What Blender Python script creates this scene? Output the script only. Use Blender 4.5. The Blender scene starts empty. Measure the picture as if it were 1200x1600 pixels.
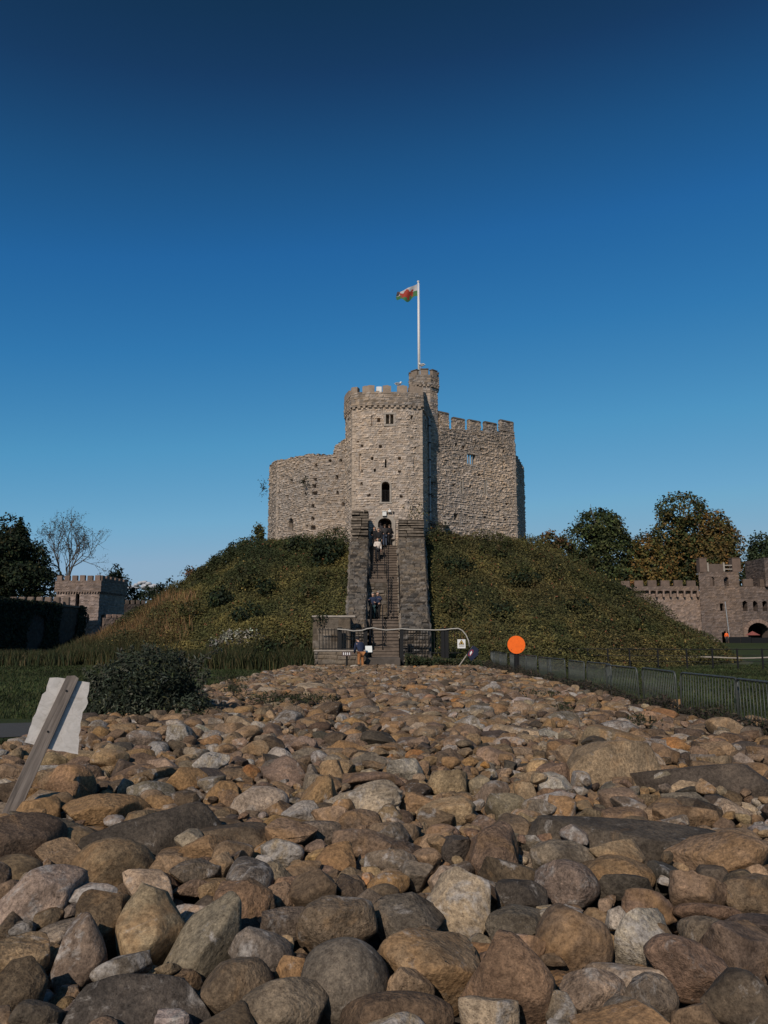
import bpy, bmesh, math, random
import numpy as np
from mathutils import Vector, Matrix

R = math.radians
scene = bpy.context.scene
COL = scene.collection

# ------------------------------------------------------------------ camera, sky, sun, exposure
CAM_Z = 1.7
F = 1202.0                      # focal length in pixels of the 1200 x 1600 photograph
PITCH = math.atan(200.0 / F)
cam_data = bpy.data.cameras.new('camera')
cam = bpy.data.objects.new('camera', cam_data)
COL.objects.link(cam)
cam.location = (0, 0, CAM_Z)
cam.rotation_euler = (math.pi / 2 + PITCH, 0, 0)
cam_data.sensor_fit = 'HORIZONTAL'
cam_data.sensor_width = 36.0
cam_data.lens = 36.0 * F / 1200.0
cam_data.clip_start = 0.05
cam_data.clip_end = 6000.0
scene.camera = cam

SUN_AZ, SUN_EL = R(21), R(34)   # sun behind the photographer's left shoulder
to_sun = Vector((-math.sin(SUN_AZ) * math.cos(SUN_EL), -math.cos(SUN_AZ) * math.cos(SUN_EL), math.sin(SUN_EL)))
world = bpy.data.worlds.new('World')
scene.world = world
world.use_nodes = True
wn = world.node_tree
wn.nodes.clear()
w_out = wn.nodes.new('ShaderNodeOutputWorld')
w_bg = wn.nodes.new('ShaderNodeBackground')
w_sky = wn.nodes.new('ShaderNodeTexSky')
w_sky.sky_type = 'NISHITA'
w_sky.sun_disc = False
w_sky.sun_elevation = SUN_EL
w_sky.sun_rotation = math.atan2(to_sun.x, to_sun.y)
w_sky.altitude = 0
w_sky.air_density = 0.6
w_sky.dust_density = 0.3
w_sky.ozone_density = 8.0
EXPOSURE = -0.4
SKY_STRENGTH = 0.1
# the photograph's tone curve for the clear sky (input: a tenth of the physical sky, output: linear picture value)
w_scl = wn.nodes.new('ShaderNodeVectorMath'); w_scl.operation = 'SCALE'; w_scl.inputs['Scale'].default_value = 0.1
w_crv = wn.nodes.new('ShaderNodeRGBCurve')
_srgb = [(0, 0, 0), (19, 50, 82), (24, 58, 96), (30, 82, 130), (36, 100, 158), (50, 119, 174), (80, 148, 192), (114, 168, 202), (138, 172, 198), (152, 174, 194)]
_raw = [(0, 0, 0), (.0285, .063, .1644), (.0309, .0699, .1793), (.0368, .0835, .2122), (.0447, .1015, .2549), (.0588, .1331, .3271),
        (.0882, .1981, .4654), (.138, .300, .640), (.19, .40, .77), (.33, .575, .87)]
def _lin(c):
    c /= 255.0
    return c / 12.92 if c < .04045 else ((c + .055) / 1.055) ** 2.4
w_crv.mapping.extend = 'HORIZONTAL'
for ch in range(3):
    cv = w_crv.mapping.curves[ch]
    pts = [(r[ch], _lin(c[ch])) for r, c in zip(_raw, _srgb)]
    cv.points[0].location = pts[0]; cv.points[1].location = (1.0, pts[-1][1] * 1.02)
    for p in pts[1:]: cv.points.new(*p)
    for p in cv.points: p.handle_type = 'VECTOR'
w_crv.mapping.update()
w_gain = wn.nodes.new('ShaderNodeVectorMath'); w_gain.operation = 'SCALE'
w_gain.inputs['Scale'].default_value = 1.0 / (SKY_STRENGTH * 2 ** EXPOSURE)
wn.links.new(w_sky.outputs[0], w_scl.inputs[0])
wn.links.new(w_scl.outputs[0], w_crv.inputs['Color'])
wn.links.new(w_crv.outputs[0], w_gain.inputs[0])
wn.links.new(w_gain.outputs[0], w_bg.inputs['Color'])
w_bg.inputs['Strength'].default_value = SKY_STRENGTH
wn.links.new(w_bg.outputs[0], w_out.inputs['Surface'])

sun_data = bpy.data.lights.new('sun', 'SUN')
sun = bpy.data.objects.new('sun', sun_data)
COL.objects.link(sun)
sun_data.energy = 5.0
sun_data.angle = R(0.5)
sun_data.color = (1.0, 0.885, 0.75)
sun.rotation_euler = (-to_sun).to_track_quat('-Z', 'Y').to_euler()

scene.render.engine = 'CYCLES'
scene.view_settings.view_transform = 'Standard'
scene.view_settings.look = 'None'
scene.view_settings.gamma = 1.0
scene.view_settings.use_curve_mapping = False
scene.view_settings.exposure = EXPOSURE
scene.cycles.max_bounces = 5
scene.cycles.use_denoising = True

# ------------------------------------------------------------------ measuring helpers
CP, SP = math.cos(PITCH), math.sin(PITCH)
def ray(px, py):
    u, v = (px - 600.0) / F, (800.0 - py) / F
    return np.array([u, CP - SP * v, SP + CP * v])
def at_depth(px, py, Y):
    d = ray(px, py); k = Y / d[1]
    return np.array([d[0] * k, Y, CAM_Z + d[2] * k])
def at_height(px, py, z):
    d = ray(px, py); k = (z - CAM_Z) / d[2]
    return np.array([d[0] * k, d[1] * k, z])
def to_pix(x, y, z):
    yy, zz = y, z - CAM_Z
    dep = yy * CP + zz * SP
    up = -yy * SP + zz * CP
    return 600 + F * x / dep, 800 - F * up / dep
def zpix(py, Y):
    return float(at_depth(600, py, Y)[2])
def xpix(px, py, Y):
    return float(at_depth(px, py, Y)[0])

# ------------------------------------------------------------------ object helpers
def tag(o, label=None, cat=None, group=None, kind=None):
    if label: o['label'] = label
    if cat: o['category'] = cat
    if group: o['group'] = group
    if kind: o['kind'] = kind
    return o
def link(name, data, parent=None):
    o = bpy.data.objects.new(name, data)
    COL.objects.link(o)
    if parent is not None: o.parent = parent
    return o
def empty(name, loc=(0, 0, 0), rz=0.0):
    o = link(name, None)
    o.location = loc; o.rotation_euler = (0, 0, rz)
    o.empty_display_size = 0.3
    return o
def np_mesh(name, V, Fc, mats, smooth=False, cols=None, mat_index=None, attrs=None):
    """V (n,3); Fc (m,k) int array of same-size polygons, or list of such arrays."""
    me = bpy.data.meshes.new(name)
    V = np.asarray(V, dtype=np.float32)
    parts = Fc if isinstance(Fc, list) else [Fc]
    parts = [np.asarray(p, dtype=np.int32) for p in parts if len(p)]
    loops = np.concatenate([p.ravel() for p in parts])
    tot = np.concatenate([np.full(len(p), p.shape[1], dtype=np.int32) for p in parts])
    start = np.concatenate([[0], np.cumsum(tot)[:-1]]).astype(np.int32)
    me.vertices.add(len(V)); me.vertices.foreach_set('co', V.ravel())
    me.loops.add(len(loops)); me.loops.foreach_set('vertex_index', loops)
    me.polygons.add(len(tot)); me.polygons.foreach_set('loop_start', start)
    me.polygons.foreach_set('loop_total', tot)
    if mat_index is not None: me.polygons.foreach_set('material_index', np.asarray(mat_index, dtype=np.int32))
    me.polygons.foreach_set('use_smooth', np.full(len(tot), bool(smooth)))
    me.update(calc_edges=True)
    def add(nm, arr):
        a = me.color_attributes.new(nm, 'FLOAT_COLOR', 'POINT')
        c = np.ones((len(V), 4), dtype=np.float32); c[:, :3] = arr
        a.data.foreach_set('color', c.ravel())
    if cols is not None: add('tint', cols)
    for k, v in (attrs or {}).items(): add(k, v)
    for m in (mats if isinstance(mats, (list, tuple)) else [mats]): me.materials.append(m)
    return me

class MB:
    """collects simple solids and links them as one mesh object"""
    def __init__(s): s.v = []; s.f = []; s.n = 0
    def add(s, verts, faces):
        s.v += [tuple(map(float, p)) for p in verts]
        s.f += [tuple(i + s.n for i in f) for f in faces]
        s.n += len(verts); return s
    def hexa(s, p):
        return s.add(p, [(3, 2, 1, 0), (4, 5, 6, 7), (0, 1, 5, 4), (1, 2, 6, 5), (2, 3, 7, 6), (3, 0, 4, 7)])
    def box(s, x0, x1, y0, y1, z0, z1):
        return s.hexa([(x0, y0, z0), (x1, y0, z0), (x1, y1, z0), (x0, y1, z0),
                       (x0, y0, z1), (x1, y0, z1), (x1, y1, z1), (x0, y1, z1)])
    def tube(s, pts, r, n=8, caps=True):
        pts = [np.array(p, float) for p in pts]
        rs = r if isinstance(r, (list, tuple)) else [r] * len(pts)
        V = []; prev = None
        for i, p in enumerate(pts):
            a = pts[max(i - 1, 0)]; b = pts[min(i + 1, len(pts) - 1)]
            t = (b - a) / (np.linalg.norm(b - a) + 1e-9)
            if prev is None:
                u = np.cross(t, [0, 0, 1.0]) if abs(t[2]) < .9 else np.cross(t, [1.0, 0, 0])
            else:
                u = prev - t * np.dot(prev, t)
            u = u / np.linalg.norm(u); prev = u
            w = np.cross(t, u)
            for k in range(n):
                an = 2 * math.pi * k / n
                V.append(p + rs[i] * (math.cos(an) * u + math.sin(an) * w))
        Fs = []
        for i in range(len(pts) - 1):
            for k in range(n):
                Fs.append((i * n + k, i * n + (k + 1) % n, (i + 1) * n + (k + 1) % n, (i + 1) * n + k))
        if caps:
            Fs.append(tuple(range(n - 1, -1, -1))); Fs.append(tuple((len(pts) - 1) * n + k for k in range(n)))
        return s.add(V, Fs)
    def prism(s, poly, d0, d1, frame=None):
        """poly: 2-D points (counter-clockwise); extruded from d0 to d1 along the third axis of frame(o,u,v,n)"""
        o, u, v, w = frame if frame else (np.zeros(3), np.array([1., 0, 0]), np.array([0, 0, 1.]), np.array([0, -1., 0]))
        o, u, v, w = [np.array(t, float) for t in (o, u, v, w)]
        n = len(poly)
        V = [o + u * a + v * b + w * d0 for a, b in poly] + [o + u * a + v * b + w * d1 for a, b in poly]
        Fs = [tuple(range(n - 1, -1, -1)), tuple(range(n, 2 * n))]
        Fs += [(i, (i + 1) % n, n + (i + 1) % n, n + i) for i in range(n)]
        return s.add(V, Fs)
    def mesh(s, name, mat, bevel=0, smooth=False):
        me = bpy.data.meshes.new(name)
        me.from_pydata(s.v, [], s.f)
        if bevel:
            bm = bmesh.new(); bm.from_mesh(me)
            bmesh.ops.bevel(bm, geom=bm.edges[:], offset=bevel, segments=1, affect='EDGES', profile=.7)
            bm.to_mesh(me); bm.free()
        for m in (mat if isinstance(mat, (list, tuple)) else [mat]): me.materials.append(m)
        if smooth: me.polygons.foreach_set('use_smooth', [True] * len(me.polygons))
        me.update()
        return me
    def build(s, name, mat, parent=None, bevel=0, smooth=False):
        return link(name, s.mesh(name, mat, bevel, smooth), parent)

# ------------------------------------------------------------------ materials
def nodes_of(name):
    m = bpy.data.materials.new(name); m.use_nodes = True
    nt = m.node_tree; nt.nodes.clear()
    out = nt.nodes.new('ShaderNodeOutputMaterial'); b = nt.nodes.new('ShaderNodeBsdfPrincipled')
    nt.links.new(b.outputs[0], out.inputs[0])
    return m, nt, b
def N(nt, typ, **kw):
    n = nt.nodes.new(typ)
    for k, v in kw.items():
        if k in n.inputs: n.inputs[k].default_value = v
        else: setattr(n, k, v)
    return n
def ramp(nt, src, stops):
    r = nt.nodes.new('ShaderNodeValToRGB')
    while len(r.color_ramp.elements) < len(stops): r.color_ramp.elements.new(.5)
    for e, (p, c) in zip(r.color_ramp.elements, stops):
        e.position = p; e.color = (*c, 1) if len(c) == 3 else c
    nt.links.new(src, r.inputs[0]); return r
def mixc(nt, a, b, fac, mode='MIX'):
    m = nt.nodes.new('ShaderNodeMix'); m.data_type = 'RGBA'; m.blend_type = mode
    for s, t in ((a, 6), (b, 7)):
        if hasattr(s, 'is_linked') or hasattr(s, 'links'): nt.links.new(s, m.inputs[t])
        else: m.inputs[t].default_value = (*s, 1)
    if hasattr(fac, 'links'): nt.links.new(fac, m.inputs[0])
    else: m.inputs[0].default_value = fac
    return m.outputs[2]
def math_n(nt, op, a, b=None):
    m = nt.nodes.new('ShaderNodeMath'); m.operation = op
    for i, s in enumerate((a, b)):
        if s is None: continue
        if hasattr(s, 'links'): nt.links.new(s, m.inputs[i])
        else: m.inputs[i].default_value = s
    return m.outputs[0]
def bump(nt, b, h, strength, dist):
    bp = nt.nodes.new('ShaderNodeBump'); bp.inputs['Strength'].default_value = strength
    bp.inputs['Distance'].default_value = dist
    nt.links.new(h, bp.inputs['Height']); nt.links.new(bp.outputs[0], b.inputs['Normal'])

def simple_mat(name, col, rough=.7, metal=0.0, var=.25, scale=8.0, bmp=0.0, spec=.3):
    m, nt, b = nodes_of(name)
    tc = N(nt, 'ShaderNodeTexCoord')
    n = N(nt, 'ShaderNodeTexNoise', Scale=scale, Detail=6.0, Roughness=.6)
    nt.links.new(tc.outputs['Object'], n.inputs['Vector'])
    lo = tuple(c * (1 - var) for c in col); hi = tuple(min(1, c * (1 + var)) for c in col)
    r = ramp(nt, n.outputs[0], [(.3, lo), (.7, hi)])
    nt.links.new(r.outputs[0], b.inputs['Base Color'])
    b.inputs['Roughness'].default_value = rough; b.inputs['Metallic'].default_value = metal
    b.inputs['Specular IOR Level'].default_value = spec
    if bmp: bump(nt, b, n.outputs[0], .6, bmp)
    return m

def tint_mat(name, base, rough=.9, scale=6.0, var=.35, bmp=.01, trans=0.0):
    """colour = base x vertex tint x noise"""
    m, nt, b = nodes_of(name)
    tc = N(nt, 'ShaderNodeTexCoord')
    at = N(nt, 'ShaderNodeAttribute', attribute_name='tint')
    n = N(nt, 'ShaderNodeTexNoise', Scale=scale, Detail=7.0, Roughness=.65)
    nt.links.new(tc.outputs['Object'], n.inputs['Vector'])
    r = ramp(nt, n.outputs[0], [(.25, (1 - var,) * 3), (.75, (1 + var,) * 3)])
    c = mixc(nt, at.outputs['Color'], r.outputs[0], 1.0, 'MULTIPLY')
    c = mixc(nt, c, base, 1.0, 'MULTIPLY')
    nt.links.new(c, b.inputs['Base Color'])
    b.inputs['Roughness'].default_value = rough
    b.inputs['Specular IOR Level'].default_value = .2
    if bmp: bump(nt, b, n.outputs[0], .7, bmp)
    if trans:
        t = nt.nodes.new('ShaderNodeBsdfTranslucent'); nt.links.new(c, t.inputs[0])
        mx = nt.nodes.new('ShaderNodeMixShader'); mx.inputs[0].default_value = trans
        nt.links.new(b.outputs[0], mx.inputs[1]); nt.links.new(t.outputs[0], mx.inputs[2])
        out = [q for q in nt.nodes if q.type == 'OUTPUT_MATERIAL'][0]
        nt.links.new(mx.outputs[0], out.inputs[0])
    return m

def rock_mat():
    m, nt, b = nodes_of('boulder_stone')
    tc = N(nt, 'ShaderNodeTexCoord')
    tint = N(nt, 'ShaderNodeAttribute', attribute_name='tint')
    fx = N(nt, 'ShaderNodeAttribute', attribute_name='fx')
    sep = N(nt, 'ShaderNodeSeparateColor'); nt.links.new(fx.outputs['Color'], sep.inputs[0])
    vec = N(nt, 'ShaderNodeVectorMath', operation='ADD')
    sc = N(nt, 'ShaderNodeVectorMath', operation='SCALE'); sc.inputs['Scale'].default_value = 41.0
    cmb = N(nt, 'ShaderNodeCombineXYZ')
    for i in range(3): nt.links.new(sep.outputs[2], cmb.inputs[i])
    nt.links.new(cmb.outputs[0], sc.inputs[0])
    nt.links.new(tc.outputs['Object'], vec.inputs[0]); nt.links.new(sc.outputs[0], vec.inputs[1])
    P = vec.outputs[0]
    def noise(s, d, r=.6, dis=0.0):
        n = N(nt, 'ShaderNodeTexNoise', Scale=s, Detail=d, Roughness=r, Distortion=dis)
        nt.links.new(P, n.inputs['Vector']); return n.outputs[0]
    big = noise(4.5, 8.0, .65, .3); fine = noise(42.0, 6.0, .75); lic = noise(7.0, 9.0, .72, .6)
    st = noise(3.2, 6.0, .6, .8); grain = noise(150.0, 3.0, .7)
    r1 = ramp(nt, big, [(.3, (.42, .4, .385)), (.5, (.95, .95, .95)), (.68, (1.5, 1.46, 1.4))])
    c = mixc(nt, tint.outputs['Color'], r1.outputs[0], 1.0, 'MULTIPLY')
    r2 = ramp(nt, fine, [(.34, (.48, .46, .45)), (.52, (1, 1, 1)), (.66, (1.42, 1.4, 1.36))])
    c = mixc(nt, c, r2.outputs[0], 1.0, 'MULTIPLY')
    r5 = ramp(nt, grain, [(.3, (.72, .72, .72)), (.7, (1.25, 1.25, 1.25))])
    c = mixc(nt, c, r5.outputs[0], .8, 'MULTIPLY')
    pit = N(nt, 'ShaderNodeTexNoise', Scale=75.0, Detail=4.0, Roughness=.8); nt.links.new(P, pit.inputs['Vector'])
    rp = ramp(nt, pit.outputs[0], [(.33, (.35, .32, .3)), (.43, (1, 1, 1)), (.62, (1, 1, 1)), (.72, (1.7, 1.65, 1.6))])
    c = mixc(nt, c, rp.outputs[0], .75, 'MULTIPLY')
    # ochre staining and pale crust, each with its own shape
    sf = math_n(nt, 'MULTIPLY', math_n(nt, 'SUBTRACT', math_n(nt, 'ADD', st, sep.outputs[1]), .93), 6.0)
    sfc = N(nt, 'ShaderNodeClamp'); nt.links.new(sf, sfc.inputs[0])
    c = mixc(nt, c, mixc(nt, (.25, .147, .07), r2.outputs[0], 1.0, 'MULTIPLY'), math_n(nt, 'MULTIPLY', sfc.outputs[0], .65))
    lf = math_n(nt, 'MULTIPLY', math_n(nt, 'SUBTRACT', math_n(nt, 'ADD', lic, sep.outputs[0]), .92), 9.0)
    lfc = N(nt, 'ShaderNodeClamp'); nt.links.new(lf, lfc.inputs[0])
    lcol = ramp(nt, fine, [(.32, (.11, .098, .088)), (.5, (.29, .262, .24)), (.7, (.44, .405, .375))])
    c = mixc(nt, c, lcol.outputs[0], math_n(nt, 'MULTIPLY', lfc.outputs[0], .85))
    nt.links.new(c, b.inputs['Base Color'])
    b.inputs['Roughness'].default_value = .88
    b.inputs['Specular IOR Level'].default_value = .22
    vor = N(nt, 'ShaderNodeTexVoronoi', Scale=14.0, feature='DISTANCE_TO_EDGE')
    nt.links.new(P, vor.inputs['Vector'])
    cr = ramp(nt, vor.outputs['Distance'], [(.0, (.6, .6, .6)), (.05, (1, 1, 1))])
    v2 = N(nt, 'ShaderNodeTexVoronoi', Scale=26.0, Detail=2.0, Roughness=.6); nt.links.new(P, v2.inputs['Vector'])
    vein = N(nt, 'ShaderNodeTexNoise', Scale=6.0, Detail=5.0, Roughness=.6, Distortion=2.2); nt.links.new(P, vein.inputs['Vector'])
    h = math_n(nt, 'MULTIPLY', v2.outputs['Distance'], .35)
    h = math_n(nt, 'ADD', h, math_n(nt, 'MULTIPLY', vein.outputs[0], .5))
    h = math_n(nt, 'ADD', h, math_n(nt, 'MULTIPLY', big, 1.3))
    h = math_n(nt, 'ADD', h, math_n(nt, 'MULTIPLY', fine, .55))
    h = math_n(nt, 'ADD', h, math_n(nt, 'MULTIPLY', grain, .16))
    h = math_n(nt, 'ADD', h, math_n(nt, 'MULTIPLY', cr.outputs[0], .10))
    h = math_n(nt, 'ADD', h, math_n(nt, 'MULTIPLY', lfc.outputs[0], .12))
    bump(nt, b, h, .9, .036)
    bnode = [q for q in nt.nodes if q.type == 'BUMP'][0]
    nt.links.new(math_n(nt, 'ADD', math_n(nt, 'MULTIPLY', sep.outputs[2], .75), .25), bnode.inputs['Strength'])
    return m

def grass_ground_mat():
    m, nt, b = nodes_of('mown_grass')
    tc = N(nt, 'ShaderNodeTexCoord')
    n1 = N(nt, 'ShaderNodeTexNoise', Scale=.35, Detail=6.0, Roughness=.6)
    n2 = N(nt, 'ShaderNodeTexNoise', Scale=14.0, Detail=8.0, Roughness=.75)
    for n in (n1, n2): nt.links.new(tc.outputs['Object'], n.inputs['Vector'])
    r1 = ramp(nt, n1.outputs[0], [(.3, (.026, .037, .013)), (.7, (.044, .055, .02))])
    r2 = ramp(nt, n2.outputs[0], [(.25, (.45, .45, .45)), (.75, (1.4, 1.4, 1.3))])
    c = mixc(nt, r1.outputs[0], r2.outputs[0], 1.0, 'MULTIPLY')
    nt.links.new(c, b.inputs['Base Color']); b.inputs['Roughness'].default_value = .95
    b.inputs['Specular IOR Level'].default_value = .1
    bump(nt, b, n2.outputs[0], 1.0, .04)
    return m

M_ROCK = rock_mat()
M_KEEP = tint_mat('keep_rubble_stone', (.305, .25, .205), scale=3.0, var=.3, bmp=.02)
M_DARKSTONE = tint_mat('stair_rubble_stone', (.098, .082, .067), scale=4.0, var=.55, bmp=.02)
M_FARSTONE = tint_mat('curtain_wall_stone', (.115, .087, .074), scale=1.2, var=.35, bmp=.03)
M_DRESS = simple_mat('dressed_limestone', (.28, .245, .21), .85, var=.2, scale=5, bmp=.01)
M_STEP = simple_mat('worn_step_stone', (.11, .085, .068), .9, var=.35, scale=3, bmp=.01)
M_RISER = simple_mat('platform_concrete', (.08, .066, .056), .9, var=.3, scale=2, bmp=.01)
M_IRON = simple_mat('black_iron', (.012, .012, .013), .55, .4, var=.4, scale=20)
M_GALV = simple_mat('galvanised_steel', (.07, .075, .07), .5, .35, var=.3, scale=12)
M_WHITE = simple_mat('white_paint', (.62, .61, .59), .6, var=.08, scale=6)
M_LEAD = simple_mat('grey_lead', (.3, .31, .32), .5, .3, var=.2, scale=3)
M_VOID = simple_mat('painted_interior_shade', (.02, .018, .016), .95, var=.3, scale=2)  # near-black colour painted in for the shade inside openings
M_LEAF = tint_mat('foliage_leaf', (1, 1, 1), rough=.75, scale=2.0, var=.25, bmp=0, trans=.18)
M_BARK = simple_mat('bark', (.06, .048, .038), .95, var=.4, scale=6, bmp=.03)
M_GROUND = grass_ground_mat()
M_SOIL = simple_mat('dark_soil', (.045, .036, .028), .95, var=.5, scale=9, bmp=.05)
M_PATH = simple_mat('tarmac_path', (.05, .047, .044), .9, var=.35, scale=30, bmp=.005)

rng = np.random.default_rng(7)
random.seed(7)
def sstep(a, b, x):
    t = np.clip((np.asarray(x, float) - a) / (b - a), 0, 1); return t * t * (3 - 2 * t)
class SineNoise:
    """cheap smooth 3-D noise in about -1..1"""
    def __init__(s, seed, n=10, freq=1.0):
        g = np.random.default_rng(seed)
        d = g.normal(size=(n, 3)); d /= np.linalg.norm(d, axis=1)[:, None]
        s.k = d * freq * g.uniform(.6, 1.7, n)[:, None]; s.p = g.uniform(0, 6.28, n); s.n = n
    def __call__(s, P):
        return np.sin(np.asarray(P) @ s.k.T + s.p).sum(-1) / math.sqrt(s.n) * .8
# ------------------------------------------------------------------ ground and motte
KC = np.array([1.2, 71.0])       # centre of the keep and of its mound
def ground_h(x, y):
    return 1.25 * sstep(76, 108, y)
def build_ground():
    xs = np.concatenate([[-3000, -1200, -500, -250], np.linspace(-150, 150, 76), [250, 500, 1200, 3000]])
    ys = np.concatenate([[-600, -200, -60], np.linspace(-20, 180, 101), [260, 500, 1200, 4000]])
    X, Y = np.meshgrid(xs, ys)
    Z = ground_h(X, Y)
    V = np.stack([X, Y, Z], -1).reshape(-1, 3)
    nx = len(xs); i = np.arange(len(ys) - 1)[:, None] * nx + np.arange(nx - 1)[None]
    Fq = np.stack([i, i + 1, i + 1 + nx, i + nx], -1).reshape(-1, 4)
    tag(link('lawn', np_mesh('lawn', V, Fq, M_GROUND, True)), kind='structure')
build_ground()

M_PROF_R = np.array([0, 12.4, 13.4, 16, 20, 23, 25, 27, 28.6, 30])
M_PROF_Z = np.array([9.5, 9.45, 9.1, 7.5, 4.75, 2.55, 1.2, .3, -.05, -.3])
nz1, nz2 = SineNoise(3, 12, .45), SineNoise(4, 12, 1.4)
def motte_h(x, y):
    x = np.asarray(x, float); y = np.asarray(y, float)
    dx, dy = x - KC[0], y - KC[1]
    r = np.hypot(dx, dy)
    # the western and eastern flanks reach slightly further out than the front
    r = r / (1 + .035 * np.clip(np.abs(dx) / (r + 1e-6), 0, 1) ** 2)
    z = np.interp(r, M_PROF_R, M_PROF_Z)
    P = np.stack([x, y, z], -1)
    k = sstep(12.5, 14.5, r) * (1 - sstep(26, 28.5, r))
    z = z + k * (.28 * nz1(P) + .12 * nz2(P))
    # the stairway is let into the slope
    cut = sstep(-2.1, -1.4, x) * (1 - sstep(1.4, 2.4, x)) * (1 - sstep(54.5, 55.5, y)) * (1 - sstep(55.5, 56, y))
    return z - 2.6 * cut
def build_motte():
    rr = np.concatenate([[0.0, 6], np.linspace(11, 30, 64)])
    th = np.concatenate([np.linspace(-.32, .32, 140), np.linspace(.32, 2 * math.pi - .32, 152)[1:-1]])
    Rg, T = np.meshgrid(rr, th, indexing='ij')
    X = KC[0] + Rg * np.sin(T); Y = KC[1] - Rg * np.cos(T)
    V = np.stack([X, Y, motte_h(X, Y)], -1).reshape(-1, 3)
    n = len(th); i = np.arange(len(rr) - 1)[:, None] * n; j = np.arange(n)[None]; j2 = (j + 1) % n
    Fq = np.stack([i + j, i + n + j, i + n + j2, i + j2], -1).reshape(-1, 4)[:, ::-1]
    tag(link('hill', np_mesh('hill', V, Fq, simple_mat('mound_earth', (.05, .05, .02), .95, var=.4, scale=2, bmp=.03), True)),
        kind='structure')
build_motte()

# grey path arriving from the left at the edge of the boulder bank
def build_path():
    mb = MB()
    pts = [(-40, 10.6, 13.2), (-14, 12.2, 14.9), (-7.5, 13.6, 16.4), (-4.6, 15.0, 17.4)]
    V = []
    for x, y0, y1 in pts: V += [(x, y0, .012), (x, y1, .012)]
    mb.add(V, [(2 * i, 2 * i + 2, 2 * i + 3, 2 * i + 1) for i in range(len(pts) - 1)])
    tag(mb.build('path', M_PATH), kind='structure')
build_path()

# ------------------------------------------------------------------ masonry
class Masonry:
    """coursed random rubble: height of the face and a tint per stone at (s, z)"""
    def __init__(s, seed, ch=(.1, .22), ln=(.13, .42), relief=.075, joint=.045, zmin=-2, zmax=30, smax=120, wav=.04, tv=.95, hv=.2):
        g = np.random.default_rng(seed); s.relief = relief; s.joint = joint; s.wav = wav; s.tv = tv; s.hv = hv
        hs = g.uniform(*ch, int((zmax - zmin) / ch[0]) + 2)
        s.cb = zmin + np.concatenate([[0], np.cumsum(hs)]); s.rows = []
        for _ in range(len(hs)):
            l = g.uniform(*ln, int(smax / ln[0]) + 2) ; b = -10 + np.concatenate([[0], np.cumsum(l)])
            s.rows.append((b, g.uniform(0, 1, len(b)), g.uniform(0, 1, len(b))))
        s.w1, s.w2 = SineNoise(seed + 1, 8, 1.3), SineNoise(seed + 2, 8, 9.0)
        s.w3 = SineNoise(seed + 3, 10, .5)
    def __call__(s, S, Z):
        P = np.stack([S, Z, 0 * S], -1)
        Zw = Z + s.wav * s.w1(P)
        ci = np.clip(np.searchsorted(s.cb, Zw) - 1, 0, len(s.rows) - 1)
        d = np.zeros_like(S); tn = np.zeros_like(S); hue = np.zeros_like(S)
        for c in np.unique(ci):
            m = ci == c; b, r1, r2 = s.rows[c]
            ss = S[m] + .03 * s.w2(P[m]); k = np.clip(np.searchsorted(b, ss) - 1, 0, len(b) - 2)
            e = np.minimum(np.minimum(ss - b[k], b[k + 1] - ss), np.minimum(Zw[m] - s.cb[c], s.cb[c + 1] - Zw[m]))
            d[m] = sstep(0, s.joint, e) * s.relief * (.35 + 1.3 * r1[k] ** 1.5)
            tn[m] = r1[k]; hue[m] = r2[k]
        d += .012 * s.w2(P)
        big = s.w3(P)
        t = .98 - s.tv / 2 + s.tv * tn ** .9 + .14 * big
        warm = (hue - .5) * s.hv + .06 * big
        C = np.stack([t * (1 + warm * .7), t, t * (1 - warm)], -1)
        return d, np.clip(C, .2, 1.8)

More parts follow.
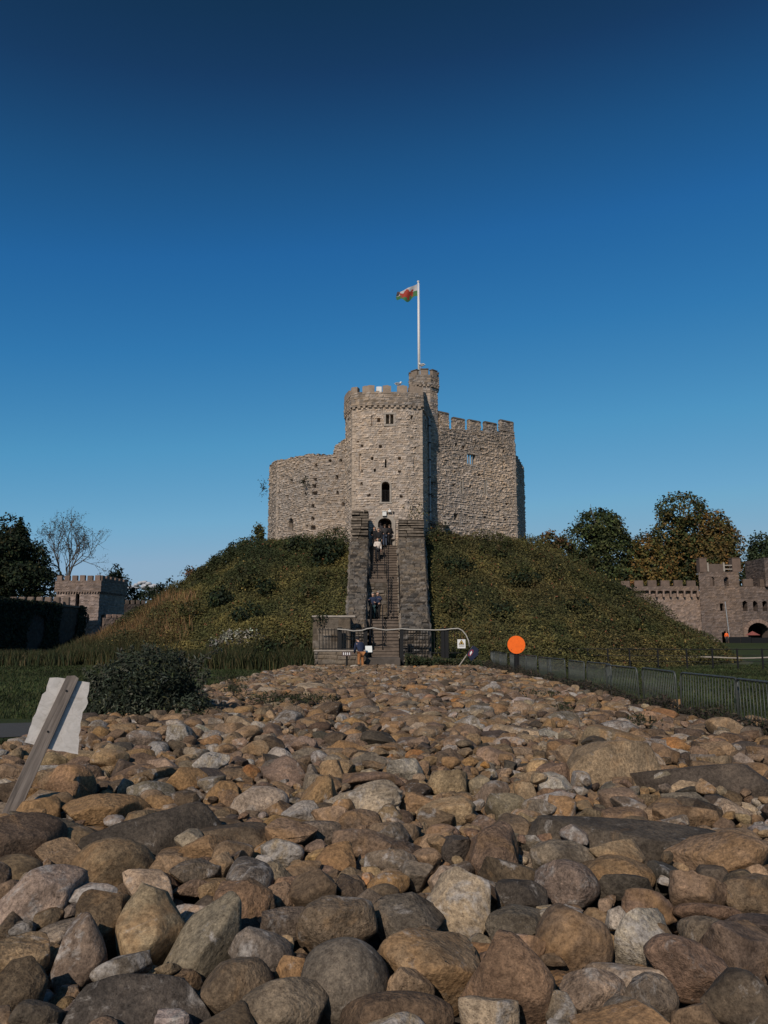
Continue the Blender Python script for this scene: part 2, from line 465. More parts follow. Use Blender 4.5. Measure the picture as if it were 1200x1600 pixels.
class Strip:
    """a masonry wall along a plan polyline (walked left to right as seen from outside)"""
    def __init__(s, poly, res, seg_res=None):
        P, S, NR, s.seg = [], [], [], []
        acc = 0.0
        for i in range(len(poly) - 1):
            a, b = np.array(poly[i], float), np.array(poly[i + 1], float)
            L = np.linalg.norm(b - a); r = (seg_res[i] if seg_res and seg_res[i] else res)
            n = max(1, int(round(L / r))); t = (b - a) / L; nr = np.array([t[1], -t[0]])
            s.seg.append((acc, acc + L, a, t, nr))
            for k in range(n):
                P.append(a + t * L * k / n); S.append(acc + L * k / n); NR.append(nr)
            acc += L
        P.append(np.array(poly[-1], float)); S.append(acc); NR.append(NR[-1])
        s.P = np.array(P); s.S = np.array(S); NR = np.array(NR)
        prev = np.roll(NR, 1, axis=0); prev[0] = NR[0]
        closed = np.linalg.norm(s.P[0] - s.P[-1]) < 1e-6
        if closed: prev[0] = NR[-2]; NR[-1] = NR[0]; prev[-1] = prev[0] if False else NR[-2]
        nn = NR + prev; s.N = nn / np.linalg.norm(nn, axis=1)[:, None]
        s.len = acc; s.res = res
    def at(s, px, py, facing=True):
        """(s, z, seg) of the wall point seen at a pixel, nearest one facing the camera"""
        best = None
        for k, (a0, a1, a, t, nr) in enumerate(s.seg):
            d = ray(px, py); M_ = np.array([[t[0], -d[0]], [t[1], -d[1]]])
            if abs(np.linalg.det(M_)) < 1e-6: continue
            q, kk = np.linalg.solve(M_, -a)
            if -1e-3 <= q <= a1 - a0 + 1e-3 and kk > 0 and (nr @ d[:2] < 0 or not facing):
                if best is None or kk < best[0]: best = (kk, a0 + q, CAM_Z + d[2] * kk, k)
        return best[1:] if best else None
    def frame(s, ss):
        for k, (a0, a1, a, t, nr) in enumerate(s.seg):
            if a0 - 1e-6 <= ss <= a1 + 1e-6: return a + t * (ss - a0), t, nr
        return a + t * (ss - a0), t, nr
    def build(s, name, z0, ztop, mat, mas, parent=None, holes=(), pits=(), thick=.9, res_z=None, tint_fn=None, back=True):
        rz = res_z or s.res
        zt = ztop(s.S) if callable(ztop) else np.full(len(s.S), float(ztop))
        zr = np.arange(z0, zt.max() + rz * .5, rz)
        ns, nzr = len(s.S), len(zr)
        Sg, Zg = np.meshgrid(s.S, zr, indexing='ij')
        d, C = mas(Sg.ravel(), Zg.ravel()); d = d.reshape(ns, nzr); C = C.reshape(ns, nzr, 3)
        for (cs, cz, w, h, dep) in pits:
            m = (np.abs(Sg - cs) < w / 2) & (np.abs(Zg - cz) < h / 2)
            d[m] = -dep
        if tint_fn is not None: C = C * tint_fn(Sg, Zg)[..., None]
        Vf = np.concatenate([(s.P[:, None, :] + s.N[:, None, :] * d[..., None]), Zg[..., None]], -1)
        Vb = np.concatenate([np.broadcast_to((s.P - s.N * thick)[:, None, :], (ns, nzr, 2)), Zg[..., None]], -1)
        sc = .5 * (s.S[:-1] + s.S[1:]); zc = zr[:-1] + rz / 2
        Sc, Zc = np.meshgrid(sc, zc, indexing='ij')
        ztc = .5 * (zt[:-1] + zt[1:])
        keep = Zc < ztc[:, None] + 1e-6
        for hfn in holes: keep &= ~hfn(Sc, Zc)
        idx = np.arange(ns * nzr).reshape(ns, nzr); nb = ns * nzr
        a, b, c, e = idx[:-1, :-1], idx[1:, :-1], idx[1:, 1:], idx[:-1, 1:]
        fr = np.stack([a, b, c, e], -1)[keep]
        faces = [fr]
        if back:
            if back != 'rim': faces.append(fr[:, ::-1] + nb)
            kp = np.pad(keep, 1)
            for (p, q, nbk) in ((a, b, kp[1:-1, :-2]), (b, c, kp[2:, 1:-1]), (c, e, kp[1:-1, 2:]), (e, a, kp[:-2, 1:-1])):
                m = keep & ~nbk
                pp, qq = p[m], q[m]
                faces.append(np.stack([qq, pp, pp + nb, qq + nb], -1))
            V = np.concatenate([Vf.reshape(-1, 3), Vb.reshape(-1, 3)]); CC = np.concatenate([C.reshape(-1, 3)] * 2)
        else:
            V = Vf.reshape(-1, 3); CC = C.reshape(-1, 3)
        me = np_mesh(name, V, np.concatenate(faces), mat, False, cols=CC)
        return link(name, me, parent)
def rect_hole(cs, z0, z1, w): return lambda S, Z: (np.abs(S - cs) < w / 2) & (Z > z0) & (Z < z1)
def arch_hole(cs, z0, zs, z1, w):
    """straight sides to zs, then a pointed-round head up to z1"""
    return lambda S, Z: (Z > z0) & (np.abs(S - cs) < w / 2 * np.sqrt(np.clip(1 - np.clip((Z - zs) / (z1 - zs), 0, 1) ** 2, 0, 1))) & (Z < z1)
def wall_box(mb, st, ss, z0, z1, w, out0, out1, side=0.0):
    """box on a strip: width w centred at ss, standing out from out0 to out1 (metres along the outward normal)"""
    p, t, n = st.frame(ss)
    q = []
    for z in (z0, z1):
        for (sx, o) in ((-1, out1), (1, out1), (1, out0), (-1, out0)):
            c = p + t * (side + sx * w / 2) + n * o
            q.append((c[0], c[1], z))
    return mb.hexa(q)
def masonry_quad(name, A, B, C_, D, nrm, res, mas, mat, parent=None, s0=0.0):
    """displaced stone face over the quad A(bottom left) B(bottom right) C(top right) D(top left)"""
    A, B, C_, D, nrm = [np.array(v, float) for v in (A, B, C_, D, nrm)]
    nu = max(2, int(np.linalg.norm(B - A) / res)); nv = max(2, int(np.linalg.norm(D - A) / res))
    u, v = np.meshgrid(np.linspace(0, 1, nu + 1), np.linspace(0, 1, nv + 1), indexing='ij')
    P = (A * ((1 - u) * (1 - v))[..., None] + B * (u * (1 - v))[..., None] + C_ * (u * v)[..., None] + D * ((1 - u) * v)[..., None])
    d, C = mas((s0 + u * np.linalg.norm(B - A)).ravel(), (v * np.linalg.norm(D - A)).ravel())
    edge = (np.minimum(np.minimum(u, 1 - u) * nu, np.minimum(v, 1 - v) * nv) > .5).ravel()
    P = P.reshape(-1, 3) + nrm * (d * edge + .004)[:, None]
    idx = np.arange((nu + 1) * (nv + 1)).reshape(nu + 1, nv + 1)
    fq = np.stack([idx[:-1, :-1], idx[1:, :-1], idx[1:, 1:], idx[:-1, 1:]], -1).reshape(-1, 4)
    return link(name, np_mesh(name, P, fq, mat, False, cols=C), parent)
# ------------------------------------------------------------------ the keep
RK = 11.9
def kp(phi, r=RK): return (KC[0] + r * math.sin(R(phi)), KC[1] - r * math.cos(R(phi)))
keep = empty('stone_keep', (KC[0], KC[1], 9.4))
tag(keep, 'tall ruined shell keep of pale rubble stone crowning the green mound', 'castle keep')
def child(o, root=None):
    root = root or keep
    o.parent = root; o.matrix_parent_inverse = Matrix.Translation(root.location).inverted(); return o

phis = [-120, -87, -61, -37, -12, 10, 58, 88, 120, 150, 180, 210, 240]
kpoly = [kp(p) for p in phis]
kst = Strip(kpoly, .065, [.5, None, None, None, None, None, None, None, .6, .8, .8, .8])
kpx = np.array([to_pix(p[0], p[1], 17)[0] for p in kst.P])
phi_of = np.interp(kst.S, np.cumsum([0] + [math.dist(kpoly[i], kpoly[i + 1]) for i in range(12)]), phis)
cren = rng.uniform(-1, 1, len(kst.S))
cren = np.repeat(rng.uniform(-1, 1, len(kst.S) // 4 + 1), 4)[:len(kst.S)]
def ktop(S):
    px = kpx; out = np.zeros(len(S))
    for i, (x, y) in enumerate(kst.P):
        ph = phi_of[i]
        if ph < -87: out[i] = 17.0; continue
        if ph > 88: out[i] = 17.2; continue
        if ph < 0:
            yy = np.interp(px[i], [416, 424, 428, 445, 460, 478, 486, 518, 521, 523, 531, 540, 560],
                           [729, 726, 721, 718, 714, 711, 709.5, 711, 711, 697, 690, 684, 676])
            out[i] = zpix(yy, y) + .07 * cren[i] + .03 * math.sin(i * 1.7)
        elif ph <= 58:
            out[i] = zpix(np.interp(px[i], [640, 690, 806], [665, 670, 675.5]), y)
        else:
            out[i] = zpix(np.interp(px[i], [806, 811, 816, 823], [712, 718, 729, 733]), y) + .15 * cren[i]
    return out
holes, pits = [], []
ksum = lambda px, py: kst.at(px, py)
# three-light window through which the sky shows
ws, wz, _ = ksum(736.5, 718)
w_h = 16.5 / F * 60.5 * 1.02
holes.append(rect_hole(ws, wz - w_h / 2, wz + w_h / 2, w_h * 1.08))
# lancet on the left facet, two slits on the right wall
ls, lz, _ = ksum(455, 820)
holes.append(arch_hole(ls, lz - .55, lz + .2, lz + .6, .66))
slits = [ksum(721, 760)[:2], ksum(758, 761)[:2]]
for (a, b) in slits: pits.append((a, b, .12, 1.15, .35))
for (px, py, w, h) in [(455, 752, .5, .45), (475, 753, .5, .5), (450, 780, .25, .55), (431, 804, .3, .5), (494, 727, .25, .3),
                       (493, 749, .35, .3), (491, 760, .4, .35), (492, 771, .5, .35), (489, 791, .25, .3), (489, 810, .3, .35),
                       (490, 825, .5, .4), (516, 720, .25, .25), (533, 719, .22, .25), (527, 746, .22, .4), (528, 770, .25, .35),
                       (537, 788, .3, .35), (525, 829, .6, .55), (467, 800, .22, .4), (478, 773, .35, .25), (480, 823, .3, .35),
                       (443, 745, .25, .3), (437, 768, .22, .3),
                       (681, 699, .22, .22), (680, 711, .22, .22), (681, 737, .25, .22), (674, 755, .22, .25), (674, 775, .25, .25),
                       (712, 696, .22, .22), (724, 699, .28, .25), (719, 715, .22, .2), (710, 737, .25, .2), (709, 758, .25, .22),
                       (748, 742, .22, .25), (752, 702, .22, .2), (785, 765, .3, .22), (787, 723, .22, .2), (792, 788, .25, .2),
                       (757, 808, .3, .2), (790, 812, .25, .25), (712, 807, .5, .6), (735, 760, .2, .2), (786, 705, .2, .2)]:
    q = ksum(px, py)
    if q: pits.append((q[0], q[1], w * .8, h * .75, .4))
mas_k = Masonry(11, ch=(.085, .175), ln=(.10, .27), wav=.085, relief=.085, tv=.8, hv=.16)
def weather(S, Z):      # the upper courses carry darker, more weathered stone
    n = SineNoise(21, 10, .7)(np.stack([S, Z, 0 * S], -1).reshape(-1, 3)).reshape(S.shape)
    return (1 - .26 * sstep(15.5, 18.5, Z + .8 * n)) * (1 + .05 * n)
child(kst.build('curtain_wall', 8.6, ktop, M_KEEP, mas_k, holes=holes, pits=pits, thick=.36, tint_fn=weather, back='rim'))

# merlons with sloping copings along the right wall
for (xa, xb, yt, yb) in [(685.5, 702, 646, 668), (708.5, 727, 655.5, 668.5), (733, 751.5, 659, 669.5), (758, 776.5, 662, 670.5), (782.5, 806, 659.5, 671.5)]:
    sa, za, _ = ksum(xa, yb); sb, zb_, _ = ksum(xb, yb)
    sb = min(sb, kst.seg[5][1] - .03) if sb > kst.seg[5][1] - .4 or sb < sa else sb
    sm, w = (sa + sb) / 2, (sb - sa) - .12
    p, t, n = kst.frame(sm)
    zt_ = zpix(yt, p[1]) + .15; z0_ = zb_ - .6
    q4 = [p - t * w / 2 - n * .32, p - t * w / 2 + n * .03, p + t * w / 2 + n * .03, p + t * w / 2 - n * .32, p - t * w / 2 - n * .32]
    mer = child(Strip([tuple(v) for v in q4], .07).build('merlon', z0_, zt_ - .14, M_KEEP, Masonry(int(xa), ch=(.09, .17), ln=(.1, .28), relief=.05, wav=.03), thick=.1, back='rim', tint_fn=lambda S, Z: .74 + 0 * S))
    me = mer.data
    cp = MB()
    q = []
    for z, g in ((zt_ - .16, .07), (zt_, -.06)):
        for sx, o in ((-1, .03 + g), (1, .03 + g), (1, -.34 - g * .5), (-1, -.34 - g * .5)):
            c = p + t * sx * (w / 2 + .015) + n * o
            q.append((c[0], c[1], z))
    cp.hexa(q)
    cpo = cp.build('coping', M_DARKSTONE, mer)
# give every masonry box a vertex tint so that the shared stone material reads it
def add_tint(me, col=(1, 1, 1), var=0.0):
    if 'tint' in me.color_attributes: return
    a = me.color_attributes.new('tint', 'FLOAT_COLOR', 'POINT')
    k = np.ones((len(me.vertices), 4), np.float32); k[:, :3] = np.array(col) * (1 + rng.uniform(-var, var))
    a.data.foreach_set('color', k.ravel())

# window with two mullions, and its sill
p, t, n = kst.frame(ws)
win = MB()
for k in (-1, 1): wall_box(win, kst, ws, wz - w_h / 2, wz + w_h / 2, .08, -.2, -.08, side=k * w_h / 6)
wf = child(win.build('window_mullions', M_DRESS)); wf.name = 'window'
fr = MB()
wall_box(fr, kst, ws, wz + w_h / 2, wz + w_h / 2 + .16, w_h * 1.3, -.2, .05)
wall_box(fr, kst, ws, wz - w_h / 2 - .14, wz - w_h / 2, w_h * 1.25, -.2, .07)
for k in (-1, 1): wall_box(fr, kst, ws, wz - w_h / 2, wz + w_h / 2, .12, -.15, .03, side=k * (w_h * .54 + .06))
fr.build('frame', M_DRESS, wf)
wf.children[0].matrix_parent_inverse = wf.matrix_basis.inverted() if False else Matrix()
for (a, b) in slits:
    mb = MB()
    for k in (-1, 1): wall_box(mb, kst, a, b - .62, b + .62, .1, -.05, .06, side=k * .12)
    child(mb.build('slit_window', M_DRESS))

mb = MB(); wall_box(mb, kst, ls, lz - .75, lz + .8, 1.3, -.8, -.37); child(mb.build('dark_window_block', M_VOID))  # dark block added behind the lancet to paint its interior shade
# dressed quoins on the corners of the shell wall
for ph in (58, -61):
    c = np.array(kp(ph)); e = np.array([math.sin(R(ph)), -math.cos(R(ph))]); tt = np.array([math.cos(R(ph)), math.sin(R(ph))])
    zz = 9.6; k = 0
    ztop_ = 18.4 if ph > 0 else zpix(722, c[1])
    while zz < ztop_:
        h = random.uniform(.24, .36); w1 = .34 if k % 2 else .2; w2 = .2 if k % 2 else .34
        mb = MB()
        for sgn, w in ((-1, w1), (1, w2)):
            pass
        ang = R(17)
        da = np.array([-math.cos(R(ph) - ang * (1.4 if ph > 0 else .7)), -math.sin(R(ph) - ang * (1.4 if ph > 0 else .7))])
        db = np.array([math.cos(R(ph) + ang * .8), math.sin(R(ph) + ang * .8)])
        o = c + e * .055
        inn = c - e * .2
        P4 = [o + da * w1, o, o + db * w2, inn]
        mb.hexa([(*P4[0], zz), (*P4[1], zz), (*P4[2], zz), (*P4[3], zz), (*P4[0], zz + h - .03), (*P4[1], zz + h - .03), (*P4[2], zz + h - .03), (*P4[3], zz + h - .03)])
        q = child(mb.build('quoin', M_KEEP)); add_tint(q.data, (1.05, 1.04, 1.02), .16)
        zz += h; k += 1

# -------- gate tower in front of the shell
tp = [(540, 63.0), (540, 58.6), (551, 56.5), (577, 56.0), (635, 56.0), (659.5, 56.45), (668, 58.9), (668, 63.0)]
tpoly = []
for i, (px, Y) in enumerate(tp): tpoly.append((xpix(px, 720, Y), Y))
tpoly[0] = (tpoly[1][0], 63.0); tpoly[-1] = (tpoly[-2][0], 63.0)
tst = Strip(tpoly, .065, [.5, None, None, None, None, None, .5])
T_COR = zpix(634, 56.0)                      # underside of the projecting parapet
th, tpit = [], []
def q_(px, py): return tst.at(px, py)[:2]
dr_s, dr_z0 = q_(601.3, 851); _, dr_z1 = q_(601.3, 809.5); _, dr_zs = q_(601.3, 818)
th.append(arch_hole(dr_s, dr_z0 - .6, dr_zs, dr_z1, 1.02))
aw_s, aw_z0 = q_(602.5, 784.5); _, aw_z1 = q_(602.5, 752.5); _, aw_zs = q_(602.5, 758)
th.append(arch_hole(aw_s, aw_z0, aw_zs, aw_z1, .62))
tw_s, tw_z0 = q_(609, 663); _, tw_z1 = q_(609, 647.5)
for k in (-1, 1): th.append(rect_hole(tw_s + k * .17, tw_z0, tw_z1, .25))
sl_s, sl_z0 = q_(603, 730.5); _, sl_z1 = q_(603, 717)
th.append(rect_hole(sl_s, sl_z0, sl_z1, .14))
for (px, py, w, h) in [(592, 656, .22, .3), (566, 697, .25, .2), (595, 697.5, .25, .2), (582, 716, .2, .2), (624, 716, .2, .2),
                       (586, 735, .2, .22), (624, 737, .2, .2), (565, 736, .25, .2), (565, 756, .2, .2), (627, 776, .25, .15),
                       (578, 773, .15, .15), (643, 652, .2, .3), (575, 775, .15, .15), (649, 700, .2, .15), (560, 690, .2, .12)]:
    s_, z_ = q_(px, py); tpit.append((s_, z_, w * .8, h * .85, .35))
for (px, py0, py1) in [(581.5, 650, 666), (562.5, 710, 737), (647.5, 714, 738)]:
    s_, z1_ = q_(px, py0); _, z0_ = q_(px, py1); tpit.append((s_, (z0_ + z1_) / 2, .1, z1_ - z0_, .12))
for (px, py, w, h) in [(545.5, 662, .5, .75), (663.5, 664, .55, .8)]:
    s_, z_ = q_(px, py); tpit.append((s_, z_, w, h, .5))
mas_t = Masonry(31, ch=(.095, .17), ln=(.12, .32), relief=.06, tv=.7, hv=.14, wav=.05)
def pale(S, Z): return 1.13 + 0 * S
child(tst.build('gate_tower_wall', 7.6, T_COR + .15, M_KEEP, mas_t, holes=th, pits=tpit, thick=.8, tint_fn=pale, back='rim'))
# parapet overhanging on corbels
def offset_poly(poly, d):
    out = []
    for i, p in enumerate(poly):
        p = np.array(p, float); ns = []
        if i > 0: t = p - np.array(poly[i - 1]); t /= np.linalg.norm(t); ns.append(np.array([t[1], -t[0]]))
        if i < len(poly) - 1: t = np.array(poly[i + 1]) - p; t /= np.linalg.norm(t); ns.append(np.array([t[1], -t[0]]))
        n = sum(ns); n = n / np.linalg.norm(n); k = 1 / max(.5, n @ ns[0]); out.append(tuple(p + n * d * k))
    return out
ppoly = offset_poly(tpoly, .14)
pst = Strip(ppoly, .07, [.5, None, None, None, None, None, .5])
T_PAR = T_COR + 1.06
def pnotch(S):
    z = np.full(len(S), T_PAR)
    return z + .05 * np.repeat(rng.uniform(-1, 1, len(S) // 5 + 1), 5)[:len(S)]
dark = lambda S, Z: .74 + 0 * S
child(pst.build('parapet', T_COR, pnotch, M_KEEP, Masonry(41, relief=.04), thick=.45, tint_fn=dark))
for (xa, xb, yt) in [(538, 547, 611), (548.5, 559, 604.5), (566, 585.5, 603), (597.5, 611.5, 600), (620, 636.5, 601.5), (640, 661, 606.5), (661.5, 668, 613)]:
    sa = pst.at(xa + .4, yt + 14); sb = pst.at(xb - .4, yt + 14)
    if not sa or not sb: continue
    s0_, s1_ = sa[0], sb[0]
    # merlon with worn, sloping shoulders, following the wall
    pts = np.linspace(s0_, s1_, 6)
    V = []
    prof = [.44, .48, .5, .49, .48, .44]
    prof = [h_ + random.uniform(-.035, .035) for h_ in prof] if xb - xa > 8 else [.15, .3, .35, .33, .3, .2]
    for ss, hh in zip(pts, prof):
        p, t, n = pst.frame(ss)
        zt_ = T_PAR - .05 + max(hh, .05) + .06
        for o, z in ((.03, T_PAR - .14), (.03, zt_), (-.42, zt_), (-.42, T_PAR - .14)):
            c = p + n * o; V.append((c[0], c[1], z))
    fs = []
    for i in range(5):
        for k in range(4): fs.append((i * 4 + k, i * 4 + (k + 1) % 4, i * 4 + 4 + (k + 1) % 4, i * 4 + 4 + k))
    fs += [(0, 1, 2, 3), (23, 22, 21, 20)]
    mb = MB(); mb.add(V, [f[::-1] for f in fs])
    me = mb.mesh('merlon', M_KEEP); bm = bmesh.new(); bm.from_mesh(me); bmesh.ops.recalc_face_normals(bm, faces=bm.faces[:]); bm.to_mesh(me); bm.free()
    m_ = child(link('merlon', me)); add_tint(me, (.8, .76, .72), .08)
# corbels under the parapet, each a small block
ss = 4.2
while ss < tst.len - 4.0:
    mb = MB(); wall_box(mb, tst, ss, T_COR - .16, T_COR + .02, .22, -.02, .15)
    c_ = child(mb.build('corbel', M_KEEP)); add_tint(c_.data, (.95, .92, .88), .12)
    ss += .42
mb = MB(); mb.add([(x, y, T_COR + .5) for x, y in tpoly], [tuple(range(len(tpoly)))])
child(mb.build('tower_roof', M_LEAD))
mb = MB(); mb.box(xpix(588, 606, 58.6), xpix(597, 606, 58.6), 58.4, 59.6, T_COR + .5, zpix(605, 58.6))
child(mb.build('roof_hatch', M_WHITE, bevel=.05))
# windows of the tower: surrounds, mullion and grille
mb = MB()
wall_box(mb, tst, tw_s, tw_z0, tw_z1, .09, -.3, -.02)
w2 = child(mb.build('window', M_DRESS))
mb = MB()
wall_box(mb, tst, tw_s, tw_z1, tw_z1 + .14, .9, -.3, .07); wall_box(mb, tst, tw_s, tw_z0 - .14, tw_z0, .9, -.3, .08)
for k in (-1, 1): wall_box(mb, tst, tw_s, tw_z0, tw_z1, .14, -.3, .05, side=k * .365)
mb.build('frame', M_DRESS, w2)
def arch_frame(st, cs, z0, zs, z1, w, fw, out, name, mat, parent=None, inn=-.25):
    pts = []
    pts.append((w / 2, z0))
    for k in range(0, 9):
        u = k / 8.0; pts.append((w / 2 * math.sqrt(max(0, 1 - u * u)), zs + (z1 - zs) * u))
    pts = [(a, b) for a, b in pts] + [(-a, b) for a, b in reversed(pts[:-1])]
    outp = []
    for i, (a, b) in enumerate(pts):
        ca, cb = 0, min(b, zs); va, vb = a - ca, b - cb; L = math.hypot(va, vb) or 1
        if b <= zs: outp.append((a + (fw if a > 0 else -fw), b))
        else: outp.append((a + va / L * fw, b + vb / L * fw))
    p, t, n = st.frame(cs); V = []
    for o in (out, inn):
        for (a, b) in pts: V.append((*(p + t * a + n * o), b))
        for (a, b) in outp: V.append((*(p + t * a + n * o), b))
    m = len(pts); fs = []
    for i in range(m - 1):
        fs.append((i, i + 1, m + i + 1, m + i))                           # front
        fs.append((i + 1, i, 2 * m + i, 2 * m + i + 1))                   # soffit
        fs.append((m + i, m + i + 1, 3 * m + i + 1, 3 * m + i))           # outer side
    mb = MB(); mb.add(V, fs)
    return mb.build(name, mat, parent)
aw = child(arch_frame(tst, aw_s, aw_z0, aw_zs, aw_z1, .6, .13, .06, 'window', M_DRESS))
mb = MB()
for k in range(-2, 3):
    p, t, n = tst.frame(aw_s + k * .11)
    c = p - n * .12; mb.tube([(c[0], c[1], aw_z0), (c[0], c[1], aw_z0 + .95)], .016, 5)
p0, t, n = tst.frame(aw_s - .29); p1, _, _ = tst.frame(aw_s + .29)
for z in (aw_z0 + .1, aw_z0 + .9): mb.tube([(*(p0 - n * .12), z), (*(p1 - n * .12), z)], .018, 5)
mb.build('grille', M_IRON, aw)
mb = MB(); wall_box(mb, tst, aw_s, aw_z0 - .12, aw_z0, .95, -.3, .09); mb.build('sill', M_DRESS, aw)
door = child(arch_frame(tst, dr_s, dr_z0 - .1, dr_zs, dr_z1, 1.0, .27, .1, 'doorway', M_DRESS))
p, t, n = tst.frame(dr_s)
# side wall seen through the door and the open dark door leaf
mb = MB(); c0 = p + t * .08 - n * 1.8; c1 = p + t * .6 - n * 1.8
mb.hexa([(*c0, 7.8), (*c1, 7.8), (*(c1 - n * .3), 7.8), (*(c0 - n * .3), 7.8), (*c0, dr_z1 + .2), (*c1, dr_z1 + .2), (*(c1 - n * .3), dr_z1 + .2), (*(c0 - n * .3), dr_z1 + .2)])
iw = mb.build('inner_wall', M_KEEP, door); add_tint(iw.data, (1.1, 1, .95))
mb = MB(); c0 = p - t * .45 - n * .5; c1 = p - t * .02 - n * .75
mb.hexa([(*c0, dr_z0 - .1), (*c1, dr_z0 - .1), (*(c1 - n * .06), dr_z0 - .1), (*(c0 - n * .06), dr_z0 - .1), (*c0, dr_z1 - .1), (*c1, dr_z1 - .1), (*(c1 - n * .06), dr_z1 - .1), (*(c0 - n * .06), dr_z1 - .1)])
mb.build('door_leaf', M_IRON, door)
mb = MB(); mb.box(*sorted((float(p[0] - 1.6), float(p[0] + 1.6))), 56.0, 60.5, 7.9, 8.3)
child(mb.build('passage_floor', M_STEP))
# left oblique and right oblique window surrounds, tower quoins
for (px, py) in [(545.5, 662), (663.5, 664)]:
    s_, z_ = q_(px, py); mb = MB()
    for k in (-1, 1): wall_box(mb, tst, s_, z_ - .42, z_ + .42, .12, -.25, .06, side=k * .3)
    wall_box(mb, tst, s_, z_ + .42, z_ + .56, .8, -.25, .07)
    child(mb.build('window', M_DRESS))
for ci in (2, 5):
    c = np.array(tpoly[ci]); zz = 8.0; k = 0
    ta = np.array(tpoly[ci - 1]) - c; ta /= np.linalg.norm(ta); tb = np.array(tpoly[ci + 1]) - c; tb /= np.linalg.norm(tb)
    e = -(ta + tb); e /= np.linalg.norm(e)
    while zz < T_COR - .3:
        h = random.uniform(.22, .34); w1, w2 = ((.34, .2), (.2, .34))[k % 2]
        o = c + e * .06; P4 = [o + ta * w1, o, o + tb * w2, c - e * .2]
        mb = MB(); mb.hexa([(*v, zz) for v in P4] + [(*v, zz + h - .03) for v in P4])
        q = child(mb.build('quoin', M_KEEP)); add_tint(q.data, (1.16, 1.13, 1.08), .14); zz += h; k += 1
# white lantern box and floodlight over the door
lx = p + n * .14 + t * (-.03)
zl = zpix(803.5, 56.0)
mb = MB(); mb.box(lx[0] - .15, lx[0] + .15, lx[1] - .12, lx[1] + .12, zl - .16, zl + .16)
mb.box(lx[0] - .19, lx[0] + .19, lx[1] - .16, lx[1] + .14, zl + .16, zl + .21)
child(mb.build('lantern', M_WHITE, bevel=.01))
fx_ = xpix(608.6, 799, 55.8); zf = zpix(799, 55.8)
mb = MB(); mb.box(fx_ - .11, fx_ + .11, 55.72, 55.95, zf - .07, zf + .09); mb.box(fx_ - .03, fx_ + .03, 55.85, 56.02, zf + .09, zf + .2)
child(mb.build('floodlight', M_WHITE, bevel=.015))
mb = MB(); mb.box(fx_ + .22, fx_ + .32, 55.82, 56.0, zf - .1, zf); child(mb.build('floodlight', M_IRON, bevel=.01))

# -------- round stair turret behind the tower
TX, TY = xpix(662.5, 610, 60.2), 60.4
def ring(cx, cy, r, n=12, off=15): return [(cx + r * math.sin(R(a + off)), cy - r * math.cos(R(a + off))) for a in np.linspace(-180, 180, n + 1)]
TZ0, TZC, TZP = 14.0, zpix(599.5, 59.0), zpix(582.5, 58.9)
rst = Strip(ring(TX, TY, 1.16, 8, 22.5), .07)
child(rst.build('turret_wall', TZ0, TZC + .1, M_KEEP, Masonry(51, relief=.035), thick=.4, tint_fn=lambda S, Z: .86 + 0 * S))
rpt = Strip(ring(TX, TY, 1.29, 8, 22.5), .07)
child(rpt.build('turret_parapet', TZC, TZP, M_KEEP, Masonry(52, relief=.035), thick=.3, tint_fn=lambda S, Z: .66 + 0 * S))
mb = MB(); mb.add([(x, y, TZC + .4) for x, y in ring(TX, TY, 1.2, 8, 22.5)[:-1]], [tuple(range(8))]); child(mb.build('turret_roof', M_LEAD))
a = 0
for k in range(22):
    mb = MB(); wall_box(mb, rst, rst.len * (k + .5) / 22, TZC - .14, TZC + .02, .2, -.02, .15)
    c_ = child(mb.build('corbel', M_KEEP)); add_tint(c_.data, (.8, .78, .75), .1)
for k in range(8):       # one merlon on each side, notches at the corners
    sm = rpt.len * (k + .5) / 8
    mb = MB(); wall_box(mb, rpt, sm, TZP - .12, TZP + .40, .62, -.29, .02)
    m_ = child(mb.build('merlon', M_KEEP, bevel=.05)); add_tint(m_.data, (.68, .65, .62), .1)
    cp = MB(); wall_box(cp, rpt, sm, TZP + .402, TZP + .47, .66, -.32, .05)
    cpo = cp.build('coping', M_DARKSTONE, m_); add_tint(cpo.data)
for o in list(bpy.data.objects):
    if o.type == 'MESH' and o.data.materials and o.data.materials[0] in (M_KEEP, M_DARKSTONE): add_tint(o.data, (.85, .82, .78), .05)

# downpipe in the angle between tower and wall
mb = MB(); dx_ = xpix(671.5, 720, 58.6)
mb.tube([(dx_, 58.6, zpix(812, 58.6)), (dx_, 58.6, zpix(655, 58.6)), (dx_ - .15, 58.75, zpix(648, 58.6))], .07, 8)
dp = child(mb.build('drainpipe', M_LEAD))
mb = MB()
for zz in np.linspace(zpix(800, 58.6), zpix(665, 58.6), 6): mb.box(dx_ - .1, dx_ + .1, 58.5, 58.95, zz - .04, zz + .04)
mb.build('pipe_bracket', M_IRON, dp)
mb = MB(); wx, wz_ = xpix(695, 818, 60.0), zpix(818, 60.0)
mb.box(wx - .19, wx + .19, 59.3, 60.2, wz_ - .24, wz_ + .2); dro = child(mb.build('drain_outlet', M_DRESS, bevel=.03))
mb = MB(); mb.box(wx - .08, wx + .08, 59.27, 59.31, wz_ - .12, wz_ + .05); mb.build('painted_spout_hole', M_VOID, dro)  # dark plate on the outlet paints the shade inside its spout

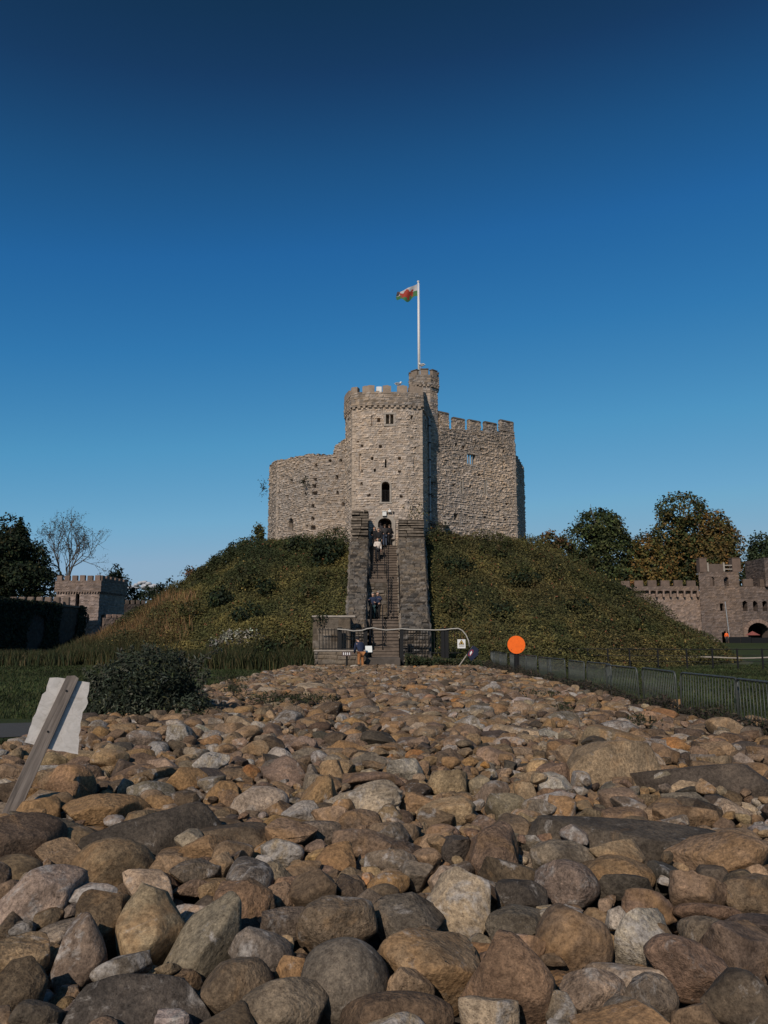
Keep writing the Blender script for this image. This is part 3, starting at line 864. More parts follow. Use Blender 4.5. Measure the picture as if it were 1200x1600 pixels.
# flagpole and flag
fpx, fpy = xpix(654.5, 575, 60.3), 60.3
mb = MB(); zt_ = zpix(441, 60.3)
mb.tube([(fpx, fpy, TZC + .4), (fpx, fpy, (TZC + zt_) / 2), (fpx, fpy, zt_)], [.1, .09, .06], 10)
pole = empty('flagpole', (fpx, fpy, TZC + .4)); tag(pole, 'slim white flagpole rising from the small round turret', 'flagpole')
o = mb.build('pole', M_WHITE, None, smooth=True); child(o, pole)
mb = MB(); mb.tube([(fpx, fpy, zt_), (fpx, fpy, zt_ + .1), (fpx, fpy, zt_ + .14)], [.1, .1, .02], 10); child(mb.build('finial', M_WHITE), pole)
mb = MB(); mb.tube([(fpx + .1, fpy - .05, TZC + .7), (fpx + .1, fpy - .05, zt_ - .1)], .012, 4); child(mb.build('halyard', M_WHITE), pole)

def build_flag():
    nu, nv = 96, 56
    dragon = [(.18, .40), (.22, .52), (.17, .60), (.20, .74), (.27, .70), (.33, .62), (.38, .66), (.43, .86), (.53, .93), (.62, .82), (.66, .62),
              (.72, .66), (.80, .80), (.87, .84), (.90, .76), (.84, .70), (.80, .58), (.86, .46), (.80, .40), (.76, .44), (.72, .36), (.80, .26), (.82, .18), (.70, .16),
              (.64, .30), (.54, .32), (.48, .22), (.52, .12), (.40, .12), (.38, .28), (.33, .34), (.28, .24), (.30, .14), (.20, .16), (.22, .28)]
    def inside(x, y):
        c = False; j = len(dragon) - 1
        for i in range(len(dragon)):
            xi, yi = dragon[i]; xj, yj = dragon[j]
            if (yi > y) != (yj > y) and x < (xj - xi) * (y - yi) / (yj - yi) + xi: c = not c
            j = i
        return c
    # hoist at the pole, fly streams to the left and sags; lower edge folded forward
    V = []
    zh = zpix(443.5, fpy); hh = zpix(443.5, fpy) - zpix(463, fpy)
    Lf = (650 - 616) / F * fpy * 1.0
    for i in range(nu + 1):
        u = i / nu
        for j in range(nv + 1):
            v = j / nv
            top = zh - u * (15.5 / F * fpy) - .10 * math.sin(u * 5.5) * u
            wid = hh * (1 - .30 * u) * (1 if u < .9 else 1 - (u - .9) * 2.0)
            bot_drop = .18 * math.sin(u * 3.1)
            x = fpx - .1 - Lf * u * (1 - .04 * v) - .10 * math.sin(v * 3.1) * u + .04 * (1 - v)
            z = top - (1 - v) * (wid + bot_drop) * (1 - .15 * math.sin(u * 9))
            y = fpy + .32 * math.sin(u * 7.0 + v * 2.2) * (.2 + u) + .22 * (v - .5) * math.sin(u * 4.5)
            V.append((x, y, z))
    ii = np.arange(nu)[:, None] * (nv + 1) + np.arange(nv)[None]
    fq = np.stack([ii, ii + nv + 1, ii + nv + 2, ii + 1], -1).reshape(-1, 4)
    mi = []
    for i in range(nu):
        for j in range(nv):
            u, v = (i + .5) / nu, (j + .5) / nv
            mi.append(2 if inside(u, v) else (1 if v < .5 else 0))
    me = np_mesh('flag', V, fq, [simple_mat('flag_white', (.36, .345, .35), .8, var=.05), simple_mat('flag_green', (.035, .12, .045), .8, var=.08),
                                 simple_mat('flag_red', (.25, .03, .018), .8, var=.08)], True, mat_index=mi)
    o = link('flag', me)
    tag(o, 'white and green flag with a red dragon streaming from the tall white pole', 'flag')
build_flag()
# ------------------------------------------------------------------ the stairway up the mound
SX0, SX1 = -1.1, 1.0
L1_Y, L1_Z = 50.6, zpix(905, 50.6)
L2_Y, L2_Z = 47.3, zpix(968, 47.3)
TOP_Y, TOP_Z = 55.3, zpix(853, 55.3)
BOT_Y, BOT_Z = 44.4, zpix(1027, 44.4)
stair = empty('stone_staircase', (0, 44, 0))
tag(stair, 'steep worn stone staircase climbing the mound to the tower door', 'staircase')
def sc_(o, root=None): return child(o, root or stair)
def flight(x0, x1, y0, z0, y1, z1, n):
    """n treads from (y0, z0) up to (y1, z1)"""
    rise = (z1 - z0) / n; tread = (y1 - y0) / n
    for k in range(n):
        mb = MB(); j = random.uniform(-.012, .012)
        yk = y0 + k * tread
        zt = z0 + (k + 1) * rise
        mb.box(x0, x1, yk + .05, yk + tread + .06, zt - rise - .03, zt - .055)        # riser, set back under the nosing
        mb.box(x0 + .004, x1 - .004, yk + j, yk + tread + .055, zt - .055, zt)
        sc_(mb.build('step', M_STEP))
flight(-.72, .86, BOT_Y, BOT_Z, L2_Y - .6, L2_Z, 11)
flight(.2, SX1, L2_Y, L2_Z, L1_Y, L1_Z, 14)
flight(SX0, SX1, L1_Y + .5, L1_Z, TOP_Y, TOP_Z, 14)
mb = MB(); mb.box(SX0 - .05, SX1 + .05, L2_Y - .6, L1_Y + .02, L2_Z - .6, L2_Z); sc_(mb.build('landing', M_STEP, bevel=.02))
mb = MB(); mb.box(SX0, .195, L1_Y - .3, L1_Y + .55, L1_Z - .25, L1_Z - .004); mb.box(.195, SX1, L1_Y + .002, L1_Y + .55, L1_Z - .25, L1_Z - .002); sc_(mb.build('landing', M_STEP, bevel=.02))
mb = MB(); mb.box(SX0, SX1, TOP_Y, 56.1, TOP_Z - .4, TOP_Z); sc_(mb.build('landing', M_STEP))
mb = MB(); mb.box(-.98, .9, 42.9, BOT_Y + .03, -.1, BOT_Z); mb.box(-.72, .86, BOT_Y + .04, L2_Y, -.1, BOT_Z + .05)
sc_(mb.build('platform', M_RISER, bevel=.03))
# pier carrying the upper flight, faced with rubble, above the lower landing
mas_p = Masonry(61, ch=(.16, .3), ln=(.25, .6), relief=.06)
pf = L1_Y - .28
sc_(masonry_quad('pier_face', (SX0, pf, L2_Z), (.19, pf, L2_Z), (.19, pf, L1_Z - .25), (SX0, pf, L1_Z - .25), (0, -1, 0), .06, mas_p, M_DARKSTONE))
mb = MB(); mb.box(SX0, .188, pf + .012, L1_Y + 4, L2_Z - .5, L1_Z - .252); sc_(mb.build('pier_core', M_RISER))
mb = MB()
for (a, b) in ((-.72, L1_Z - .95), (-.2, L1_Z - .9), (-.55, L1_Z - 1.3), (-.3, L1_Z - 1.45)): mb.box(a - .07, a + .07, pf - .075, pf - .02, b - .07, b + .07)
sc_(mb.build('painted_putlog_hole', M_VOID))  # dark blocks on the face, painting the shade of open holes
for o in list(stair.children): 
    if o.data.materials[0] == M_DARKSTONE: o.data

# flank walls: sloping rubble ramps with an upright stack of slabs at the head
def flank(x0, x1, ytop_px, name, label, seed):
    w = empty(name, ((x0 + x1) / 2, 49, 0)); tag(w, label, 'stone wall', 'flank walls of the staircase')
    ya, za = 45.3, zpix(984, 45.3); yb, zb = 53.6, zpix(842, 53.6); zt = zpix(ytop_px, 53.7)
    tw = .2 if x0 < 0 else 0.0; te = 0.0 if x0 < 0 else .22      # the outer faces batter outwards with height in plan
    mas = Masonry(seed, ch=(.11, .22), ln=(.14, .5), relief=.13, joint=.07, tv=1.5, wav=.08)
    def ad(o): return child(o, w)
    nrm = np.array([0, -(zb - za), (yb - ya)]); nrm = nrm / np.linalg.norm(nrm)
    ad(masonry_quad('sloping_top', (x0, ya, za), (x1, ya, za), (x1 + te, yb, zb), (x0 - tw, yb, zb), nrm, .06, mas, M_DARKSTONE))
    ad(masonry_quad('front_face', (x0, ya, -.2), (x1, ya, -.2), (x1, ya, za), (x0, ya, za), (0, -1, 0), .06, mas, M_DARKSTONE))
    for xs, sg in ((x0, -1), (x1, 1)):
        xb_ = xs - tw if sg < 0 else xs + te
        A, B, C2, D = (xb_, yb, 0), (xs, ya, 0), (xs, ya, za), (xb_, yb, zb)
        if sg > 0: A, B, C2, D = B, A, D, C2
        ad(masonry_quad('side_face', A, B, C2, D, (sg, 0, 0), .12, mas, M_DARKSTONE))
    zz = zb - .25; k = 0
    while zz < zt:
        h = random.uniform(.13, .24)
        if zz + h > zt + .12: break
        cuts = [x0 - tw] + ([x0 + (x1 - x0) * random.uniform(.3, .7)] if random.random() < .75 else []) + [x1 + te]
        for a, b in zip(cuts[:-1], cuts[1:]):
            mb = MB(); oy = random.uniform(-.12, .08); e = random.uniform(-.05, .06)
            lean = random.uniform(-.025, .025)
            V = [(a + .012 - e * (a == cuts[0]), yb + oy, zz), (b - .012 + e * (b == cuts[-1]), yb + oy + lean, zz + lean), (b - .012, 55.5, zz), (a + .012, 55.5, zz),
                 (a + .02 - e * .6 * (a == cuts[0]), yb + oy + .03, zz + h - .045 + lean), (b - .02 + e * .6 * (b == cuts[-1]), yb + oy + .03 + lean, zz + h - .045 - lean), (b - .012, 55.5, zz + h - .02), (a + .012, 55.5, zz + h - .02)]
            mb.hexa(V); o = ad(mb.build('slab_stone', M_DARKSTONE, bevel=.02)); add_tint(o.data, (1.15, 1.12, 1.08), .5)
        zz += h; k += 1
    return w
flank(-2.1, -1.1, 798, 'flank_wall', 'narrower left flank wall of the staircase, its slab stack rising higher', 71)
flank(1.02, 2.62, 812, 'flank_wall', 'broad right flank wall of the staircase with a lower slab stack', 81)
for o in list(bpy.data.objects):
    if o.type == 'MESH' and o.data.materials and o.data.materials[0] == M_DARKSTONE: add_tint(o.data)

# iron handrails of the three flights
def handrail(x, ya, za, yb, zb, label, thick=.03, posts=4):
    h = empty('handrail', (x, ya, za)); tag(h, label, 'handrail', 'black iron handrails on the stairway')
    mb = MB(); mb.tube([(x, ya - .15, za + .55), (x, ya, za + .95), (x, yb, zb + .95), (x, yb + .2, zb + .95)], thick, 6)
    mb.tube([(x, ya, za + .5), (x, yb, zb + .5)], thick * .6, 5); child(mb.build('rail', M_IRON), h)
    for k in range(posts):
        t = k / (posts - 1); mb = MB(); y = ya + (yb - ya) * t; z = za + (zb - za) * t
        mb.tube([(x, y, z - .1), (x, y, z + .95)], thick * .9, 6); child(mb.build('post', M_IRON), h)
handrail(-.74, L1_Y + .9, L1_Z + .25, TOP_Y - .3, TOP_Z - .1, 'left iron handrail of the upper flight beside the descending visitors')
handrail(.05, L1_Y + .9, L1_Z + .25, TOP_Y - .5, TOP_Z - .2, 'middle iron handrail dividing the upper flight of steps')
handrail(.27, L2_Y + .2, L2_Z + .1, L1_Y - .3, L1_Z - .1, 'iron handrail along the edge of the stone pier', .04)
handrail(.97, L2_Y + .2, L2_Z + .1, L1_Y + .2, L1_Z, 'iron handrail at the right edge of the middle flight', .035)
handrail(-.08, BOT_Y + .4, BOT_Z + .3, L2_Y - .7, L2_Z - .1, 'middle iron handrail of the lowest flight behind the white sloping panel', .03)
handrail(-.8, BOT_Y + .3, BOT_Z + .2, L2_Y + .8, L2_Z, 'heavy left iron handrail of the lowest flight by the couple', .06)
# cross rails at the edge of the landings
def guard(xa, xb, y, z, label):
    g = empty('guard_rail', ((xa + xb) / 2, y, z)); tag(g, label, 'guard rail', 'short guard rails on the landings')
    mb = MB(); mb.tube([(xa, y, z + .95), (xb, y, z + .95)], .03, 6); mb.tube([(xa, y, z + .5), (xb, y, z + .5)], .02, 6); child(mb.build('rail', M_IRON), g)
    for x in np.linspace(xa, xb, 3):
        mb = MB(); mb.tube([(x, y, z), (x, y, z + .97)], .025, 6); child(mb.build('post', M_IRON), g)
guard(SX0 + .1, .16, L1_Y - .2, L1_Z, 'iron guard rail along the top of the stone pier')
guard(.24, .95, L2_Y - .5, L2_Z, 'iron guard rail at the right end of the lower landing')

# ------------------------------------------------------------------ walls and railings at the foot of the stairs
lw = empty('moat_wall', (-3, 44.5, 0)); tag(lw, 'plain grey rendered wall end at the left foot of the stairs', 'wall')
bx0, bx1, by = xpix(488.5, 1000, 44.5), xpix(547, 1000, 44.5), 44.5
zt_ = zpix(965, by)
mas_b = Masonry(91, ch=(.3, .5), ln=(.6, 1.2), relief=.015, joint=.04)
child(masonry_quad('front_face', (bx0, by, -.2), (bx1, by, -.2), (bx1, by, zt_), (bx0, by, zt_), (0, -1, 0), .07, mas_b, M_DARKSTONE), lw)
mb = MB(); mb.box(bx0 + .004, bx1 - .004, by + .02, by + 4.5, -.3, zt_ - .006); child(mb.build('wall_core', M_STEP), lw)
mb = MB(); mb.box(bx0 - .06, bx1 + .3, by - .07, by + .6, zt_, zt_ + .12); child(mb.build('coping', M_DRESS, bevel=.03), lw)
lg = empty('low_wall', (-2.4, 43.8, 0)); tag(lg, 'low stone wall with a flat top behind the man in navy', 'wall')
lx0, lx1 = xpix(491, 1015, 43.7), xpix(575, 1015, 43.7); lz = zpix(1015.5, 43.7)
mas_l = Masonry(95, ch=(.2, .36), ln=(.35, .8), relief=.05)
child(masonry_quad('front_face', (lx0, 43.7, -.2), (lx1, 43.7, -.2), (lx1, 43.7, lz - .09), (lx0, 43.7, lz - .09), (0, -1, 0), .06, mas_l, M_DARKSTONE), lg)
mb = MB(); mb.box(lx0 + .003, lx1 - .003, 43.715, 44.3, -.2, lz - .095); child(mb.build('wall_core', M_STEP), lg)
mb = MB(); mb.box(lx0 - .03, lx1 + .03, 43.64, 44.32, lz - .09, lz); child(mb.build('coping', M_DRESS, bevel=.02), lg)
for o in list(lw.children) + list(lg.children):
    if o.data.materials[0] == M_DARKSTONE: add_tint(o.data)
def railing(pxa, pxb, y, ztop, zbot, step_px, label, posts=()):
    xa, xb = xpix(pxa, 1000, y), xpix(pxb, 1000, y)
    g = empty('iron_railing', ((xa + xb) / 2, y, zbot)); tag(g, label, 'railing', 'black railings at the foot of the stairs')
    mb = MB(); mb.box(xa, xb, y - .02, y + .02, ztop - .06, ztop - .02); mb.box(xa, xb, y - .02, y + .02, zbot + .05, zbot + .09); child(mb.build('rail', M_IRON), g)
    bar = MB(); bar.tube([(0, 0, zbot), (0, 0, ztop + .04)], .017, 5); bme = bar.mesh('bar', M_IRON)
    n = max(2, int(abs(pxb - pxa) / step_px))
    for k in range(n + 1):
        o = link('bar', bme); o.location = (xa + (xb - xa) * k / n, y, 0); child(o, g)
    for px in posts:
        x = xpix(px, 1000, y); mb = MB(); mb.box(x - .11, x + .11, y - .1, y + .1, -.1, ztop + .05); mb.box(x - .13, x + .13, y - .12, y + .12, ztop + .05, ztop + .1)
        child(mb.build('post', M_IRON), g)
railing(499, 574, 43.95, zpix(983, 43.95), lz, 4.6, 'black iron railing standing on the low wall at the left', (531, 571))
railing(628, 720, 43.9, zpix(984, 43.9), zpix(1022, 43.9), 4.6, 'black iron railing to the right of the stairs above the leafy bank', (627.5, 692, 697.5))
# pale hose laid over the railings, arching down at its right end
mb = MB(); hp = []
for px, py in [(527, 983), (540, 984), (552, 986), (566, 985), (573, 982.5), (583, 981), (592, 983), (603, 984.5), (616, 983.5), (628, 982.5), (640, 983.5), (660, 984), (680, 984.5), (696, 984), (706, 982.5), (716, 982), (722, 985), (728, 992), (732, 1001), (733.5, 1011)]:
    hp.append(at_depth(px, py, 43.75))
mb.tube(hp, .034, 8)
tag(mb.build('white_hose', simple_mat('pale_hose', (.33, .31, .28), .6, var=.12), smooth=True), 'pale hose draped along the railing tops and curving down at its end', 'hose')
# white warning board with a triangle and a line of lettering, on the railing
wb = empty('warning_sign', at_depth(721, 1014, 43.55)); tag(wb, 'small white warning board with a triangle on the right hand railing', 'sign')
c0 = at_depth(714.8, 1013, 43.55); c1 = at_depth(727.2, 999, 43.55)
mb = MB(); mb.box(c0[0], c1[0], 43.53, 43.56, c0[2], c1[2]); child(mb.build('board', M_WHITE, bevel=.004), wb)
cx, cz = (c0[0] + c1[0]) / 2, (c0[2] + c1[2]) / 2 + .06
fr_ = (np.array([cx, 43.53, cz]), np.array([1., 0, 0]), np.array([0, 0, 1.]), np.array([0, -1., 0]))
mb = MB(); mb.prism([(-.16, -.1), (.16, -.1), (0, .17)], .002, .006, fr_); child(mb.build('triangle_border', M_IRON), wb)
mb = MB(); mb.prism([(-.115, -.075), (.115, -.075), (0, .12)], .006, .01, fr_); child(mb.build('triangle', simple_mat('sign_yellow', (.5, .33, .08), .6)), wb)
mb = MB(); mb.prism([(-.05, -.06), (.05, -.06), (.02, .04), (-.02, .04)], .01, .013, fr_); child(mb.build('pictogram', M_IRON), wb)
mb = MB()
for k in range(9):
    x = -.13 + k * .033; mb.prism([(x, -.2), (x + .024, -.2), (x + .024, -.155), (x, -.155)], .002, .006, fr_)
child(mb.build('lettering', M_IRON), wb)
# ------------------------------------------------------------------ far walls and towers
def strip_part(root, name, poly, z0, z1, res, mas, holes=(), pits=(), thick=.6, mat=None, tint=None, seg_res=None):
    st = Strip(poly, res, seg_res)
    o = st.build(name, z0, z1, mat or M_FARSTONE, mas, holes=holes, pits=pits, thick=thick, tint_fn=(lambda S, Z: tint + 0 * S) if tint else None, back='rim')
    child(o, root); return st
def merlon_row(root, st, s0, s1, n, z0, h, frac, depth=.5, tint=(1, 1, 1), cop=None):
    step = (s1 - s0) / n
    for k in range(n):
        mb = MB(); wall_box(mb, st, s0 + step * (k + .5), z0, z0 + h * random.uniform(.94, 1.05), step * frac, -depth, .03)
        o = child(mb.build('merlon', M_FARSTONE, bevel=.04), root); add_tint(o.data, tint, .12)
mas_far = Masonry(101, ch=(.15, .26), ln=(.18, .5), relief=.06, joint=.06, tv=.6, hv=.12, wav=.09)

# left: square gate tower
LT = empty('wall_tower', (-42, 107, 1)); tag(LT, 'square battlemented stone tower beyond the reeds at the far left', 'tower')
ltY = 107.0
A = np.array([xpix(88.5, 930, ltY), ltY]); B = np.array([xpix(155, 930, ltY - .6), ltY - .6]); 
rd = np.array([.13, 1.0]); rd /= np.linalg.norm(rd)
C2 = B + rd * 7.6; D2 = A + rd * 7.6
ztp, zcor, zmb = zpix(908, ltY), zpix(925, ltY), zpix(903, ltY)
lpoly = [tuple(A), tuple(B), tuple(C2), tuple(D2), tuple(A)]
lst0 = Strip(lpoly, .14)
def lq(px, py): return lst0.at(px, py)
h1 = lq(121, 940); h2 = lq(137.5, 967); h3 = lq(161, 970); h4 = lq(136, 996)
lst = strip_part(LT, 'tower_wall', lpoly, .3, zcor + .1, .14, mas_far,
                 holes=[arch_hole(h1[0], zpix(948.5, ltY), zpix(931, ltY), zpix(928, ltY), .66), rect_hole(h2[0], zpix(975, ltY), zpix(960, ltY), .28),
                        arch_hole(h3[0], zpix(982, ltY), zpix(963, ltY), zpix(960, ltY), 1.3), arch_hole(h4[0], .5, zpix(994, ltY), zpix(991.5, ltY), .7)], tint=1.8)
lpp = offset_poly(lpoly[:-1] + [lpoly[0]], .22)
lpp = [tuple(A + np.array([-.22, -.2])), tuple(B + np.array([.24, -.2])), tuple(C2 + np.array([.24, .2])), tuple(D2 + np.array([-.2, .2])), tuple(A + np.array([-.22, -.2]))]
lps = strip_part(LT, 'parapet', lpp, zcor, ztp, .14, mas_far, thick=.45, tint=1.35)
s_ = 0
for i in range(2):
    a0, a1 = lps.seg[i][:2]; merlon_row(LT, lps, a0, a1, 6 if i == 0 else 6, ztp - .05, zmb - ztp + .35, .68, .42, (1.3, 1.25, 1.2))
for i in range(2):
    a0, a1 = lst.seg[i][:2]
    for k in range(16):
        mb = MB(); wall_box(mb, lst, a0 + (a1 - a0) * (k + .5) / 16, zcor - .2, zcor + .02, .2, -.02, .24)
        o = child(mb.build('corbel', M_FARSTONE), LT); add_tint(o.data, (1.25, 1.2, 1.15), .1)
mb = MB(); mb.add([(*p, zcor + .3) for p in lpoly[:-1]], [(0, 1, 2, 3)]); child(mb.build('tower_roof', M_LEAD), LT)
mb = MB(); p_, t_, n_ = lst.frame(h1[0]); wall_box(mb, lst, h1[0], zpix(949.5, ltY), zpix(948.5, ltY), .95, -.2, .08); child(mb.build('window_sill', M_DRESS), LT)

# left: long wall running towards us with its shade painted into the stone tint
LW = empty('curtain_wall', (-41, 90, 1)); tag(LW, 'long dark ivy grown wall with a row of merlons at the left edge', 'wall')
wy0, wy1 = 62.0, 104.0
wx0, wx1 = xpix(132, 950, 104) - (104 - 62) * .012, xpix(132, 950, 104)
wz = zpix(951, 104)
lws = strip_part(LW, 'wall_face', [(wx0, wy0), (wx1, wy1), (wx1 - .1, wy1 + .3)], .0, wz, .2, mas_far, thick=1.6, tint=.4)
mb = MB(); mb.hexa([(wx0 - 1.7, wy0, wz), (wx0 + .2, wy0, wz), (wx1 + .2, wy1, wz), (wx1 - 1.7, wy1, wz)] + [(wx0 - 1.7, wy0, wz + .25), (wx0 + .2, wy0, wz + .25), (wx1 + .2, wy1, wz + .25), (wx1 - 1.7, wy1, wz + .25)])
child(mb.build('wall_walk', M_STEP), LW)
for px in (20, 33.5, 47, 61, 74.5, 88, 103):
    Yb = 96.0 + (px - 20) * .08
    x = xpix(px, 938, Yb); mb = MB(); zb_ = wz + .2
    mb.box(x - .42, x + .42, Yb, Yb + .5, zb_ - .4, zpix(932.5, Yb)); o = child(mb.build('merlon', M_FARSTONE, bevel=.1), LW); add_tint(o.data, (1.15, 1.15, 1.1), .1)
# low reddish wall and the darker wall behind, right of the tower
RW = empty('boundary_wall', (-35, 103, 1)); tag(RW, 'low reddish wall half hidden by the brown reeds', 'wall')
ry = 103.0
rs = strip_part(RW, 'wall_face', [(xpix(163, 960, ry), ry), (xpix(235, 960, ry + 4), ry + 4)], .3, zpix(964.5, ry), .16, mas_far, tint=1.0)
merlon_row(RW, rs, .3, rs.len - .3, 8, zpix(964.5, ry) - .05, .45, .8, .4, (1.6, 1.45, 1.35))
DW = empty('rear_wall', (-36, 128, 1)); tag(DW, 'dark battlemented wall under the trees right of the square tower', 'wall')
ry = 128.0
ds = strip_part(DW, 'wall_face', [(xpix(184, 950, ry), ry), (xpix(300, 950, ry + 8), ry + 8)], .6, zpix(943, ry), .2, mas_far, tint=.55)  # low tint paints the shade of the trees into this wall
merlon_row(DW, ds, .2, ds.len, 14, zpix(943, ry) - .05, .7, .6, .4, (.9, .9, .85))

# right: curtain wall with its arcaded parapet
CW = empty('curtain_wall', (45, 126, 1)); tag(CW, 'long battlemented wall with an arcaded parapet left of the gatehouse', 'wall')
cy = 123.0
cz_par, cz_arc0, cz_arc1 = zpix(922, cy), zpix(933, cy), zpix(923, cy)
cst = strip_part(CW, 'wall_face', [(xpix(935, 940, cy + 3), cy + 3), (xpix(1016, 940, cy), cy), (xpix(1098, 940, cy), cy)], .6, cz_arc1, .17, mas_far, tint=1.5)
cpp = Strip([(xpix(935, 940, cy + 2.4), cy + 2.4), (xpix(1016, 940, cy - .6), cy - .6), (xpix(1092.5, 940, cy - .6), cy - .6)], .17)
child(cpp.build('parapet', cz_arc1, cz_par + .5, M_FARSTONE, mas_far, thick=.6, back='rim', tint_fn=lambda S, Z: 1.1 + 0 * S), CW)
merlon_row(CW, cpp, 1.2, cpp.len, 7, cz_par + .45, zpix(907, cy) - cz_par - .45, .66, .5, (1.05, 1, .95))
s0_ = cpp.seg[1][0]
for k in range(8):
    ss_ = s0_ + (cpp.len - s0_) * k / 7.0
    mb = MB(); wall_box(mb, cpp, min(ss_, cpp.len - .12), cz_arc0, cz_arc1 + .02, .2, -.6, .04); o = child(mb.build('arcade_pier', M_FARSTONE), CW); add_tint(o.data, (1.9, 1.8, 1.7), .08)
    if k < 7:
        w = (cpp.len - s0_) / 7.0; p_, t_, n_ = cpp.frame(ss_ + w / 2)
        pts = [(-w / 2, 0), (w / 2, 0)] + [(w / 2 * math.cos(a) * .96, -.34 + .3 * math.sin(a)) for a in np.linspace(0, math.pi, 9)]
        pts = [(-w / 2, .0), (-w / 2, -.34)] + [(-w / 2 * math.cos(a) * .96, -.34 + .3 * math.sin(a)) for a in np.linspace(0, math.pi, 9)] + [(w / 2, -.34), (w / 2, 0)]
        mb = MB(); mb.prism(pts, -.3, .02, ((*p_, cz_arc1), (*t_, 0), (0, 0, 1), (*n_, 0)))
        o = child(mb.build('arcade_arch', M_FARSTONE), CW); add_tint(o.data, (1.2, 1.1, 1.05), .08)

# right: gatehouse with a corner-turreted tower, three arched windows and a big gateway
GH = empty('gatehouse', (52, 123, 1)); tag(GH, 'stone gatehouse with a turreted tower and a round arched gateway', 'gatehouse')
gy = 122.0
gx0, gx1 = xpix(1094.5, 940, gy), xpix(1157, 940, gy)
gpoly = [(gx0 * (gy + 8) / gy + .15, gy + 8), (gx0, gy), (gx1, gy), (gx1, gy + 8)]
gt = zpix(893, gy)
g0 = Strip(gpoly, .15, [.6, None, .4])
def gq(px): return g0.at(px, 940)[0]
gst = strip_part(GH, 'tower_wall', gpoly, .8, gt, .15, mas_far, seg_res=[.5, None, .4], tint=1.05,
    holes=[arch_hole(gq(1114.5), zpix(916, gy), zpix(904, gy), zpix(901.5, gy), .74), arch_hole(gq(1137.5), zpix(916, gy), zpix(904, gy), zpix(901.5, gy), .74),
           arch_hole(gq(1127.5), zpix(955, gy), zpix(944, gy), zpix(942, gy), .58), arch_hole(gq(1130), .7, zpix(990, gy), zpix(986.5, gy), 1.1)])
mb = MB(); mb.box(gx0 + .2, gx1 - .2, gy + .8, gy + 1.6, gt - .4, gt - .2); child(mb.build('tower_roof', M_LEAD), GH)
mb = MB(); mb.box(gpoly[0][0] + .05, gx1 - .1, gy + 7.9, gy + 8.2, .8, gt); child(mb.build('rear_wall', M_FARSTONE), GH)
zct = zpix(873, gy)
for (pa, pb) in ((1093.3, 1104.5), (1144.5, 1157.5)):
    xa, xb = xpix(pa, 890, gy), xpix(pb, 890, gy); mb = MB(); mb.box(xa, xb, gy - .12, gy + 1.2, gt - .1, zct); mb.box(xa - .06, xb + .06, gy - .18, gy + 1.26, zct, zct + .14)
    o = child(mb.build('corner_turret', M_FARSTONE, bevel=.03), GH); add_tint(o.data, (1.05, .98, .92), .05)
mb = MB(); xa, xb = xpix(1104.5, 890, gy), xpix(1130, 890, gy); mb.box(xa, xb, gy + .1, gy + .5, gt - .05, zpix(881, gy)); o = child(mb.build('parapet', M_FARSTONE), GH); add_tint(o.data, (.9, .88, .85))
for px in (1106, 1131):
    x = xpix(px, 885, gy); mb = MB(); mb.box(x - .12, x + .12, gy - .05, gy + .15, gt, zpix(879, gy)); child(mb.build('baluster', M_DRESS), GH)
for pa, pb in ((884, 882.5), (890, 888.5)):
    mb = MB(); mb.box(xpix(1131, 885, gy) + .12, xpix(1144, 885, gy), gy, gy + .12, zpix(pa, gy), zpix(pb, gy)); child(mb.build('balustrade_rail', M_DRESS), GH)
wy = 123.0
wxa, wxb = gx1 - .02, xpix(1290, 940, wy)
wt = zpix(916, wy)
wst0 = Strip([(wxa, wy), (wxb, wy)], .15)
def wq(px): return wst0.at(px, 940)[0]
wst = strip_part(GH, 'gate_wall', [(wxa, wy), (wxb, wy)], .8, wt, .15, mas_far, thick=2.5, tint=1.0,
    holes=[arch_hole(wq(p), zpix(954.5, wy), zpix(942, wy), zpix(939, wy), .74) for p in (1163.7, 1179, 1194.3, 1209.5)] + [arch_hole(wq(1181.5), .5, zpix(988, wy), zpix(973, wy), 3.5)])
merlon_row(GH, wst, .6, wst.len, 5, wt - .05, zpix(904, wy) - wt, .6, .5, (1, .96, .9))
vs = []
for k in range(13):
    a0_, a1_ = math.pi * k / 13, math.pi * (k + 1) / 13 - .03
    r0, r1 = 1.72, 2.35; p_, t_, n_ = wst.frame(wq(1181.5)); zc_ = zpix(988, wy)
    def P_(r, a): return (-r * math.cos(a), max(0, (zpix(973, wy) - zc_) / 1.72 * r * math.sin(a)))
    mb = MB(); mb.prism([P_(r0, a0_), P_(r0, a1_), P_(r1, a1_), P_(r1, a0_)][::-1], -.3, .08, ((*p_, zc_), (*t_, 0), (0, 0, 1), (*n_, 0)))
    o = child(mb.build('arch_stone', M_FARSTONE), GH); add_tint(o.data, (1.75, 1.6, 1.5), .15)
for sg in (-1, 1):
    mb = MB(); wall_box(mb, wst, wq(1181.5), .6, zc_, .63, -.3, .08, side=sg * 2.035); o = child(mb.build('arch_stone', M_FARSTONE), GH); add_tint(o.data, (1.5, 1.4, 1.3))
mb = MB(); mb.box(wxa, wxb, wy + 6, wy + 6.3, .6, wt); mb.box(wxa, wxb, wy + .4, wy + 6, wt - .5, wt - .3); child(mb.build('gate_passage', M_VOID), GH)  # near-black back and ceiling paint the gateway's inner shade
tx0, tx1 = xpix(1196, 900, wy - .6), xpix(1290, 900, wy - .6)
tst2 = strip_part(GH, 'tall_tower_wall', [(tx0, wy + 6), (tx0, wy - .6), (tx1, wy - .6)], zpix(917, wy), zpix(872, wy), .2, mas_far, tint=.9, seg_res=[.4, None])
mb = MB(); fx2 = xpix(1139, 980, gy - .2)
mb.tube([(fx2, gy - .25, .9), (fx2 - .35, gy - .25, zpix(940, gy))], .07, 6); child(mb.build('drainpipe', M_LEAD), GH)

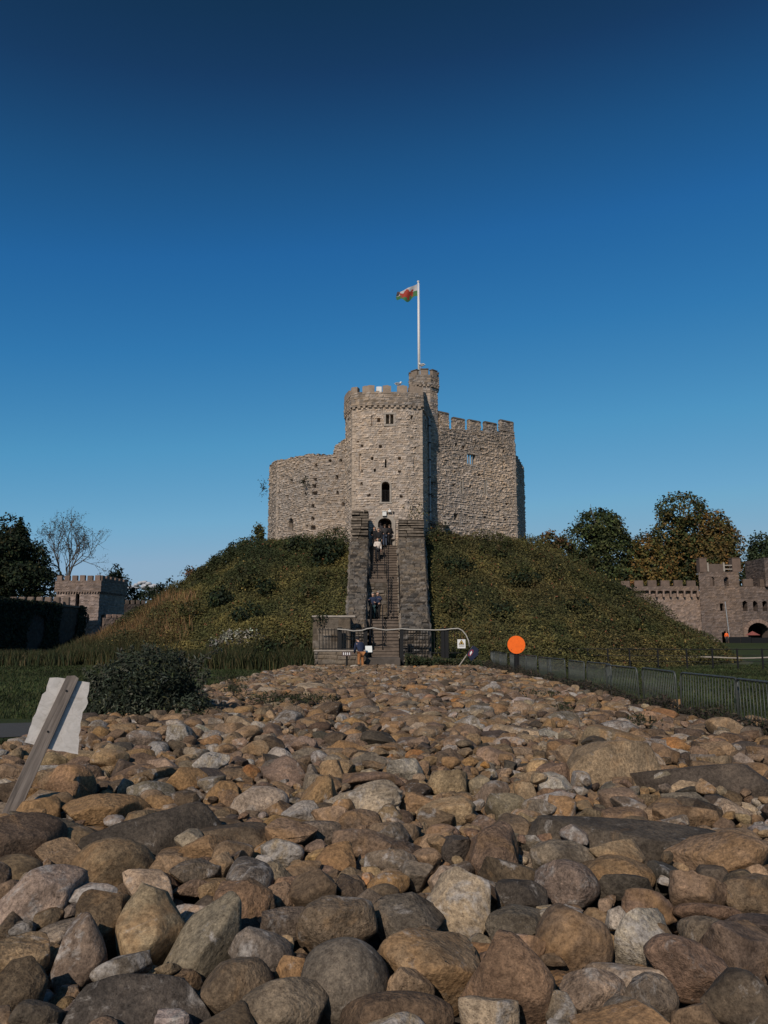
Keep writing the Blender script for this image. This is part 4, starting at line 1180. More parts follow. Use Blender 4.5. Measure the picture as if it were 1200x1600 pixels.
# clutter in front of the gate: dark hoarding, red sunshade, orange-clad marshal comes later
HB = empty('dark_hoarding', (55, 116, 1)); tag(HB, 'dark hoarding standing before the far gateway', 'hoarding')
hy = 116.0
for pa, pb in ((1140, 1157), (1157.5, 1174), (1174.5, 1200), (1200.5, 1240)):
    mb = MB(); mb.box(xpix(pa, 1000, hy), xpix(pb, 1000, hy), hy, hy + .1, 1.0, zpix(random.uniform(994, 998), hy)); child(mb.build('panel', M_IRON, bevel=.01), HB)
SH = empty('sunshade', (xpix(1176, 990, 117.5), 117.5, 1.2)); tag(SH, 'faded red canopy inside the far gateway', 'canopy')
xs = xpix(1176, 990, 117.5); zs_ = zpix(992.5, 117.5)
mb = MB(); n = 8; V = [(xs, 117.5, zpix(986, 117.5))] + [(xs + 1.15 * math.cos(a), 117.5 + 1.0 * math.sin(a), zs_) for a in np.linspace(0, 2 * math.pi, n + 1)[:-1]]
mb.add(V, [(0, 1 + k, 1 + (k + 1) % n) for k in range(n)]); child(mb.build('canopy', simple_mat('faded_red_cloth', (.2, .06, .05), .8)), SH)
mb = MB(); mb.tube([(xs, 117.5, 1.1), (xs, 117.5, zpix(987, 117.5))], .03, 6); child(mb.build('pole', M_IRON), SH)
for o in list(bpy.data.objects):
    if o.type == 'MESH' and o.data.materials and o.data.materials[0] == M_FARSTONE: add_tint(o.data)

# small white cloud low over the trees
def build_cloud():
    g = np.random.default_rng(5); V = []; Fs = []
    n0 = 0; Yc = 1400.0
    bm = bmesh.new()
    for (px, py, r) in [(213, 914, 3), (219, 911, 3.5), (225, 910, 4), (232, 912, 4), (240, 916, 5), (249, 920, 4.5), (228, 917, 6), (205, 918, 4), (258, 924, 4), (212, 918, 5), (238, 921, 6)]:
        c = at_depth(px, py, Yc + g.uniform(-15, 15)); rr = r / F * Yc
        m = bmesh.ops.create_icosphere(bm, subdivisions=3, radius=1.0)
        ns = SineNoise(int(px), 10, 3.0)
        for v in m['verts']:
            k = 1 + .22 * float(ns(np.array(v.co)[None])[0]); v.co = Vector(c) + Vector((v.co.x * rr * 1.3, v.co.y * rr, v.co.z * rr * .8)) * k
    me = bpy.data.meshes.new('cloud'); bm.to_mesh(me); bm.free()
    m = simple_mat('cloud_vapour', (.36, .37, .40), 1.0, var=.04, scale=.02); me.materials.append(m)
    me.polygons.foreach_set('use_smooth', [True] * len(me.polygons))
    tag(link('cloud', me), 'small white cloud low over the trees beside the left slope', 'cloud')
build_cloud()
# ------------------------------------------------------------------ vegetation
def cards(P, Nr, L, W, g, tilt=.7, tint=None, blade=False):
    """leaf-shaped cards: 4-point leaves at P, roughly facing Nr. returns verts, faces, tints"""
    n = len(P)
    nr = Nr + g.normal(size=(n, 3)) * tilt; nr /= np.linalg.norm(nr, axis=1)[:, None] + 1e-9
    t = g.normal(size=(n, 3)); t -= nr * (t * nr).sum(1)[:, None]; t /= np.linalg.norm(t, axis=1)[:, None] + 1e-9
    b = np.cross(nr, t)
    L = np.broadcast_to(L, n)[:, None]; W = np.broadcast_to(W, n)[:, None]
    V = np.stack([P - t * L * .5, P + b * W * .5 - t * L * .05 + nr * L * .06, P + t * L * .5, P - b * W * .5 + nr * L * .03], 1).reshape(-1, 3)
    Fq = np.arange(n * 4).reshape(n, 4)
    T = np.repeat(tint, 4, axis=0)
    return V, Fq, T
def blades(P, H, W, g, lean=.35, tint=None):
    """upright grass or reed blades: bent triangles of two segments"""
    n = len(P); a = g.uniform(0, 2 * math.pi, n)
    u = np.stack([np.cos(a), np.sin(a), 0 * a], 1)
    ld = g.normal(size=(n, 3)) * lean; ld[:, 2] = 0
    H = np.broadcast_to(H, n)[:, None]; W = np.broadcast_to(W, n)[:, None]
    up = np.array([0, 0, 1.0])
    m = P + up * H * .55 + ld * H * .35; tp = P + up * H * .95 + ld * H
    V = np.stack([P - u * W * .5, P + u * W * .5, m + u * W * .4, m - u * W * .4, tp], 1).reshape(-1, 3)
    k = np.arange(n)[:, None] * 5
    Fq = k + np.array([[0, 1, 2, 3]]); Ft = k + np.array([[3, 2, 4]])
    return V, [Fq, Ft], np.repeat(tint, 5, axis=0)
def tvar(g, n, cols, w, j=.25):
    cols = np.array(cols, float); k = g.choice(len(cols), n, p=np.array(w) / sum(w))
    return cols[k] * (1 + g.uniform(-j, j, (n, 1))) * (1 + g.uniform(-.1, .1, (n, 3)))

G_DARK, G_MID, G_YEL, G_OLIVE, G_BRN, G_RUST = (.02, .029, .012), (.056, .064, .022), (.16, .13, .042), (.078, .068, .023), (.118, .08, .034), (.2, .09, .03)

def motte_normal(x, y):
    e = .25
    hx = (motte_h(x + e, y) - motte_h(x - e, y)) / (2 * e); hy = (motte_h(x, y + e) - motte_h(x, y - e)) / (2 * e)
    n = np.stack([-hx, -hy, np.ones_like(hx)], -1); return n / np.linalg.norm(n, axis=-1)[:, None]

def build_undergrowth():
    g = np.random.default_rng(77)
    n = 310000
    th = g.uniform(-math.pi * .62, math.pi * .62, n); r = np.sqrt(g.uniform(12.2 ** 2, 28.4 ** 2, n))
    x = KC[0] + r * np.sin(th); y = KC[1] - r * np.cos(th)
    ok = ~((x > -2.5) & (x < 3.0) & (y < 56.5)) & ~((x > -4.6) & (x < 0) & (y < 49.5) & (y > 43))
    x, y, r, th = x[ok], y[ok], r[ok], th[ok]; n = len(x)
    z = motte_h(x, y); nr = motte_normal(x, y)
    P = np.stack([x, y, z], 1)
    # bushes and hollows: cover height varies from knee-high herbs to shoulder-high scrub
    c1 = SineNoise(8, 14, .9)(P); c2 = SineNoise(9, 14, 2.6)(P); c3 = SineNoise(10, 12, .35)(P)
    left_up = sstep(-1, -9, x - KC[0]) * sstep(24, 16, r)
    h = .16 + .5 * np.clip(c1 + .25, 0, 1.6) + .35 * np.clip(c3, 0, 1.2) + .22 * np.clip(c2, 0, 1) + .35 * left_up * np.clip(c1 + .3, 0, 1)
    h += .35 * sstep(4, 14, x - KC[0]) * np.clip(.6 + c2, 0, 1)
    h *= sstep(12.2, 13.4, r) * (1 - .6 * sstep(26.5, 28.4, r))
    u = g.uniform(.0, 1, n) ** .55
    Q = P + nr * (h * u * .5)[:, None] + np.array([0, 0, 1.0]) * (h * u * .7)[:, None] + g.normal(size=(n, 3)) * .05
    # clump-wise colours: yellow-green on the left foot, dull brown-green on the right, dark scrub near the top left
    px, py = to_pix(x, y, z)
    k1 = SineNoise(12, 12, 1.2)(P); k2 = SineNoise(13, 12, 3.4)(P)
    right = sstep(620, 720, px)
    yel = (1 - right) * np.clip(.62 + .5 * k1 + .25 * k2, .06, 1) * sstep(850, 930, py + 60 * k1) + right * np.clip(.24 + .4 * k1 + .2 * k2, .03, .8)
    brn = right * np.clip(.26 + .45 * SineNoise(14, 12, .8)(P) + .2 * k2, 0, 1) * .8 + (1 - right) * sstep(330, 200, px) * .8
    base = np.array(G_MID) * .85
    T = base + (np.array(G_YEL) * 1.0 - base) * yel[:, None]
    T = T + (np.array(G_BRN) - T) * (brn * .75)[:, None]
    scrub = np.clip(left_up * np.clip(c1 + .5, 0, 1) + .9 * np.clip(c1 - .3, 0, 1) + .5 * np.clip(c2 - .5, 0, 1) + .35 * np.clip(c3, 0, 1), 0, 1)
    T = T + (np.array(G_DARK) * 1.15 - T) * (scrub * .85)[:, None]
    fl = g.random(n); T[fl > .985] = np.array((.22, .16, .05)); T[fl < .012] = np.array((.16, .06, .03))
    T *= (1 + g.uniform(-.5, .55, (n, 1)))
    V, Fq, C = cards(Q, nr * .5 + np.array([0, 0, .6]) + np.array(to_sun) * .2, g.uniform(.09, .25, n), g.uniform(.045, .12, n), g, .75, T)
    tag(link('undergrowth', np_mesh('undergrowth', V, Fq, M_LEAF, False, cols=C)), 'dense herbs and low scrub covering the castle mound', 'undergrowth', kind='stuff')
build_undergrowth()

def build_reeds():
    g = np.random.default_rng(78)
    Ps, Hs, Ts = [], [], []
    # rust-brown reeds on the left shoulder of the mound
    n = 26000
    px = g.uniform(105, 345, n)
    th = -g.uniform(.55, 1.75, n); r = np.sqrt(g.uniform(20.5 ** 2, 28.6 ** 2, n))
    x = KC[0] + r * np.sin(th); y = KC[1] - r * np.cos(th); z = motte_h(x, y)
    qx, qy = to_pix(x, y, z)
    m = (qx < 300 + 30 * SineNoise(41, 8, 1.5)(np.stack([x, y, z], 1))) & (g.random(n) < sstep(345, 190, qx) * .85)
    P = np.stack([x, y, z], 1)[m]; n = len(P)
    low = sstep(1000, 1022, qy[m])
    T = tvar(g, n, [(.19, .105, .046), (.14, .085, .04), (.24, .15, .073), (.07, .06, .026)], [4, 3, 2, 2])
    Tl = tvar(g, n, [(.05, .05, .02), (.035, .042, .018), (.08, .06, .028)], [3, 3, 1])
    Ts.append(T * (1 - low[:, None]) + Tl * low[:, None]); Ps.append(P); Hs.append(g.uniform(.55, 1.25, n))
    # darker rank grass in a strip along the edge of the mown lawn
    n = 26000
    x = g.uniform(-46, -3.9, n); y = 47.5 + g.normal(size=n) * 1.3 + .012 * (x + 20) ** 2
    r = np.hypot(x - KC[0], y - KC[1]); y = np.where(x > -20, KC[1] - np.sqrt(np.clip(27.4 ** 2 - (x - KC[0]) ** 2, 0, None)) - g.uniform(-.9, 1.3, n), y + 2.5 * g.random(n) + 4)
    P = np.stack([x, y, np.maximum(motte_h(x, y), 0)], 1)
    Ps.append(P); Hs.append(g.uniform(.5, 1.25, n))
    Ts.append(tvar(g, n, [(.035, .042, .016), (.055, .05, .022), (.10, .075, .035), (.02, .03, .012)], [4, 3, 1.2, 3]))
    P, H, T = np.concatenate(Ps), np.concatenate(Hs), np.concatenate(Ts)
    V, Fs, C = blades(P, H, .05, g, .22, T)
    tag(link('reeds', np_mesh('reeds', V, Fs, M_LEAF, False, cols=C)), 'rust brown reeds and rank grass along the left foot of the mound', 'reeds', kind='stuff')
build_reeds()

def build_lawn_grass():
    g = np.random.default_rng(79)
    n = 120000
    d = 10.5 + 42 * g.random(n) ** 1.6
    side = g.random(n) < .5
    ang = np.where(side, -g.uniform(.16, .50, n), g.uniform(.22, .50, n))
    x = d * np.tan(ang); y = d
    ok = ((x < -5.3) | (x > 5.6)) & (np.hypot(x - KC[0], y - KC[1]) > 28) & ~((x < -5) & (y > 10.6 + (x + 40) * .085 ) & (y < 13.4 + (x + 40) * .13) & (x > -40) & (y < 17.3) & (y > 12))
    x, y = x[ok], y[ok]; n = len(x)
    P = np.stack([x, y, 0 * x], 1)
    k = SineNoise(44, 12, .8)(P)
    T = tvar(g, n, [(.026, .038, .013), (.04, .05, .017), (.055, .055, .024)], [4, 3, 1]) * (1 + .3 * k[:, None])
    V, Fs, C = blades(P, g.uniform(.03, .09, n) * (1 + .02 * y), .012 + .0009 * y, g, .5, T)
    tag(link('grass', np_mesh('grass', V, Fs, M_LEAF, False, cols=C)), 'short mown grass on both sides of the boulder bank', 'grass', kind='stuff')
build_lawn_grass()

def lobes_points(g, lobes, n, shell=.55):
    """points in a union of ellipsoid lobes, denser towards the outside, clustered into sprays"""
    vol = np.array([l[1][0] * l[1][1] * l[1][2] for l in lobes]) ** .75; k = g.choice(len(lobes), n, p=vol / vol.sum())
    c = np.array([l[0] for l in lobes])[k]; s = np.array([l[1] for l in lobes])[k]
    d = g.normal(size=(n, 3)); d /= np.linalg.norm(d, axis=1)[:, None]
    rr = (shell + (1 - shell) * g.random(n) ** .5)
    return c + d * s * rr[:, None], d, k
def foliage(g, lobes, nspray, per, spread, L, W, cols, w, shell=.6, noise=.22, freq=.8, jit=.3):
    C0, d0, _ = lobes_points(g, lobes, nspray, shell)
    ns = SineNoise(int(g.integers(1e6)), 14, freq)
    size = np.mean([np.mean(l[1]) for l in lobes])
    C0 = C0 + d0 * (ns(C0) * noise * size)[:, None]
    keep = SineNoise(int(g.integers(1e6)), 14, freq * 2.2)(C0) > -1.05
    C0, d0 = C0[keep], d0[keep]
    P = np.repeat(C0, per, axis=0); D = np.repeat(d0, per, axis=0); n = len(P)
    off = g.normal(size=(n, 3)) * spread
    tc = tvar(g, len(C0), cols, w, jit)
    T = np.repeat(tc, per, axis=0) * (1 + g.uniform(-.35, .4, (n, 1)))
    return cards(P + off, D + np.array([0, 0, .5]), g.uniform(.7, 1.3, n) * L, g.uniform(.7, 1.3, n) * W, g, .8, T)
def limbs(mb, g, base, lobes, r0, trunk_h, wob=.12):
    b = np.array(base, float); top = b + np.array([0, 0, trunk_h])
    cen = np.mean([l[0] for l in lobes], axis=0)
    pts = [b, b * .6 + top * .4 + g.normal(size=3) * wob * .5, top, top * .45 + cen * .55 + g.normal(size=3) * wob * 2]
    mb.tube(pts, [r0, r0 * .8, r0 * .66, r0 * .3], 8)
    for c, s in lobes:
        c = np.array(c); m = top * .5 + c * .5 + g.normal(size=3) * wob * 3 + np.array([0, 0, -.15 * np.linalg.norm(c - top)])
        mb.tube([top - np.array([0, 0, trunk_h * .1]), m, c], [r0 * .45, r0 * .3, r0 * .08], 6)
        for _ in range(4):
            e = c + g.normal(size=3) * np.array(s) * .55; mb.tube([m * .4 + c * .6, (m + c + e) / 3 + g.normal(size=3) * .1, e], [r0 * .18, r0 * .12, r0 * .03], 5)
def tree(name, label, cat, Y, px_lobes, cols, w, leaf=.34, dens=1.0, seed=1, group=None, zground=None, shell=.6, crown='crown', trunk_r=None, noise=.22):
    """px_lobes: (px, py, rx_px, ry_px) measured on the photograph, turned into lobes with real depth at distance Y"""
    g = np.random.default_rng(seed); s = Y / F
    lobes = []
    for (px, py, rx, ry) in px_lobes:
        dy = g.uniform(-.4, .4) * rx * s; c = at_depth(px, py, Y + dy)
        lobes.append((c, (rx * s, (rx * .55 + ry * .45) * s, ry * s)))
    cx = np.mean([l[0][0] for l in lobes]); zg = float(ground_h(0, Y)) if zground is None else zground
    root = empty(name, (cx, Y, zg)); tag(root, label, cat, group)
    area = sum(l[1][0] * l[1][2] for l in lobes)
    nspray = int(area / (leaf * leaf) * 4.2 * dens)
    V, Fq, C = foliage(g, lobes, nspray, 8, leaf * .8, leaf * 1.25, leaf * .85, cols, w, shell, noise, 1.6 / max(.6, lobes[0][1][0]) * 1.6)
    child(link(crown, np_mesh(crown, V, Fq, M_LEAF, False, cols=C)), root)
    zlow = min(l[0][2] - l[1][2] for l in lobes); mb = MB()
    limbs(mb, g, (cx, Y, zg - .2), lobes, trunk_r or max(.12, .045 * (max(l[0][2] for l in lobes) - zg)), max(.4, (zlow - zg) * .9))
    child(mb.build('trunk', M_BARK, smooth=True), root)
    return root
TG = 'tall trees standing behind the walls'
tree('broadleaf_tree', 'round dark green tree just right of the mound top', 'tree', 140, [(935, 822, 36, 28), (912, 850, 28, 34), (955, 862, 34, 38), (925, 880, 36, 30), (948, 835, 30, 30), (940, 908, 46, 30), (975, 905, 30, 26)],
     [G_DARK, G_MID, (.05, .065, .02)], [4, 4, 1.5], .42, 1.0, 201, TG)
tree('broadleaf_tree', 'tallest tree at the right with green top and yellowing lower crown', 'tree', 146, [(1062, 800, 36, 27), (1048, 840, 32, 34), (1085, 838, 38, 36), (1062, 872, 46, 36), (1090, 890, 44, 34), (1060, 905, 50, 26)],
     [G_DARK, G_MID, (.10, .08, .024), (.13, .085, .024)], [3, 4, 2.5, 1.5], .42, 1.0, 202, TG)
tree('broadleaf_tree', 'golden brown tree touching the right side of the tallest tree', 'tree', 143, [(1118, 830, 28, 30), (1135, 850, 22, 32), (1112, 868, 34, 34), (1135, 888, 24, 26)],
     [(.12, .078, .025), (.085, .066, .022), G_MID, (.16, .09, .026)], [3, 3, 3, 1.5], .42, 1.0, 203, TG)
tree('broadleaf_tree', 'lower yellowing tree between the dark round tree and the tallest tree', 'tree', 139, [(1010, 858, 26, 26), (995, 880, 26, 30), (1025, 885, 34, 32), (1000, 905, 40, 22)],
     [(.14, .092, .026), (.10, .078, .024), G_MID, (.18, .10, .034)], [3, 3, 2.5, 1], .42, 1.0, 204, TG)
tree('broadleaf_tree', 'grey green tree at the right edge behind the gatehouse', 'tree', 141, [(1190, 862, 24, 26), (1184, 890, 22, 30), (1212, 868, 30, 30), (1205, 900, 36, 36), (1172, 908, 20, 16)],
     [G_DARK, (.035, .05, .025), (.05, .065, .03)], [3, 3, 2], .42, 1.0, 205, TG)
tree('conifer_tree', 'big dark evergreen with a pointed top at the left edge', 'tree', 122, [(18, 835, 24, 26), (8, 862, 40, 30), (45, 880, 36, 36), (20, 905, 56, 40), (30, 825, 9, 18), (-25, 880, 50, 60), (62, 915, 26, 36)],
     [(.010, .018, .009), (.02, .03, .012), (.05, .045, .018)], [5, 3, 1], .38, 1.2, 206, TG, noise=.3)
tree('small_conifer', 'small dark conifer showing its tip behind the square tower', 'tree', 133, [(181, 897, 7, 13), (178, 915, 16, 18), (194, 915, 8, 14), (175, 935, 22, 20)],
     [(.012, .02, .012), (.02, .028, .014)], [3, 1], .34, 1.2, 207, TG)
for i, (px, lb, lob) in enumerate([(210, 'dark loose bush right of the square tower below the cloud', [(208, 925, 9, 10), (203, 945, 20, 18)]),
                                   (232, 'dark bushy tree left of the slope under the white cloud', [(234, 925, 12, 9), (228, 942, 26, 18), (249, 917, 5, 10)]),
                                   (258, 'dark scrubby tree where the left slope meets the far trees', [(266, 919, 10, 13), (256, 938, 20, 18)])]):
    tree('scrub_tree', lb, 'tree', 136 + i, lob, [(.012, .02, .010), (.022, .03, .013)], [3, 1], .36, .75, 210 + i, 'dark scrub trees under the white cloud', noise=.35)
# bare tree: trunk forking into fine twigs, hardly any leaves
def bare_tree():
    g = np.random.default_rng(221); Y = 126.0; s = Y / F
    b = at_depth(98, 1000, Y); b[2] = 1.2
    root = empty('bare_tree', tuple(b)); tag(root, 'nearly leafless tree with fine upswept twigs behind the square tower', 'tree', TG)
    tr, tw = MB(), MB(); tips = []
    def grow(p, d, L, r, lev):
        if lev > 5: return
        segs = 3; pts = [p]; q = p.copy(); dd = d.copy()
        for _ in range(segs):
            dd = dd + g.normal(size=3) * .13 + np.array([0, 0, .06]); dd /= np.linalg.norm(dd); q = q + dd * L / segs; pts.append(q.copy())
        (tr if lev < 2 else tw).tube(pts, [r, r * .85, r * .7, r * .55], 6 if lev < 2 else 4, caps=False)
        if lev >= 3: tips.extend(pts[1:])
        for k in range(3 if lev < 3 else 3):
            nd = dd + g.normal(size=3) * (.42 if lev < 2 else .55); nd[2] += .12; nd /= np.linalg.norm(nd)
            grow(pts[-1] if k < 2 else pts[2], nd, L * g.uniform(.6, .8), r * .58, lev + 1)
    tr.tube([b, b + np.array([.1, 0, 4.5]), b + np.array([0, 0, 9.0])], [.42, .36, .32], 8)
    t = b + np.array([0, 0, 9.0])
    for (px, py) in ((78, 858), (92, 850), (112, 848), (126, 862), (104, 866)):
        e = at_depth(px, py, Y + g.uniform(-2, 2)); d = e - t; grow(t, d / np.linalg.norm(d), np.linalg.norm(d) * .62, .17, 0)
    child(tr.build('trunk', M_BARK, smooth=True), root); child(tw.build('twigs', M_BARK), root)
    tips = np.array(tips); P = tips[g.choice(len(tips), 1500)] + g.normal(size=(1500, 3)) * .18
    V, Fq, C = cards(P, g.normal(size=(1500, 3)), .26, .16, g, .8, tvar(g, 1500, [(.03, .032, .014), (.06, .045, .02)], [2, 1]))
    child(link('leaves', np_mesh('leaves', V, Fq, M_LEAF, False, cols=C)), root)
bare_tree()

# shrubs that stand out on the mound
def shrub(name, label, px, py, rx, ry, cols, w, leaf=.2, dens=1.0, seed=0, group='shrubs growing on the castle mound', Y=None, extra=()):
    """stands on the mound where the pixel's line of sight meets it"""
    if Y is None:
        Y = 43.0
        while Y < 70:
            p = at_depth(px, py + ry * .8, Y)
            if p[2] < motte_h(p[0], p[1]) + .02: break
            Y += .1
    zg = float(motte_h(*at_depth(px, py, Y)[:2])) if Y > 42 else 0.0
    return tree(name, label, 'shrub', Y, [(px, py, rx, ry)] + list(extra), cols, w, leaf, dens, seed, group, zground=zg - .1, crown='foliage', trunk_r=.05, noise=.3)
DK = ([(.012, .02, .010), (.022, .032, .014), (.04, .045, .016)], [4, 3, 1])
YG = ([(.08, .075, .02), (.055, .06, .02), (.12, .085, .03)], [3, 3, 1])
OL = ([(.05, .05, .018), (.035, .042, .016), (.08, .06, .025)], [3, 3, 1])
shrub('dark_shrub', 'dark bush against the lancet window of the left keep wall', 458, 851, 22, 10, *DK, .2, 1.2, 301)
shrub('dark_shrub', 'broad dark bush left of the slab stack, under the keep', 513, 866, 28, 20, *DK, .2, 1.2, 302)
shrub('yellow_shrub', 'yellow green bush touching the left corner of the keep', 405, 832, 9, 14, *YG, .18, 1.2, 303, Y=66.0)
shrub('dark_shrub', 'dark pointed bush highest on the left skyline of the mound', 381, 852, 10, 9, *DK, .18, 1.2, 304)
shrub('dark_shrub', 'tall dark bush on the left skyline, second below the keep', 362, 866, 10, 13, *DK, .18, 1.2, 305, extra=[(364, 854, 3, 8)])
shrub('dark_shrub', 'dark round bush midway down the left skyline of the mound', 338, 880, 14, 12, *DK, .18, 1.2, 306)
shrub('olive_shrub', 'olive bush low on the left skyline above the brown reeds', 316, 895, 14, 10, *OL, .18, 1.2, 307)
shrub('brown_shrub', 'rusty brown bush on the far left shoulder of the mound', 297, 900, 12, 11, [(.06, .04, .02), (.04, .035, .016), (.09, .05, .025)], [3, 2, 1], .18, .9, 308)
shrub('olive_shrub', 'olive bush in the middle of the left slope', 392, 905, 24, 15, *OL, .18, 1.0, 309)
shrub('dark_shrub', 'small dark bush on the left slope below the skyline bushes', 345, 935, 20, 14, *DK, .18, 1.0, 310)
shrub('dark_shrub', 'dark bush on the left slope halfway to the wall end', 420, 920, 18, 12, *DK, .18, .9, 311)
shrub('olive_shrub', 'bush under the drainpipe right of the broad flank wall', 690, 838, 18, 9, *OL, .18, 1.0, 312)
shrub('brown_shrub', 'rust tinged bush on the right shoulder beside the round dark tree', 862, 846, 20, 11, [(.09, .05, .022), (.06, .05, .02), (.045, .05, .018)], [2, 3, 3], .2, 1.1, 314, extra=[(858, 833, 5, 6), (878, 858, 18, 12)])
shrub('olive_shrub', 'olive bush on the right skyline below the rust tinged bush', 905, 880, 22, 14, *OL, .2, 1.0, 315)
shrub('dark_shrub', 'dark bush at the right skyline beside the curtain wall', 968, 925, 22, 12, *DK, .2, 1.0, 316)
shrub('dark_shrub', 'dark bush in the middle of the right slope', 720, 890, 26, 16, *DK, .18, .8, 317)
shrub('olive_shrub', 'bush at the foot of the left slope beside the wall end', 468, 1012, 26, 22, *OL, .17, 1.0, 318)
shrub('dark_shrub', 'dark bush at the foot of the left slope under the pale plumes', 425, 1018, 24, 16, *DK, .17, 1.0, 319)
for k_, (px_, py_, rx_, ry_, kd, lb_) in enumerate([
    (770, 862, 24, 12, OL, 'olive bush high on the right slope below the keep window'), (815, 905, 28, 15, DK, 'dark bush at the centre of the right slope'),
    (858, 900, 20, 12, OL, 'olive bush between the central dark bush and the skyline of the right slope'), (905, 950, 26, 14, DK, 'dark bush on the right slope straight above the black fence'),
    (705, 948, 22, 15, OL, 'olive bush on the right slope beside the broad flank wall'), (785, 955, 24, 13, DK, 'dark bush on the right slope above the orange disc'),
    (985, 968, 26, 12, OL, 'olive bush low on the right slope near the curtain wall'), (1050, 985, 24, 10, OL, 'olive bush at the right toe of the mound before the gatehouse'),
    (300, 955, 20, 13, OL, 'olive bush in the brown grass of the left slope'), (385, 958, 22, 13, DK, 'dark bush on the left slope above the pale plumes'),
    (480, 930, 20, 13, OL, 'olive bush on the left slope near the slab stack wall'), (505, 905, 18, 12, OL, 'olive bush below the broad dark bush under the keep')]):
    shrub('dark_shrub' if kd is DK else 'olive_shrub', lb_, px_, py_, rx_, ry_, *kd, .16, .8, 340 + k_)
shrub('plume_shrub', 'shrub with pale fluffy seed heads at the foot of the left slope', 372, 1000, 34, 11, [(.22, .21, .17), (.10, .10, .07), (.04, .045, .02), (.32, .30, .26)], [2.4, 2, 2.5, 1.2], .13, 1.4, 320, extra=[(357, 992, 7, 9), (398, 1001, 26, 8), (338, 1006, 14, 8)])
# leafy bank right of the stairs' foot, and the low plants along both foot walls
def bank_plants():
    g = np.random.default_rng(81); n = 9000
    px = g.uniform(632, 790, n); x = (px - 600) / F * 43.0; y = 42.6 + g.normal(size=n) * .5 + .012 * (px - 690)
    zt = np.interp(px, [632, 660, 700, 760, 800], [1.0, .75, .7, .55, .3])
    P = np.stack([x, y, zt * g.random(n) ** .7], 1)
    V, Fq, C = cards(P, np.tile([[0, -.5, .8]], (n, 1)), g.uniform(.08, .2, n), g.uniform(.05, .1, n), g, .8, tvar(g, n, [(.022, .032, .014), (.05, .05, .022), (.08, .065, .04)], [4, 2, 1]))
    tag(link('bank_weeds', np_mesh('bank_weeds', V, Fq, M_LEAF, False, cols=C)), 'dark weeds on the bank below the right hand railing', 'weeds', kind='stuff')
bank_plants()

# the grey-green willow-like bush at the left edge of the boulders
def sallow():
    g = np.random.default_rng(91); Y = 14.2
    lobes = []
    for (px, py, rx, ry) in [(232, 1062, 62, 40), (180, 1090, 44, 34), (265, 1085, 52, 38), (225, 1100, 74, 30), (205, 1050, 34, 22), (255, 1040, 36, 18), (305, 1102, 26, 16), (160, 1105, 26, 20)]:
        c = at_depth(px, py, Y + g.uniform(-.4, .5)); s = Y / F; lobes.append((c, (rx * s, .55 + rx * s * .3, ry * s)))
    root = empty('sallow_bush', (lobes[0][0][0], Y, 0)); tag(root, 'dark grey green bush with narrow leaves at the left edge of the boulders', 'bush')
    V, Fq, C = foliage(g, lobes, 5200, 7, .055, .085, .026, [(.016, .022, .014), (.03, .038, .024), (.075, .085, .06), (.05, .055, .025)], [5, 4, 1.6, 1], .45, .18, 2.0)
    child(link('foliage', np_mesh('foliage', V, Fq, M_LEAF, False, cols=C)), root)
    mb = MB(); limbs(mb, g, (lobes[0][0][0], Y, -.05), lobes, .05, .25, .04); child(mb.build('stems', M_BARK, smooth=True), root)
    # upright sprays and one long arching branch with pale leaves
    mb = MB(); PP = []
    spr = ([(300, 1042), (312, 1030), (328, 1020), (345, 1014)], [(236, 1040), (238, 1022), (239, 1008)], [(205, 1045), (200, 1030), (196, 1022)], [(170, 1075), (164, 1062), (161, 1056)], [(283, 1050), (288, 1036), (287, 1028)], [(318, 1062), (322, 1050), (320, 1044)])
    more = []
    for _ in range(34):
        a = g.uniform(0, math.pi); bx = 230 + 88 * math.cos(a) + g.normal() * 5; by = 1082 - 52 * math.sin(a) * (1 if bx > 190 else .62) + g.normal() * 4
        ln = g.uniform(8, 22); more.append([(bx, by + 8), (bx + math.cos(a) * ln * .3 + g.normal() * 2, by - ln * .5), (bx + math.cos(a) * ln * .7 + g.normal() * 3, by - ln)])
    for pts in list(spr) + more:
        w = [at_depth(px, py, Y - .1) for px, py in pts]; mb.tube(w, [.012] + [.006] * (len(w) - 1), 5)
        for a, b in zip(w[:-1], w[1:]):
            for t in np.linspace(0, 1, 9): PP.append(a + (b - a) * t + g.normal(size=3) * .025)
    child(mb.build('sprays', M_BARK), root)
    PP = np.repeat(np.array(PP), 2, axis=0); n = len(PP); PP += g.normal(size=PP.shape) * .02
    V, Fq, C = cards(PP, np.tile([[0, -.6, .5]], (n, 1)), g.uniform(.08, .13, n), .03, g, .7, tvar(g, n, [(.085, .09, .066), (.045, .052, .035)], [1, 3]))
    child(link('pale_leaves', np_mesh('pale_leaves', V, Fq, M_LEAF, False, cols=C)), root)
sallow()
# ivy on the long wall at the left
def ivy():
    g = np.random.default_rng(95); n = 16000
    y = g.uniform(64, 104, n); z = g.uniform(.2, wz + .3, n); x = wx0 + (y - 62) / 42 * (wx1 - wx0) + .12 + g.random(n) * .3
    P = np.stack([x, y, z], 1); m = (SineNoise(61, 12, .6)(P) > -.25) & (y > 80); P = P[m]; n = len(P)
    V, Fq, C = cards(P, np.tile([[1, -.3, .3]], (n, 1)), .34, .26, g, .5, tvar(g, n, [(.012, .017, .009), (.035, .042, .02)], [3, 1]))
    child(link('ivy', np_mesh('ivy', V, Fq, M_LEAF, False, cols=C)), LW)
ivy()

